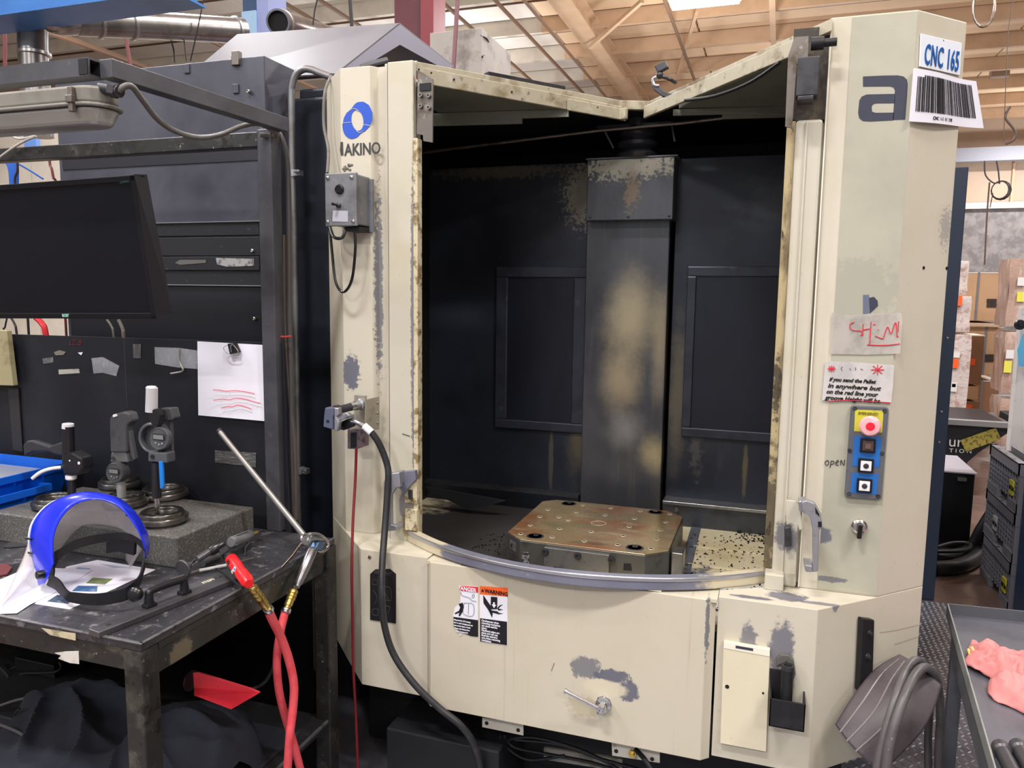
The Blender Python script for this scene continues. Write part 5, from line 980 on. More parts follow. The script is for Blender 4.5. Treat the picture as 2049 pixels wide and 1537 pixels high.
# conduit
cp = [at(x, y, Y=2.42) for x, y in ((608, 1420), (600, 1150), (596, 930), (589, 500), (585, 350), (583, 200))] + [at(584, 172, Y=2.42), at(592, 150, Y=2.42), at(606, 139, Y=2.42), at(622, 139, Y=2.42), at(640, 146, Y=2.42), at(662, 154, Y=2.42)]
r = root('conduit_pipe', at(605, 1400, Y=2.42), 'steel conduit pipe bent over at the top and clamped beside the cabinet', 'pipe')
M().tube(cp, .0125, 14).build('pipe', conduit_m, r, smooth=True)
for (x, y) in ((587, 347), (601, 941)):
    c = at(x, y, Y=2.42); cl = M().lathe(c - Vector((0, 0, .012)), (0, 0, 1), [(.0125, 0), (.0165, 0), (.0165, .024), (.0125, .024)], 18).build('pipe_clamp', alu, r)
    M().box(c.x + .012, c.x + .035, 2.405, 2.43, c.z - .01, c.z + .01).build('clamp_tab', alu, cl)
    M().lathe(c + Vector((.026, -.015, 0)), (0, -1, 0), [(.007, 0), (.007, .006), (.003, .006), (.003, .016), (0, .016)], 10).build('clamp_bolt', steel, cl)
    M().tube([c + Vector((.026, -.03, 0)), c + Vector((.045, -.034, -.002))], .003, 6, smooth=False).build('wing', steel, cl)
M().lathe(at(608, 1395, Y=2.42), (0, 0, 1), [(.016, 0), (.018, .02), (.013, .03)], 16).build('lower_coupling', dsteel, r, smooth=True)
tag(M().tube([at(x, y, Y=2.03) for x, y in ((556, 262), (565, 280), (573, 310), (577, 360), (579, 480), (580, 640), (583, 760), (584, 900), (588, 1030))], .008, 9).build('lamp_cable_run', mat('cable_dark_grey', sc(66, 63, 62), .5), smooth=True), 'dark grey cable clipped down the bench frame post', 'cable')
tag(M().tube([at(x, y, Y=2.03) for x, y in ((568, 470), (569, 600), (571, 660), (577, 760), (590, 900), (592, 1040))], .007, 9).build('side_cable', mat('cable_brown_grey', sc(74, 66, 62), .5), smooth=True), 'brown-grey cable following the bench post near the red tie', 'cable')
tag(M().tube([at(x, y, Y=2.0) for x, y in ((544, 676), (556, 674), (570, 674), (583, 673))], .003, 7).build('cable_tie', mat('red_tie', sc(170, 60, 60), .5)), 'thin red cable tie around the bench post cables', 'cable tie')
# ---- wear shapes: rubber mat with hose over the corner
r = root('rubber_mat', at(1790, 1400, Y=2.1), 'ribbed dark rubber mat draped over a hook at the machine corner', 'mat')
mp = [[(1800, 1311, 2.24), (1826, 1326, 2.22), (1884, 1372, 2.17)], [(1752, 1340, 2.15), (1806, 1372, 2.10), (1868, 1418, 2.08)], [(1706, 1396, 2.08), (1775, 1440, 2.03), (1838, 1470, 2.03)], [(1672, 1451, 2.04), (1712, 1500, 2.0), (1765, 1545, 1.98)]]
mpt = [[at(x, y, Y=Y) for x, y, Y in row] for row in mp]
def bez(ps, t):
    ps = list(ps)
    while len(ps) > 1: ps = [ps[i] * (1 - t) + ps[i + 1] * t for i in range(len(ps) - 1)]
    return ps[0]
def cat_(ps, t):
    n = len(ps) - 1; i = min(int(t * n), n - 1); f = t * n - i
    a, b, c, d = ps[max(i - 1, 0)], ps[i], ps[i + 1], ps[min(i + 2, n)]
    return .5 * ((2 * b) + (c - a) * f + (2 * a - 5 * b + 4 * c - d) * f * f + (3 * b - a - 3 * c + d) * f ** 3)
def ms(u, v, k=0):
    p = cat_([cat_(row, u) for row in mpt], v); return p + Vector((-.2, -.9, .35)) * (.012 * math.sin(math.pi * u) + k)
mm = mat('ribbed_rubber', sc(78, 70, 74), .45, layers=((9, sc(56, 50, 52), .45, .7, .7), (120, sc(120, 112, 114), .66, .72, .5)), bump=(120, .3))
M().grid(lambda u, v: ms(u, v), 18, 26).build('mat_sheet', mm, r, smooth=True, thick=.006)
for u in (.17, .33, .52): M().tube([ms(u, v / 14, .0035) for v in range(1, 15)], .0022, 6, smooth=False).build('mat_rib', mat('rib_light', sc(128, 120, 122), .4), r)
M().tube([at(1852, 1412, Y=2.2), at(1845, 1418, Y=2.2), at(1830, 1428, Y=2.2), at(1832, 1440, Y=2.2), at(1824, 1448, Y=2.2)], .005, 7).build('hook', dsteel, r, smooth=True)
ohm = mat('grey_rubber_hose', sc(88, 84, 86), .4, layers=((12, sc(60, 57, 58), .45, .7, .7), (60, sc(150, 148, 148), .68, .74, .5)))
tag(M().tube([at(x, y, Y=Y) for x, y, Y in ((1752, 1556, 1.93), (1762, 1505, 1.94), (1774, 1455, 1.96), (1790, 1402, 1.99), (1804, 1362, 2.04), (1816, 1336, 2.10), (1832, 1321, 2.15), (1848, 1330, 2.22), (1862, 1360, 2.28), (1860, 1420, 2.3), (1857, 1480, 2.3), (1858, 1560, 2.3))], .0105, 12).build('draped_hose', ohm, smooth=True), 'grey rubber hose over the ribbed mat, the strand nearer the machine', 'hose')
tag(M().tube([at(x, y, Y=Y) for x, y, Y in ((1772, 1556, 1.92), (1778, 1500, 1.93), (1792, 1445, 1.95), (1812, 1390, 1.99), (1831, 1352, 2.05), (1848, 1336, 2.12), (1862, 1342, 2.18), (1876, 1368, 2.24), (1882, 1430, 2.26), (1879, 1490, 2.26), (1878, 1560, 2.26))], .0115, 12).build('draped_hose', ohm, smooth=True), 'grey rubber hose over the ribbed mat, the strand beside the cart', 'hose')
# ---- steel cart
CZt = .68
c0, c1_, c2_ = at(1895, 1207, Z=CZt), at(2049, 1222, Z=CZt), at(1990, 1537, Z=CZt)
ux = (c1_ - c0).normalized(); uy = (c2_ - c0).normalized()
r = root('steel_cart', (c0.x + .35, c0.y - .5, 0), 'grey steel cart with raised rim holding a pink rag', 'cart')
cart_m = mat('cart_grey_steel', sc(92, 94, 100), .4, .3, layers=((7, sc(70, 72, 78), .45, .7, .7), (60, sc(150, 150, 152), .68, .74, .5)))
c_at = lambda a, b, z: c0 + ux * a + uy * b + Vector((0, 0, z))
def cbox(q, a0, a1, b0, b1, z0, z1): q.prism([c_at(a0, b0, z0), c_at(a1, b0, z0), c_at(a1, b1, z0), c_at(a0, b1, z0)], (0, 0, z1 - z0)); return q
cbox(M(), 0, .62, 0, 1.05, -.04, -.034).build('tray_floor', mat('cart_tray_floor', sc(104, 106, 114), .38, .3, layers=((5, sc(82, 84, 92), .45, .7, .7), (70, sc(165, 165, 168), .70, .75, .5))), r)
rim = mat('cart_rim', sc(150, 152, 150), .4, .3, layers=((10, sc(112, 114, 112), .45, .7, .6),))
q = M(); cbox(q, 0, .62, 0, .004, -.04, 0); q.build('rear_rim', cart_m, r, bevel=.001)
q = M(); cbox(q, 0, .004, .004, 1.05, -.04, 0); q.build('side_rim', rim, r, bevel=.001)
for (a, b) in ((.002, .13), (.58, .13), (.002, .98), (.58, .98)):
    cbox(M(), a, a + .035, b, b + .035, -CZt, -.04).build('leg', cart_m, r, bevel=.001)
q = M(); cbox(q, .002, .006, .165, .98, -.10, -.04); q.build('side_apron', cart_m, r)
cbox(M(), .01, .6, .05, 1.0, -.52, -.515).build('lower_shelf', cart_m, r)
# rag
rc_ = at(2015, 1350, Z=CZt - .02)
import mathutils.noise as mn
def rag(u, v):
    a = 2 * math.pi * u; rr = v * (.105 + .022 * math.sin(3 * a + 1) + .012 * math.sin(7 * a))
    x = rc_.x + .035 + rr * math.cos(a) * 1.1; y = rc_.y + rr * math.sin(a) * 1.6
    n = mn.noise(Vector((x * 22, y * 22, 0))); n2 = mn.noise(Vector((x * 55, y * 40, 3)))
    z = CZt - .03 + (1 - v ** 2.2) * .05 + n * .026 * (1.1 - v * .5) + (.5 - abs(n2)) * .016 + math.sin(x * 90 + y * 40 + n * 5) * .003
    return (x, y, max(z, CZt - .031))
tag(M().grid(rag, 90, 30).build('pink_rag', mat('pink_rag', sc(208, 134, 132), .9, layers=((14, sc(188, 112, 112), .45, .7, .6),), bump=(260, .5, .001)), smooth=True, thick=.003), 'crumpled salmon pink shop rag lying in the grey cart', 'rag')
tag(M().prism([at(x, y, Z=CZt - .03) for x, y in ((1934, 1306), (1945, 1300), (1968, 1295), (1985, 1300), (1955, 1318), (1938, 1318))], (0, 0, .012)).build('yellow_pad', mat('yellow_pad', sc(214, 196, 110), .6), bevel=.003), 'small yellow pad with dark corner peeking out under the pink rag', 'pad')
for k, (a, b, lb) in enumerate((((2001, 1494), (2035, 1560), 'grey steel cylinder in the cart tray, the one nearer the rim'), ((2036, 1492), (2070, 1556), 'grey steel cylinder in the cart tray, behind its twin'))):
    A = at(*a, Z=CZt - .015); B = at(*b, Z=CZt - .015); r2 = root('steel_cylinder', A, lb, 'cylinder')
    M().lathe(A, B - A, [(.0, -.004), (.012, -.004), (.017, 0), (.018, .012), (.018, .018), (.014, .022), (.014, (B - A).length)], 24).build('barrel', mat('cylinder_grey', sc(86, 84, 88), .35, .5), r2, smooth=True)
# ================================================================ workbench side
TZ = .85
r = root('workbench', (-2.1, 1.6, 0), 'worn black steel workbench with tools laid out on its top', 'workbench')
TX0, TX1, TY0, TY1 = -3.1, -1.236, 1.222, 1.985
M().box(TX0, TX1, TY0, TY1, TZ - .018, TZ).build('bench_top', table_m, r, bevel=.003)
ed = mat('bench_edge_worn', sc(116, 116, 118), .35, .5, layers=((40, sc(60, 60, 62), .5, .68, .7),))
q = M(); q.box(TX0, TX1 + .002, TY0 - .002, TY0 + .006, TZ - .001, TZ + .0025); q.box(TX1 - .006, TX1 + .002, TY0, TY1, TZ - .001, TZ + .0025); q.build('worn_edge', ed, r, bevel=.001)
M().box(TX0, TX1 - .001, TY0 + .004, TY0 + .012, TZ - .068, TZ - .018).build('front_apron', table_leg, r, bevel=.002)
M().box(TX1 - .012, TX1 - .004, TY0 + .05, TY1 - .05, TZ - .088, TZ - .018).build('side_apron', table_leg, r, bevel=.002)
M().box(TX1 - .030, TX1 - .001, TY0 + .05, TY1 - .03, TZ - .034, TZ - .018).build('side_ledge', table_leg, r, bevel=.001)
for (x, y) in ((TX1 - .052, TY0 + .001), (TX1 - .045, TY1 - .05), (TX0 + .01, TY0 + .001), (TX0 + .01, TY1 - .05)):
    M().box(x, x + .05, y, y + .05, 0, TZ - .018).build('leg', table_leg, r, bevel=.004)
zs = .283
M().box(TX0, TX1 - .004, TY0 + .02, TY1 - .01, zs - .02, zs).build('lower_shelf', mat('bench_shelf', sc(40, 40, 42), .45, .2, layers=((12, sc(70, 70, 70), .55, .7, .6), (90, sc(150, 150, 150), .71, .75, .6))), r, bevel=.002)
M().box(TX1 - .008, TX1 - .001, TY0 + .02, TY1 - .01, zs - .004, zs + .003).build('shelf_edge', ed, r)
M().box(TX0, -1.30, 1.955, 1.965, .05, .78).build('rear_panel', mat('rear_panel_gloss_black', sc(10, 10, 12), .18), r)
for (pts) in (((83, 1257), (110, 1262), (151, 1268), (151, 1282), (100, 1271)),): M().prism([at(x, y, Y=TY0 - .002) for x, y in pts], (0, .001, 0)).build('label_remnant', mat('label_remnant', sc(190, 180, 150), .6, layers=((30, sc(120, 112, 92), .5, .65, .7),)), r)
M().prism([at(x, y, Y=TY0 + .003) for x, y in ((109, 1307), (130, 1304), (157, 1303), (158, 1329), (140, 1327), (116, 1318), (122, 1312))], (0, .001, 0)).build('label_remnant', mat('label_remnant_white', sc(205, 202, 194), .6, layers=((30, sc(150, 140, 124), .5, .7, .6),)), r)
# back board
bb = mat('board_black_steel', sc(26, 28, 34), .45, .0, spec=.35, layers=((3, sc(40, 42, 46), .45, .7, .7), (90, sc(110, 110, 112), .71, .76, .6)))
r = root('back_board', (-2.0, 2.0, TZ), 'black steel back board standing behind the bench tools', 'board')
brd = M().prism([at(0, 660, Y=2.0) + Vector((-.6, 0, 0)), at(0, 668, Y=2.0), at(566, 686, Y=2.0), at(580, 1066, Y=2.0), at(0, 1066, Y=2.0) + Vector((-.6, 0, 0))], (0, .006, 0)).build('board_sheet', bb, r, bevel=.001)
M().box(at(216, 0, Y=2.0).x, at(216, 0, Y=2.0).x + .002, 1.9995, 2.001, 1.2, 1.43).build('board_seam', mat('seam_grey', sc(60, 60, 62), .5), r)
for (x, y) in ((557, 866), (548, 757)): M().lathe(at(x, y, Y=2.0), (0, -1, 0), [(.006 if y > 800 else .003, 0), (.005 if y > 800 else .002, .003), (0, .004)], 12).build('board_screw', steel, r, smooth=True)
M().prism([at(x, y, Y=1.992) for x, y in ((16, 776), (36, 777), (45, 905), (26, 900))], (0, .004, 0)).build('hinged_flap', mat('flap_dark', sc(44, 44, 46), .45), r)
strokes('red_writing', mat('board_red_pen', sc(150, 34, 40), .5), [[(138, 690), (143, 690)], [(141, 680), (140, 690)], [(146, 682), (151, 680), (150, 685), (146, 690), (152, 689)], [(155, 689), (156, 690)], [(164, 681), (159, 682), (160, 685), (164, 686), (161, 690), (158, 690)]], .0008, r, Y=1.999)
bx = lambda x, y: (x * .3416, 500 + y * .3416)
for i, (pts, mm, lb) in enumerate((
    (((905, 570), (1050, 575), (1155, 590), (1155, 698), (1045, 690), (908, 668)), tape_m, 'wide clear tape strip holding a bent key beside the white paper'),
    (((535, 635), (600, 628), (698, 680), (680, 740), (600, 720), (548, 725)), tape_m, 'crumpled clear tape patch in the middle of the black board'),
    (((778, 552), (825, 552), (825, 636), (780, 634)), mat('grey_tape_wood', sc(74, 74, 74), .5, layers=((60, sc(120, 120, 120), .5, .6, .7, (4, 1, .3)),)), 'small upright grey tape strip high on the black board'),
    (((342, 702), (462, 697), (467, 722), (345, 730)), mat('dirty_white_label', sc(172, 170, 162), .6, layers=((30, sc(120, 116, 108), .5, .7, .6),)), 'narrow dirty white label strip on the black board'),
    (((248, 638), (310, 628), (314, 660), (255, 668)), mat('grey_label', sc(84, 84, 86), .6, layers=((90, sc(120, 120, 120), .5, .6, .7),)), 'small grey label scrap beside a worn spot on the board'),
    (((315, 600), (345, 588), (385, 598), (372, 615), (325, 618)), mat('worn_spot', sc(112, 108, 98), .6), 'small worn tan scrap beneath the red writing on the board'),
    (((455, 602), (485, 600), (475, 618)), white_paper, 'tiny torn white scrap beneath the red writing'),
    (((1258, 1175), (1500, 1190), (1498, 1272), (1260, 1245)), mat('wood_look_tape', sc(70, 70, 70), .5, layers=((40, sc(130, 130, 128), .52, .58, .8, (.6, 1, 8)),)), 'streaky grey tape piece low on the board behind the air gun'))):
    M_ = M().prism([at(*bx(*p), Y=1.998) for p in pts], (0, .0012, 0)).build('tape_strip' if 'tape' in lb else 'label_scrap', mm); tag(M_, lb, 'tape' if 'tape' in lb else 'label')
tag(M().tube([at(*bx(*p), Y=1.992) for p in ((1050, 580), (1048, 640), (1060, 680), (1072, 700), (1060, 715), (1000, 725))], .003, 7).build('bent_key', mat('key_steel', sc(170, 168, 160), .35, .7)), 'bent steel hex key hanging from the wide clear tape', 'hex key')
# paper with clip
r = root('paper_sheet', at(475, 760, Y=1.99), 'white paper sheet with three red pen lines hanging on the board', 'paper')
PQ = [(395, 683), (540, 691), (554, 845), (397, 831)]
def pap(u, v):
    x, y = qpt(PQ, u, v); x += 2.5 * math.sin(v * 9) * u
    return at(x, y, Y=1.992 - .010 * u * v - .003 * math.sin(u * 4))
M().grid(pap, 14, 16).build('sheet', white_paper, r, thick=.0006)
def on_pap(x, y): return at(x, y, Y=1.977)
q = M()
for ln in (((426, 780), (440, 781), (452, 783), (470, 782), (490, 784), (509, 788)), ((427, 801), (445, 799), (460, 800), (472, 797), (490, 799), (508, 804), (521, 807)), ((443, 817), (455, 814), (466, 814), (475, 811), (490, 814), (503, 819))):
    q.tube([on_pap(*p) for p in ln], .0012, 5)
q.build('red_lines', mat('red_line_pen', sc(214, 60, 84), .5), r)
r = root('binder_clip', at(463, 695, Y=1.98), 'black binder clip with wire arms holding the white paper', 'clip')
M().prism([at(*bx(*p), Y=1.972) for p in ((1330, 550), (1375, 548), (1398, 600), (1345, 612))], (0, .014, 0)).build('clip_body', black_gloss, r, bevel=.002)
M().tube([at(*bx(*p), Y=1.968) for p in ((1330, 560), (1310, 575), (1335, 610), (1395, 605), (1370, 560), (1352, 562), (1356, 600))], .0012, 6).build('clip_wire', chrome, r)
# yellowed board edge at the frame edge
tag(M().prism([at(x, y, Y=1.96) for x, y in ((-60, 655), (13, 662), (26, 772), (-60, 770))], (0, .02, 0)).build('yellowed_board', mat('yellowed_card', sc(150, 142, 108), .6, layers=((14, sc(112, 100, 70), .5, .7, .7),)), bevel=.002), 'yellowed stained card panel standing at the board end', 'card')
# frame over the bench
r = root('overhead_gantry', (-2.1, 2.0, TZ), 'grey square-tube gantry rising over the workbench', 'gantry')
M().box(-1.475, -1.425, 1.975, 2.02, TZ, 2.07).build('upright', tube_m, r, bevel=.003)
ZF = 2.072
zb = at(570, 262, Y=2.0).z
M().box(-3.0, -1.476, 1.978, 2.015, at(300, 292, Y=1.98).z - .022, at(300, 292, Y=1.98).z + .022).build('rear_rail', table_leg, r, bevel=.003)
p0 = at(180, 137, Y=1.345); p1 = at(566, 250, Y=2.0)
xa = p1.x; p0b = Vector((at(212, 137, Y=1.36).x, 1.36, at(212, 137, Y=1.36).z))
M().bar(p0b, Vector((p1.x + .0, 2.0, p1.z)), .036, .04).build('side_arm', tube_m, r, bevel=.002)
a = at(168, 137, Y=1.345)
q = M(); z0, z1 = p0b.z - .019, p0b.z + .019; XE = p0b.x + .0; q.box(-3.0, XE - .022, 1.335, 1.339, z0, z1); q.box(-3.0, XE - .022, 1.371, 1.375, z0, z1); q.box(-3.0, XE - .022, 1.339, 1.371, z1 - .004, z1); q.box(-3.0, XE - .022, 1.339, 1.371, z0, z0 + .004)
q.build('front_rail', tube_m, r)
M().box(XE - .048, XE - .024, 1.333, 1.336, z0 + .003, z1 - .003).build('open_tube_end', dark_void, r)
# lamp
zl = z0; r = root('work_lamp', (XE - .5, 1.36, zl - .06), 'sealed tube work lamp with dusty clear cover under the bench frame', 'lamp')
lamp_g = mat('lamp_housing_grey', sc(140, 138, 130), .45, layers=((10, sc(112, 110, 102), .45, .7, .6),))
xe = at(228, 210, Y=1.36).x
def capsule(q, z0_, z1_, wy, xl_, xr2, k=1.0, n=10):
    prof = []
    pts = [(xl_, -wy), (xr2 - wy, -wy)] + [(xr2 - wy + wy * math.sin(t), -wy * math.cos(t)) for t in [math.pi * i / n for i in range(1, n)]] + [(xr2 - wy, wy), (xl_, wy)]
    b_ = [(x, 1.36 + y) for x, y in pts]; t_ = [((x - xl_) * (1 if x < xr2 - wy - .001 else 1) + xl_ - (.0 if x < xr2 - wy - .001 else (1 - k) * .06), 1.36 + (y - 1.36) * k) for x, y in b_]
    N = len(b_); q.add([(x, y, z1_) for x, y in b_] + [(x, y, z0_) for x, y in t_], [tuple(range(N)), tuple(range(2 * N - 1, N - 1, -1))] + [(i, (i + 1) % N, (i + 1) % N + N, i + N) for i in range(N)])
    return q
zt_ = at(120, 172, Y=1.31).z; zm = at(120, 206, Y=1.31).z; zb_ = at(120, 248, Y=1.31).z
capsule(M(), zm, zt_, .05, -3.0, xe, .9).build('housing', lamp_g, r, bevel=.006)
capsule(M(), zm - .008, zm, .054, -3.0, xe + .003).build('gasket_rim', mat('lamp_rim', sc(118, 116, 110), .4), r, bevel=.003)
capsule(M(), zb_, zm - .008, .048, -3.0, xe - .002, .72).build('clear_cover', mat('lamp_cover', sc(150, 150, 146), .25, layers=((5, sc(124, 122, 114), .4, .7, .6, (.3, 1, 3)),), coat=.6), r, bevel=.008)
for px in (147,):
    x = at(px, 200, Y=1.31).x; M().box(x - .006, x + .006, 1.300, 1.312, zm - .022, zt_ - .005).build('cover_clip', steel_plate, r, bevel=.002)
    M().box(x - .009, x + .009, 1.296, 1.306, zm - .004, zm + .012).build('clip_lever', steel_plate, r, bevel=.002)
g0 = at(203, 176, Y=1.345); g1 = at(240, 183, Y=1.345)
M().cyl(g0, g1, .0135, 14).build('cable_gland', dsteel, r, smooth=True); M().cyl(g0 + (g1 - g0) * .55, g0 + (g1 - g0) * .9, .016, 6).build('gland_nut', dsteel, r)
tag(M().tube([at(x, y, Y=Y) for x, y, Y in ((238, 182, 1.345), (252, 172, 1.35), (266, 175, 1.37), (285, 200, 1.42), (315, 238, 1.5), (350, 262, 1.6), (395, 275, 1.7), (440, 270, 1.8), (485, 252, 1.88), (520, 248, 1.94), (546, 262, 1.97), (552, 272, 1.99), (520, 270, 1.96))], .007, 10).build('lamp_cable', cable_m, smooth=True), 'grey cable swooping from the work lamp to the bench frame corner', 'cable')
tag(M().tube([at(x, y, Y=1.96) for x, y in ((-20, 330), (20, 300), (50, 282), (72, 272), (40, 278), (20, 270))], .004, 8).build('pale_string', mat('white_cord', sc(170, 168, 160), .5), smooth=True), 'thin pale cord tied round the bench rail above the blue cables', 'cord')
q = M()
for k in range(9):
    q.tube([at(-30 + k * 3, 290 + k * 3, Y=2.6), at(2 + k * 3, 312 + k, Y=2.6), at(18 + k * 2, 335, Y=2.6), at(22 + k * 1.5, 372, Y=2.6)], .007, 7)
tag(q.build('blue_cable_bundle', mat('blue_cable', sc(24, 84, 170), .4), smooth=True), 'bundle of blue cables hanging behind the monitor corner', 'cable bundle')
tag(M().tube([at(0, 314, Y=2.7), at(40, 330, Y=2.7), at(86, 358, Y=2.7)], .004, 6).build('blue_wire', mat('blue_cable', sc(24, 84, 170), .4)), 'single thin blue wire slanting above the monitor', 'cable')
for (pp, lb, mm, rr) in ((((33, 300), (35, 340), (30, 372)), 'dark cord hanging between blue cables and the cabinet', 'cable_dark', .005), (((98, 300), (100, 330), (106, 352)), 'dark red cord hanging beside the cabinet edge above the monitor', 'cable_red', .005),
                         (((72, 636), (84, 648), (92, 672)), 'red cable showing beneath the monitor corner', 'red_cab', .010), (((22, 636), (30, 650), (34, 672)), 'thin black cable beneath the monitor beside the red one', 'cable_dark', .004),
                         (((14, 636), (10, 655), (8, 672)), 'thin black cable beneath the monitor at its far end', 'cable_dark', .003), (((214, 640), (224, 655), (228, 676)), 'thin grey cable dropping from monitor to board top', 'cable_f2', .004), (((237, 640), (246, 660), (248, 680)), 'thick grey cable dropping from monitor to board top', 'cable_f2', .006)):
    mt = MATS.get(mm) or mat(mm, sc(196, 40, 50) if mm == 'red_cab' else sc(110, 106, 98), .45)
    pts = [at(x, y, Y=2.1 if y > 600 else 2.4) for x, y in pp]; lp = pts[-1]
    tag(M().tube(pts + [lp + Vector((0, .02, -.25)), Vector((lp.x, lp.y + .02, .01))], rr, 8).build('loose_cable', mt, smooth=True), lb, 'cable')
# monitor
r = root('monitor', (-1.9, 1.7, 1.5), 'large switched-off black monitor hanging above the bench', 'monitor')
TR = at(268, 350, Y=1.62); BR = at(312, 638, X=TR.x); RX = Vector((1, 0, .022)).normalized(); TL = TR - RX * .60; BL = BR - RX * .60
nn = (TR - BR).cross(RX).normalized()
if nn.y > 0: nn = -nn
bk = -nn * .035
mb = mat('monitor_black', sc(16, 17, 22), .45, spec=.3)
# bezel frame
up = (TR - BR).normalized(); rx = RX; bz = .016
q = M()
q.prism([TL, TR, TR - up * bz, TL - up * bz], bk); q.prism([BL + up * bz, BR + up * bz, BR, BL], bk); q.prism([TR - rx * bz, TR, BR, BR - rx * bz], bk); q.build('bezel', mb, r, bevel=.002)
M().prism([TL - up * bz + nn * -.004, TR - rx * bz - up * bz + nn * -.004, BR - rx * bz + up * bz + nn * -.004, BL + up * bz + nn * -.004], bk * .5).build('screen', mat('screen_dark', sc(15, 17, 25), .4, spec=.25), r)
# housing behind flares outwards to the visible side
TRo = at(294, 349, Y=TR.y + .045); BRo = at(346, 629, Y=BR.y + .045)
M().add([TR + up * .002, BR, BRo, TRo, TR + bk, BR + bk], [(0, 1, 2, 3), (0, 3, 4), (1, 5, 2), (3, 2, 5, 4)]).build('side_housing', mat('monitor_side', sc(34, 34, 38), .35), r)
M().prism([TR + bk * .9 - rx * .02, BR + bk * .9 - rx * .02, BL + bk * .9, TL + bk * .9], bk * .6).build('rear_shell', mb, r)
M().bar(TR - rx * .3 - up * .18 + bk * 1.2, Vector((TR.x - .3, 1.98, TR.z - .15)), .05, .05).build('wall_mount', dsteel, r)
ac = mat('monitor_logo', sc(150, 210, 190), .4)
m0 = at(125, 632, Y=BR.y - .001); 
text('maker_lettering', 'acer', ac, .017, at(125, 634, n=tuple(nn), d=nn.dot(BR) + .0006), rx, up, r, bold=.0006, sx=.85)
text('small_print', 'G247HYL', mat('monitor_small', sc(44, 92, 90), .4), .008, at(240, 367, n=tuple(nn), d=nn.dot(BR) + .0006), rx, up, r)
# granite plate and rings
GZ = .936
tag(M().box(-2.17, -1.487, 1.606, 1.93, TZ, GZ).build('granite_plate', granite, bevel=.004), 'thick dark granite surface plate on the bench under the gauge rings', 'surface plate')
ring_m = mat('ring_ground_steel', sc(120, 118, 114), .28, .9, layers=((30, sc(74, 72, 70), .5, .75, .6),))
def ring(px, py, R_, lb, z=GZ, z2=.026):
    c = at(px, py, Z=z); r = root('setting_ring', c, lb, 'ring gauge', 'steel setting rings on the granite plate')
    M().lathe(c, (0, 0, 1), [(R_ * .94, 0), (R_ * .96, .004), (R_ * .90, .005), (R_ * .90, .007), (R_, .008), (R_, .020), (R_ * .97, .023), (R_ * .84, .023), (R_ * .84, .032), (R_ * .82, .034), (R_ * .62, .034), (R_ * .60, .032), (R_ * .60, .028), (R_ * .5, .027), (R_ * .48, .025), (R_ * .48, 0), (R_ * .94, 0)], 48).build('ring_body', ring_m, r, smooth=True)
    M().lathe(c, (0, 0, 1), [(R_ * .625, .0345), (R_ * .635, .0355), (R_ * .80, .0355), (R_ * .81, .0345)], 48).build('ring_step', mat('ring_dark_step', sc(66, 64, 62), .3, .9), r, smooth=True)
    return c
C1 = ring(325, 1046, .070, 'steel setting ring at the front of the granite plate under the round dial gauge')
C2 = ring(328, 996, .074, 'steel setting ring behind the front ring, beside the back board')
C3 = ring(252, 1012, .066, 'steel setting ring under the slim gauge with white stem')
C4 = ring(240, 975, .066, 'steel setting ring at the back of the granite plate')
C5 = ring(112, 1015, .066, 'steel setting ring under the black gauge beside the blue bin')
gm = mat('gauge_grey_plastic', sc(78, 80, 84), .36, layers=((30, sc(56, 58, 62), .5, .7, .6),)); gb = mat('gauge_black', sc(30, 30, 34), .26); lcd = mat('gauge_lcd', sc(120, 126, 122), .3)
def dial(r, c, R_, th, name='dial'):
    d = M().lathe(c, (0.12, -1, .05), [(R_, -th), (R_ * 1.03, -th * .5), (R_ * 1.0, 0), (R_ * .93, .003), (R_ * .9, .001), (0, .001)], 32).build(name, gm, r, smooth=True)
    k = R_ / .026; f = c + Vector((.0004, -.0035, .0004))
    M().box(f.x - .016 * k, f.x + .016 * k, f.y - .001, f.y, f.z - .003 * k, f.z + .011 * k).build('lcd_bezel', gb, d)
    M().box(f.x - .014 * k, f.x + .014 * k, f.y - .002, f.y - .001, f.z - .001 * k, f.z + .009 * k).build('lcd', lcd, d)
    for i in (-1, 0, 1): M().lathe((f.x + i * .009 * k, f.y, f.z - (.014 - abs(i) * .003) * k), (0, -1, 0), [(.0028 * k, 0), (.002 * k, .0015), (0, .0018)], 10).build('dial_button', mat('gauge_green_button', sc(80, 150, 140), .4) if i >= 0 and R_ > .033 else alu, d)
    return d
# gauge 1
Yg = C1.y; g = lambda x, y, dy=0: at(x, y, Y=Yg + dy)
bx2 = lambda x, y: bx(x, y)
r = root('bore_gauge', C1, 'tall bore gauge with round digital dial, blue strip and white cap', 'bore gauge')
M().cyl(g(303, 824), g(304, 776), .0165, 22, r1=.0155).build('white_cap', mat('gauge_white_cap', sc(206, 206, 210), .35), r, smooth=True)
M().cyl(g(303, 776), g(303, 773), .0155, 22, r1=.012).build('cap_top', white_plastic, r, smooth=True)
M().prism([g(*bx(*p), -.01) for p in ((865, 940), (920, 930), (935, 970), (928, 1030), (890, 1030), (870, 990))], (0, .02, 0)).build('neck', gb, r, bevel=.003)
M().prism([g(*bx(*p), .02) for p in ((925, 930), (1000, 926), (1016, 985), (1005, 1000), (960, 1005), (925, 990))], (0, .03, 0)).build('grip_head', gm, r, bevel=.004)
M().prism([g(*bx(*p), .03) for p in ((985, 1000), (1003, 1000), (1008, 1200), (996, 1205))], (0, .01, 0)).build('trigger_lever', gm, r, bevel=.002)
M().lathe(g(308, 876, .012), (.1, -1, .03), [(.041, -.02), (.045, -.018), (.045, .008), (.040, .012), (.036, .010), (.036, -.01)], 36).build('dial_guard', gm, r, smooth=True)
dial(r, g(319, 878, -.01), .032, .014)
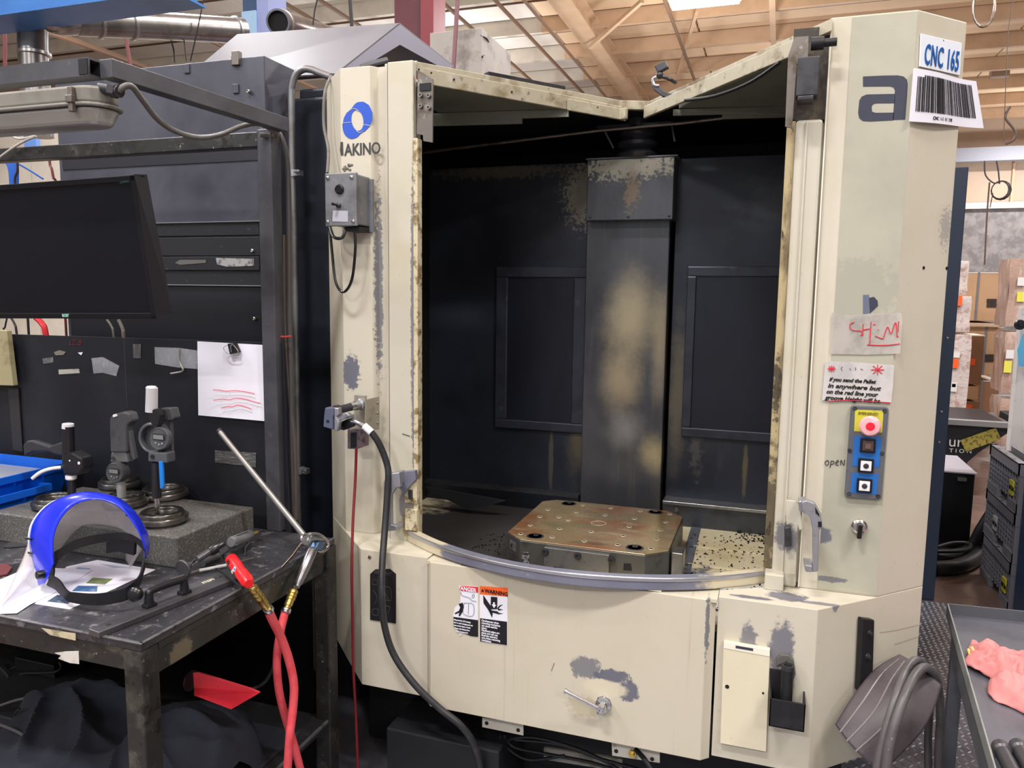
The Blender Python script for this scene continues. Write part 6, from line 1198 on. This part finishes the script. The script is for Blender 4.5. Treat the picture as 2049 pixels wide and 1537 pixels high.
M().prism([g(*bx(*p), -.012) for p in ((868, 1185), (975, 1190), (978, 1250), (866, 1240))], (0, .034, 0)).build('clamp_collar', gm, r, bevel=.003)
M().lathe(g(305, 914, -.014), (0, -1, 0), [(.006, 0), (.006, .002), (.003, .002), (.0, .001)], 14).build('collar_screw', gb, r)
M().cyl(g(312, 925), g(314, 996), .0125, 18).build('black_stem', gb, r, smooth=True)
M().prism([g(*bx(*p), -.014) for p in ((927, 1240), (950, 1240), (956, 1390), (948, 1402), (936, 1400))], (0, .008, 0)).build('blue_strip', mat('gauge_blue_strip', sc(20, 120, 210), .35), r, bevel=.002)
M().cyl(g(314, 992), g(316, 1037), .0075, 16).build('probe', chrome, r, smooth=True)
M().lathe(g(316, 1030), (0, 0, -1), [(.011, 0), (.011, .012), (.009, .02), (0, .02)], 18).build('probe_head', gb, r, smooth=True)
# gauge 2
Yg = C3.y; r = root('bore_gauge', C3, 'slim bore gauge with small digital dial and long pistol trigger', 'bore gauge')
M().prism([g(*bx(*p), -.01) for p in ((640, 985), (655, 965), (720, 948), (755, 955), (768, 1005), (740, 1030), (735, 1060), (738, 1190), (645, 1190), (640, 1060))], (0, .035, 0)).build('pistol_grip', gm, r, bevel=.006)
M().lathe(g(*bx(675, 972), -.012), (0, -.4, 1), [(.008, 0), (.006, .003), (0, .004)], 14).build('grip_button', white_plastic, r, smooth=True)
M().prism([g(*bx(*p), .0) for p in ((738, 1060), (760, 1060), (790, 1225), (782, 1235), (765, 1200))], (0, .014, 0)).build('trigger_lever', gm, r, bevel=.002)
M().prism([g(*bx(*p), -.004) for p in ((650, 1188), (735, 1184), (748, 1245), (645, 1245))], (0, .03, 0)).build('grip_base', mat('gauge_light_base', sc(120, 120, 122), .35, .3), r, bevel=.003)
M().lathe(g(*bx(664, 1220), -.006), (0, -1, 0), [(.006, 0), (.006, .003), (0, .003)], 12).build('base_screw', steel, r)
dial(r, g(*bx(672, 1306), -.02), .031, .03)
M().cyl(g(242, 960, .01), g(244, 1002, .01), .0135, 18).build('white_stem', mat('gauge_white_stem', sc(186, 186, 188), .35, .3), r, smooth=True)
M().cyl(g(243, 1000, .01), g(244, 1030, .01), .009, 14).build('probe', steel, r, smooth=True)
# gauge 3
Yg = C5.y + .02; r = root('bore_gauge', C5, 'black bore gauge with curved side handle beside the blue bin', 'bore gauge')
M().cyl(g(137, 905), g(137, 853), .018, 20, r1=.016).build('black_barrel', gb, r, smooth=True)
M().cyl(g(136, 857), g(136, 848), .017, 20, r1=.016).build('white_cap', white_plastic, r, smooth=True)
M().prism([g(*bx(*p), .0) for p in ((130, 1145), (150, 1120), (190, 1118), (290, 1150), (330, 1135), (392, 1118), (392, 1210), (330, 1205), (280, 1185), (190, 1185), (140, 1210))], (0, .024, 0)).build('side_handle', mat('gauge_handle_grey', sc(52, 54, 58), .35), r, bevel=.006)
M().prism([g(*bx(*p), -.015) for p in ((360, 1190), (420, 1185), (480, 1220), (485, 1280), (460, 1320), (372, 1320), (355, 1270))], (0, .04, 0)).build('gauge_body', gb, r, bevel=.006)
for i, (x, y) in enumerate(((462, 1250), (408, 1236))): M().lathe(g(*bx(x, y), -.016), (0, -1, 0), [(.005 - i * .002, 0), (.004 - i * .002, .001), (0, .001)], 10).build('printed_mark', white_plastic, r)
M().lathe(g(*bx(416, 1320)), (0, 0, -1), [(.016, 0), (.016, .010), (.012, .014)], 18).build('white_collar', white_plastic, r, smooth=True)
M().cyl(g(*bx(418, 1335)), g(*bx(422, 1440)), .0115, 16).build('black_stem', gb, r, smooth=True)
M().tube([g(*bx(355, 1275), -.01), g(*bx(300, 1282), -.03), g(*bx(240, 1302), -.05), g(*bx(190, 1340), -.06)], .0055, 10).build('white_arm', white_plastic, r, smooth=True)
# blue bins
def bin_(x0, x1, y0, y1, z0, H, lb):
    r = root('blue_bin', ((x0 + x1) / 2, (y0 + y1) / 2, z0), lb, 'bin', 'blue plastic parts bins')
    t = .004; fl = .03
    b_ = [(x0 + fl, y0 + fl), (x1 - fl, y0 + fl), (x1 - fl, y1 - fl), (x0 + fl, y1 - fl)]; o_ = [(x0, y0), (x1, y0), (x1, y1), (x0, y1)]
    q = M(); V = [(x, y, z0) for x, y in b_] + [(x, y, z0 + H) for x, y in o_] + [(x + (t if i in (0, 3) else -t), y + (t if i < 2 else -t), z0 + H) for i, (x, y) in enumerate(o_)] + [(x + (t if i in (0, 3) else -t), y + (t if i < 2 else -t), z0 + t) for i, (x, y) in enumerate(b_)]
    F_ = [(0, 1, 2, 3), (12, 13, 14, 15)]
    for i in range(4):
        j = (i + 1) % 4; F_ += [(i, j, j + 4, i + 4), (i + 4, j + 4, j + 8, i + 8), (i + 8, j + 8, j + 12, i + 12)]
    q.add(V, F_).build('bin_wall', blue_plastic, r, bevel=.0015)
    q = M(); q.box(x0 - .006, x1 + .006, y0 - .006, y0, z0 + H - .022, z0 + H + .002); q.box(x1, x1 + .006, y0, y1, z0 + H - .022, z0 + H + .002); q.box(x0 - .006, x1 + .006, y1, y1 + .006, z0 + H - .022, z0 + H + .002); q.box(x0 - .006, x0, y0, y1, z0 + H - .022, z0 + H + .002)
    q.build('bin_rim', blue_plastic, r, bevel=.002)
    for k in range(3): M().prism([(x1 - .012, y0 + .08 + k * .1, z0 + .03), (x1 + .004, y0 + .08 + k * .1, z0 + H - .022), (x1 - .03, y0 + .08 + k * .1, z0 + H - .022)], (0, .004, 0)).build('bin_rib', blue_plastic, r)
    return r
bin_(-2.55, -2.20, 1.46, 1.83, TZ, .115, 'blue plastic bin nearest on the bench, below the gauge handle')
rr_ = bin_(-2.75, -2.24, 1.66, 1.95, TZ + .035, .125, 'blue plastic bin behind the other bin, raised with clear lining')
M().box(-2.7, -2.3, 1.70, 1.92, TZ + .10, TZ + .135).build('clear_lining', mat('bag_clear', sc(190, 196, 206), .25, alpha=.6), rr_)
# papers on the bench
cq = lambda x, y: (x * .24402, 900 + y * .24402)
def flat_(pts, z, th, m, name, parent=None): return M().prism([at(*cq(*p), Z=z) for p in pts], (0, 0, th)).build(name, m, parent)
r = root('printed_sheet', at(*cq(700, 1150), Z=TZ), 'printed sheet with small colour pictures under the face shield', 'paper')
flat_(((285, 1265), (570, 1310), (1275, 985), (800, 905), (545, 960)), TZ + .0005, .0006, white_paper, 'sheet', r)
for pts, mm in ((((590, 1160), (640, 1115), (800, 1120), (795, 1165)), mat('pic_blue', sc(60, 104, 150), .5, layers=((60, sc(150, 160, 170), .5, .6, .6),))), (((705, 1095), (760, 1050), (925, 1060), (860, 1105)), mat('pic_green', sc(118, 128, 70), .5, layers=((60, sc(70, 90, 110), .5, .6, .8),))), (((385, 1245), (470, 1190), (600, 1200), (560, 1265)), mat('pic_dark', sc(66, 84, 108), .5, layers=((60, sc(120, 130, 140), .5, .6, .6),))), (((620, 975), (640, 965), (745, 975), (730, 990)), mat('pic_pale', sc(140, 170, 205), .5))):
    flat_(pts, TZ + .0012, .0003, mm, 'printed_picture', r)
q = M()
for k in range(9): q.tube([at(*cq(820 + k * 12, 935 + k * 4), Z=TZ + .0013), at(*cq(1000 + k * 22, 960 + k * 2), Z=TZ + .0013)], .0006, 4)
tag(q.build('printed_lines', mat('faint_print', sc(170, 176, 190), .5), r), kind='stuff')
tag(flat_(((-120, 1120), (240, 965), (760, 985), (560, 1120), (250, 1270), (140, 1342), (-120, 1352)), TZ + .0018, .0008, white_paper, 'blank_paper'), 'blank white papers spread under the tip of the clear visor', 'paper')
tag(flat_(((25, 800), (245, 655), (330, 700), (250, 790), (60, 806)), TZ + .002, .003, mat('blade_steel', sc(96, 96, 100), .35, .7), 'flat_scraper'), 'flat pointed steel blade lying in front of the blue bins', 'blade')
tag(M().prism([at(x, y, Z=TZ) for x, y in ((-30, 1135), (14, 1131), (25, 1139), (15, 1152), (-30, 1160))], (0, 0, .006)).build('maroon_cloth', mat('maroon_cloth', sc(92, 40, 44), .8), bevel=.002), 'maroon folded cloth edge beside the papers on the bench', 'cloth')
# face shield
r = root('face_shield', at(180, 1180, Z=TZ), 'blue-crowned face shield with clear visor and black headband on the bench', 'face shield')
OUT = [(78, 1172, 1.36), (72, 1144, 1.37), (61, 1100, 1.39), (59, 1072, 1.40), (68, 1042, 1.42), (98, 1010, 1.44), (146, 991, 1.46), (183, 987, 1.475), (232, 995, 1.49), (268, 1022, 1.50), (290, 1056, 1.50), (299, 1090, 1.49), (292, 1117, 1.48)]
INN = [(88, 1168, 1.345), (106, 1139, 1.34), (106, 1112, 1.345), (107, 1075, 1.355), (120, 1040, 1.37), (146, 1012, 1.39), (176, 1001, 1.405), (207, 1001, 1.42), (239, 1015, 1.43), (263, 1041, 1.44), (281, 1071, 1.445), (290, 1100, 1.45), (289, 1117, 1.46)]
O_ = [at(x, y, Y=Y) for x, y, Y in OUT]; I_ = [at(x, y, Y=Y) for x, y, Y in INN]
def crown(u, v):
    a = cat_(O_, u); b = cat_(I_, u); p = a * (1 - v) + b * v
    return p + Vector((.1, -.5, .6)) * .02 * math.sin(math.pi * v) * math.sin(math.pi * u)
M().grid(crown, 60, 10).build('blue_crown', crown_blue, r, smooth=True, thick=.003)
M().tube([cat_(O_, .08 + u / 30 * .6) + Vector((-.003, .001, 0)) for u in range(21)], .0022, 7, smooth=False).build('white_edge', white_plastic, r, smooth=True)
VB = [at(x, y, Z=TZ + .003) for x, y in ((3, 1214), (10, 1190), (35, 1150), (70, 1125), (120, 1100), (180, 1090), (230, 1100), (262, 1135))]
visor_m = mat('clear_visor', sc(214, 206, 206), .12, alpha=.42, spec=.6, layers=((9, sc(240, 236, 236), .5, .7, .5),))
def visor(u, v):
    a = cat_(O_, .1 + u * .78); b = cat_(VB, u); return a * (1 - v) + b * v + Vector((-.01, .03, .01)) * math.sin(math.pi * v) * math.sin(math.pi * u)
M().grid(visor, 36, 14).build('clear_visor', visor_m, r, smooth=True, thick=.0015)
hbm = mat('headband_black', sc(22, 23, 28), .4)
def strap(top, bot, name, th=.003, m=hbm):
    T = [at(x, y, Y=Y) for x, y, Y in top]; B_ = [at(x, y, Y=Y) for x, y, Y in bot]
    return M().grid(lambda u, v: cat_(T, u) * (1 - v) + cat_(B_, u) * v, 40, 2).build(name, m, r, thick=th)
strap(((109, 1104, 1.35), (120, 1098, 1.36), (150, 1080, 1.38), (190, 1070, 1.40), (235, 1066, 1.43), (262, 1070, 1.44), (286, 1084, 1.45)), ((108, 1140, 1.35), (120, 1118, 1.36), (152, 1099, 1.38), (190, 1088, 1.40), (235, 1080, 1.43), (262, 1078, 1.44), (290, 1104, 1.45)), 'upper_strap', .004)
strap(((215, 1083, 1.45), (240, 1078, 1.46), (272, 1082, 1.47)), ((215, 1106, 1.45), (240, 1103, 1.46), (270, 1110, 1.47)), 'forehead_pad', .012)
strap(((100, 1150, 1.33), (118, 1160, 1.32), (135, 1182, 1.31), (152, 1186, 1.31), (195, 1188, 1.31), (240, 1180, 1.33), (262, 1168, 1.35), (280, 1150, 1.39), (287, 1120, 1.43)), ((96, 1172, 1.33), (112, 1180, 1.32), (128, 1196, 1.31), (146, 1206, 1.31), (195, 1211, 1.31), (240, 1205, 1.33), (262, 1195, 1.35), (277, 1176, 1.38), (289, 1138, 1.43)), 'lower_strap', .004)
strap(((101, 1148, 1.335), (98, 1160, 1.33), (95, 1170, 1.33)), ((108, 1130, 1.34), (108, 1150, 1.335), (103, 1172, 1.33)), 'strap_joint', .006)
M().lathe(at(268, 1190, Y=1.325), (.2, -1, .2), [(.016, -.012), (.017, 0), (.014, .004), (.008, .006), (0, .006)], 18).build('ratchet_knob', black_gloss, r, smooth=True)
M().lathe(at(76, 1151, Y=1.335), (-.3, -1, .1), [(.0105, -.014), (.0105, 0), (.009, .003), (0, .003)], 18).build('pivot_knob', black_gloss, r, smooth=True)
for (x, y) in ((254, 1031), (272, 1054)): M().ball(at(x, y, Y=1.475), .003, 8).build('crown_stud', black_gloss, r)
for (x, y) in ((55, 1077), (60, 1106)): M().cyl(at(x - 3, y, Y=1.38), at(x + 8, y + 2, Y=1.38), .003, 8).build('edge_stud', black_gloss, r)
# straight bar with handle
a = at(187, 1262, Z=TZ + .014); b = at(492, 1143, Z=TZ + .014); d = (b - a).normalized(); sd = Vector((d.y, -d.x, 0)) * .019
r = root('steel_bar_tool', (a + b) / 2, 'long flat steel bar with black pull handle along the bench edge', 'bar')
M().prism([a - sd, a + sd, b + sd, b - sd], (0, 0, -.0135)).build('bar', mat('bar_steel', sc(104, 104, 108), .36, .7, layers=((20, sc(78, 78, 82), .45, .7, .6),)), r, bevel=.0015)
M().lathe(a + d * .035, (0, 0, 1), [(.006, 0), (.006, .0006), (0, .0006)], 12).build('bar_pin', dsteel, r)
f0 = at(299, 1214, Z=TZ + .014); f1 = at(369, 1188, Z=TZ + .014)
zt2 = TZ + .052
hp_ = [f0, f0 + Vector((0, 0, .026)), f0 + d * .008 + Vector((0, 0, .036)), f1 - d * .008 + Vector((0, 0, .036)), f1 + Vector((0, 0, .026)), f1]
q = M(); q.tube(hp_, .0085, 10, rs=[.012, .0095, .008, .008, .0095, .012]); q.build('pull_handle', hbm, r, smooth=True)
for f in (f0, f1): M().obox(f + Vector((0, 0, .004)), d * .014, Vector((d.y, -d.x, 0)) * .011, Vector((0, 0, .005))).build('handle_foot', hbm, r, bevel=.003)
c = at(422, 1160, Z=TZ + .0145)
text('white_marks', 'ITEM', mat('mark_cream', sc(214, 210, 180), .5), .016, at(408, 1168, Z=TZ + .0148), d, Vector((-d.y, d.x, 0)), r)
# air tools
cv5 = lambda x, y: (340 + x * .16594, 1040 + y * .16594)
z1_ = .90
r = root('angle_die_grinder', at(450, 1105, Z=z1_), 'red air die grinder with black angle head and sanding pad', 'die grinder')
H0 = at(*cv5(690, 400), Z=.905); H1 = at(*cv5(735, 470), Z=.903); E1 = at(*cv5(955, 775), Z=.885)
d = (E1 - H1).normalized()
L = (E1 - H1).length
q = M(); q.lathe(H1, d, [(.0125, 0), (.016, .006), (.016, L * .35), (.0145, L * .5), (.016, L * .62), (.0165, L * .9), (.011, L)], 20); q.build('red_grip', red_tool, r, smooth=True)
M().lathe(H1, -d, [(.0135, -.004), (.0145, .0), (.0145, .012), (.012, .022), (.0, .026)], 8).build('angle_head', gb, r)
up_ = Vector((0, 0, 1)); cn = (CF * -1)
side = d.cross(cn).normalized(); top_ = side.cross(d).normalized()
if top_.dot(cn) < 0: top_ = -top_
cc = H1 + d * L * .2 + top_ * .0163
q = M(); q.lathe(cc, top_, [(.008, 0), (.0085, .0008), (.0072, .0008), (.007, 0)], 22); q.lathe(cc, top_, [(.0042, 0), (.0045, .0008), (.0032, .0008), (.003, 0)], 16); q.build('round_emblem', black_ink, r)
M().obox(H1 + d * L * .52 + top_ * .0163 - side * .004, d * .006, side * .005, top_ * .0006).build('white_sticker', white_plastic, r)
M().obox(H1 + d * L * .53 + top_ * .0168 - side * .004, d * .003, side * .003, top_ * .0006).build('blue_mark', blue_ink, r)
M().obox(H1 + d * L * .47 + top_ * .0158 + side * .006, d * .006, side * .004, top_ * .0006).build('grey_sticker', mat('sticker_grey', sc(180, 170, 170), .4), r)
S0 = at(*cv5(655, 285), Z=.918); SM = at(*cv5(470, 390), Z=.905); SK = at(*cv5(330, 480), Z=.894); S1 = at(*cv5(240, 545), Z=.878); S2 = at(*cv5(100, 625), Z=.873)
ds_ = (S1 - S0).normalized()
LS = (SM - S0).length
M().lathe(S0, ds_, [(.0125, 0), (.0135, .002), (.0135, LS * .8), (.009, LS)], 18).build('spindle_housing', gb, r, smooth=True)
M().obox((H1 + S0 + ds_ * LS * .3) / 2, ds_ * .013, (H1 - S0).normalized() * .016, ds_.cross((H1 - S0).normalized()) * .010).build('angle_neck', gb, r, bevel=.004)
M().cyl(SM, SK, .0095, 14).build('knurled_collar', mat('knurl', sc(96, 96, 100), .35, .6), r, smooth=True)
LL = (S1 - S0).length
LK = (S1 - SK).length
M().lathe(SK, (S1 - SK), [(.007, 0), (.007, LK * .4), (.005, LK * .45), (.005, LK)], 14).build('collet', chrome, r, smooth=True)
M().lathe(S1, (S2 - S1).normalized(), [(.008, 0), (.010, .006), (.012, .014), (.024, .02), (.025, .023), (.023, .026), (0, .026)], 26).build('sanding_pad', mat('pad_rubber', sc(66, 66, 68), .45), r, smooth=True)
M().tube([at(*cv5(560, 595), Z=.872), at(*cv5(640, 640), Z=.874), at(*cv5(880, 825), Z=.874)], .003, 8, smooth=False).build('throttle_lever', hbm, r)
r = root('straight_grinder', at(480, 1085, Z=.88), 'silver straight air grinder lying behind the red die grinder', 'die grinder')
G0 = at(*cv5(470, 345), Z=.90); G1 = at(*cv5(735, 275), Z=.892); G2 = at(*cv5(960, 190), Z=.882); G3 = at(*cv5(1050, 150), Z=.878)
M().lathe(G1, G2 - G1, [(.013, 0), (.0165, .006), (.0165, (G2 - G1).length), (.012, (G2 - G1).length + .008)], 20).build('silver_barrel', mat('grinder_silver', sc(146, 148, 152), .32, .7), r, smooth=True)
gd = (G2 - G1).normalized(); gs_ = gd.cross(Vector((0, 0, 1))).normalized()
for k in (-1, 0, 1): M().tube([G1 + gd * .02 + gs_ * .007 * k + Vector((0, 0, .0155)), G2 - gd * .02 + gs_ * .007 * k + Vector((0, 0, .0155))], .0012, 5, smooth=False).build('barrel_flute', dsteel, r)
M().cyl(G2, G3, .006, 14).build('inlet', brass, r, smooth=True)
M().tube([at(*cv5(960, 250), Z=.87), at(*cv5(935, 300), Z=.865), at(*cv5(905, 350), Z=.862), at(*cv5(900, 420), Z=.855)], .003, 7).build('ball_chain', chrome, r)
tag(M().cyl(at(*cv5(390, 525), Z=.866), at(*cv5(600, 430), Z=.868), .011, 16).build('grey_mandrel', mat('mandrel_grey', sc(92, 92, 94), .4, .5), None, smooth=True), 'stubby grey mandrel lying beneath the angle head', 'mandrel')
r = root('needle_file', at(*cv5(500, 590), Z=.858), 'thin needle file with pale handle lying under the grinders', 'file')
M().cyl(at(*cv5(350, 615), Z=.859), at(*cv5(680, 550), Z=.859), .0045, 10).build('file_handle', mat('file_handle_pale', sc(196, 196, 192), .4), r, smooth=True)
M().cyl(at(*cv5(680, 550), Z=.859), at(*cv5(1010, 460), Z=.857), .002, 8).build('file_blade', steel, r); M().cyl(at(*cv5(0, 720), Z=.857), at(*cv5(350, 615), Z=.859), .0025, 8, r1=.004).build('file_tang', steel, r)
# air hose of the red grinder
def coupler(a, b, r):
    d = (b - a); L = d.length
    M().lathe(a, d, [(.006, -.012), (.0075, -.01), (.0075, 0)], 6).build('hex_nipple', chrome, r)
    M().lathe(a, d, [(.0105, 0), (.0125, .003), (.0125, L * .18), (.0112, L * .2), (.0125, L * .22), (.0125, L * .34), (.0112, L * .36), (.0125, L * .38), (.0125, L * .5), (.0112, L * .52), (.0112, L * .8), (.009, L * .82), (.009, L)], 20).build('brass_coupler', brass, r, smooth=True)
    M().lathe(b - d.normalized() * .004, d, [(.0125, 0), (.0135, .002), (.0135, .012), (.0125, .014)], 20).build('hose_clamp', chrome, r, smooth=True)
Xh = -1.195
r = root('red_air_hose', at(540, 1230, X=Xh), 'red air hose with brass coupler hanging from the red die grinder', 'hose')
a = at(*cv5(990, 815), X=-1.205); b = at(*cv5(1180, 1075), X=-1.198)
coupler(a, b, r)
M().tube([b, at(545, 1240, X=-1.197), at(562, 1275, X=-1.196), at(578, 1320, X=-1.19), at(588, 1370, X=-1.18), at(586, 1420, X=-1.18), at(580, 1470, X=-1.18), at(574, 1560, X=-1.19)], .0115, 14).build('hose', red_hose, r, smooth=True)
r = root('red_air_hose', at(570, 1230, X=-1.215), 'red air hose with brass coupler hanging from the silver blow gun', 'hose')
a = at(*cv5(1500, 845), X=-1.215); b = at(*cv5(1405, 1085), X=-1.215)
coupler(a, b, r)
M().tube([b, at(568, 1235, X=-1.217), at(560, 1270, X=-1.22), at(554, 1320, X=-1.222), at(558, 1380, X=-1.225), at(571, 1435, X=-1.225), at(588, 1490, X=-1.22), at(606, 1560, X=-1.21)], .011, 14).build('hose', red_hose, r, smooth=True)
# blow gun
r = root('blow_gun', at(620, 1100, X=-1.22), 'silver blow gun with a long straight nozzle tube hooked on the bench corner', 'air gun')
bs = at(620, 1086, X=-1.235); tipp = at(437, 861, Y=bs.y - .02)
M().cyl(bs, tipp, .0088, 16, r1=.0075).build('nozzle_tube', mat('nozzle_alu', sc(166, 164, 160), .35, .7, layers=((14, sc(120, 116, 112), .5, .7, .5),)), r, smooth=True)
M().lathe(tipp - (tipp - bs).normalized() * .006, tipp - bs, [(.0085, 0), (.0085, .008), (.004, .008)], 14).build('tip', dsteel, r, smooth=True)
h0 = at(*cv5(1715, 375), X=-1.215); h1 = at(*cv5(1555, 760), X=-1.215)
M().lathe(h0, h1 - h0, [(.012, -.004), (.0145, 0), (.0145, (h1 - h0).length * .55), (.0105, (h1 - h0).length), (.007, (h1 - h0).length + .006), (.007, (h1 - h0).length + .016)], 20).build('grip', mat('gun_cast', sc(150, 150, 154), .3, .85), r, smooth=True)
M().prism([at(*cv5(*p), X=-1.225) for p in ((1690, 320), (1720, 262), (1770, 255), (1790, 290), (1760, 370), (1660, 365))], (.022, 0, 0)).build('valve_body', mat('valve_blue_steel', sc(96, 122, 156), .3, .8), r, bevel=.003)
M().tube([at(*cv5(*p), X=-1.22) for p in ((1640, 215), (1600, 230), (1615, 275), (1660, 280), (1700, 235), (1760, 235), (1860, 235))], .006, 10).build('upper_guard', alu, r, smooth=True)
M().tube([at(*cv5(*p), X=-1.215) for p in ((1690, 170), (1780, 175), (1860, 220), (1905, 290), (1890, 350), (1830, 390), (1770, 365))], .0045, 10).build('trigger_loop', chrome, r, smooth=True)
M().tube([at(*cv5(*p), X=-1.22) for p in ((1585, 250), (1600, 200), (1680, 175), (1700, 200))], .005, 10).build('hook', chrome, r, smooth=True)
M().tube([at(*cv5(*p), X=-1.235) for p in ((1590, 275), (1480, 430), (1345, 580))], .0035, 8, smooth=False).build('trigger_rod', chrome, r, smooth=True)
# under the bench
r = None
rs_ = M(); P_ = [at(x, y, Y=1.62) for x, y in ((386, 1347), (396, 1346), (500, 1378), (519, 1386), (388, 1378))]
r = root('red_channel', P_[0], 'bright red folded channel piece sticking out under the bench', 'channel')
M().prism(P_, (0, .006, 0)).build('upper_flange', mat('salmon_red_paint', sc(240, 70, 84), .4, layers=((90, sc(150, 30, 44), .66, .7, .8),)), r, bevel=.001)
M().prism([at(x, y, Y=Y) for x, y, Y in ((388, 1378, 1.615), (519, 1387, 1.615), (462, 1420, 1.56), (388, 1392, 1.58))], (0, .006, 0)).build('lower_flange', mat('salmon_red_shade', sc(214, 48, 62), .4, layers=((60, sc(150, 24, 40), .6, .7, .8),)), r, bevel=.001)
M().lathe(at(381, 1362, Y=1.625), (1, 0, 0), [(.028, 0), (.028, .004), (0, .004)], 20).build('end_disc', mat('end_disc_brown', sc(40, 30, 30), .5), r)
def cloth(u, v):
    x = -2.02 + u * .74; y = 1.27 + v * .58
    def bmp(cx, cy, rx_, ry_, h): 
        t = ((x - cx) / rx_) ** 2 + ((y - cy) / ry_) ** 2; return h * max(0, 1 - t) ** .6
    h = max(bmp(-1.74, 1.50, .26, .24, .16), bmp(-1.44, 1.56, .17, .22, .17), bmp(-1.6, 1.42, .24, .16, .10))
    n = mn.noise(Vector((x * 6 + y * 5, y * 3 - x * 2, 1))); n2 = mn.noise(Vector((x * 14, y * 9, 4))); n3 = 1 - abs(mn.noise(Vector((x * 7 - y * 4, y * 7 + 2, 8)))) * 2
    n4 = 1 - abs(mn.noise(Vector((x * 4 + y * 6, y * 2 - x * 3, 12)))) * 2.2
    k = min(1, h * 12); return (x, y, zs + .003 + h + k * (.03 * n + .012 * n2 + .028 * max(n3, .1) + .04 * max(n4, 0) ** 2))
tag(M().grid(cloth, 110, 80).build('dark_sweatshirt', mat('navy_black_fabric', sc(32, 36, 46), .92, layers=((9, sc(24, 27, 36), .45, .7, .6),), bump=(420, .4, .0008)), smooth=True), 'crumpled navy-black sweatshirt on the lower shelf of the bench', 'sweatshirt')
tag(M().box(-2.42, -2.24, 1.84, 1.93, zs, zs + .05).build('power_adapter', mat('adapter_black', sc(24, 24, 26), .4), bevel=.004), 'black power adapter at the back of the lower bench shelf among cable loops', 'adapter')
tag(M().box(-2.13, -1.90, 1.55, 1.74, zs, zs + .055).build('power_brick', mat('adapter_grey', sc(42, 42, 46), .5), bevel=.004), 'dark grey power brick on the lower shelf beside the sweatshirt', 'adapter')
for (pp, Y, rr, lb) in ((((-20, 1420), (30, 1402), (75, 1395), (120, 1400), (160, 1404), (185, 1403), (191, 1408)), 1.55, .004, 'thin grey cable ending in a cut tip under the bench'),
                        (((-20, 1365), (20, 1340), (50, 1330), (75, 1325), (100, 1340), (85, 1350), (60, 1352)), 1.85, .005, 'black cable loop lying by the power adapter'),
                        (((10, 1370), (40, 1350), (75, 1347), (110, 1345), (122, 1335), (118, 1325)), 1.83, .004, 'black cable curling up under the bench apron'),
                        (((-20, 1320), (10, 1345), (20, 1372), (8, 1380)), 1.8, .005, 'black cable dropping at the bench underside end'),
                        (((-20, 1510), (30, 1498), (60, 1486), (100, 1472)), 1.40, .005, 'pale grey cable crossing low toward the sweatshirt'),
                        (((0, 1450), (30, 1462), (62, 1480)), 1.38, .004, 'short grey cable crossing above the pale one'),
                        (((40, 1418), (30, 1430), (36, 1450), (50, 1440), (70, 1415)), 1.45, .003, 'thin black wires bundled on the power brick')):
    tag(M().tube([at(x, y, Y=Y) for x, y in pp], rr, 7).build('bench_cable', mat('cable_mid', sc(84, 84, 86), .45) if 'grey' in lb else mat('cable_blk', sc(36, 36, 38), .45), smooth=True), lb, 'cable')
tag(M().tube([at(555, 1290, Y=1.9), at(548, 1330, Y=1.85), at(530, 1365, Y=1.75), at(502, 1380, Y=1.65)], .005, 8).build('black_cable', mat('cable_blk', sc(36, 36, 38), .45), smooth=True), 'black cord curving down to the red channel under the bench', 'cord')

# ---------------------------------------------------------------- lettering becomes real mesh objects
bpy.context.view_layer.update()
dg = bpy.context.evaluated_depsgraph_get()
for o in [o for o in S.objects if o.type == 'FONT']:
    me = bpy.data.meshes.new_from_object(o.evaluated_get(dg)); nm = o.name; mt = o.data.materials[0]
    n = bpy.data.objects.new('t', me); COL.objects.link(n)
    if not me.materials: me.materials.append(mt)
    n.parent = o.parent; n.matrix_parent_inverse = o.matrix_parent_inverse.copy(); n.matrix_basis = o.matrix_basis.copy()
    cu = o.data; bpy.data.objects.remove(o); bpy.data.curves.remove(cu); n.name = nm
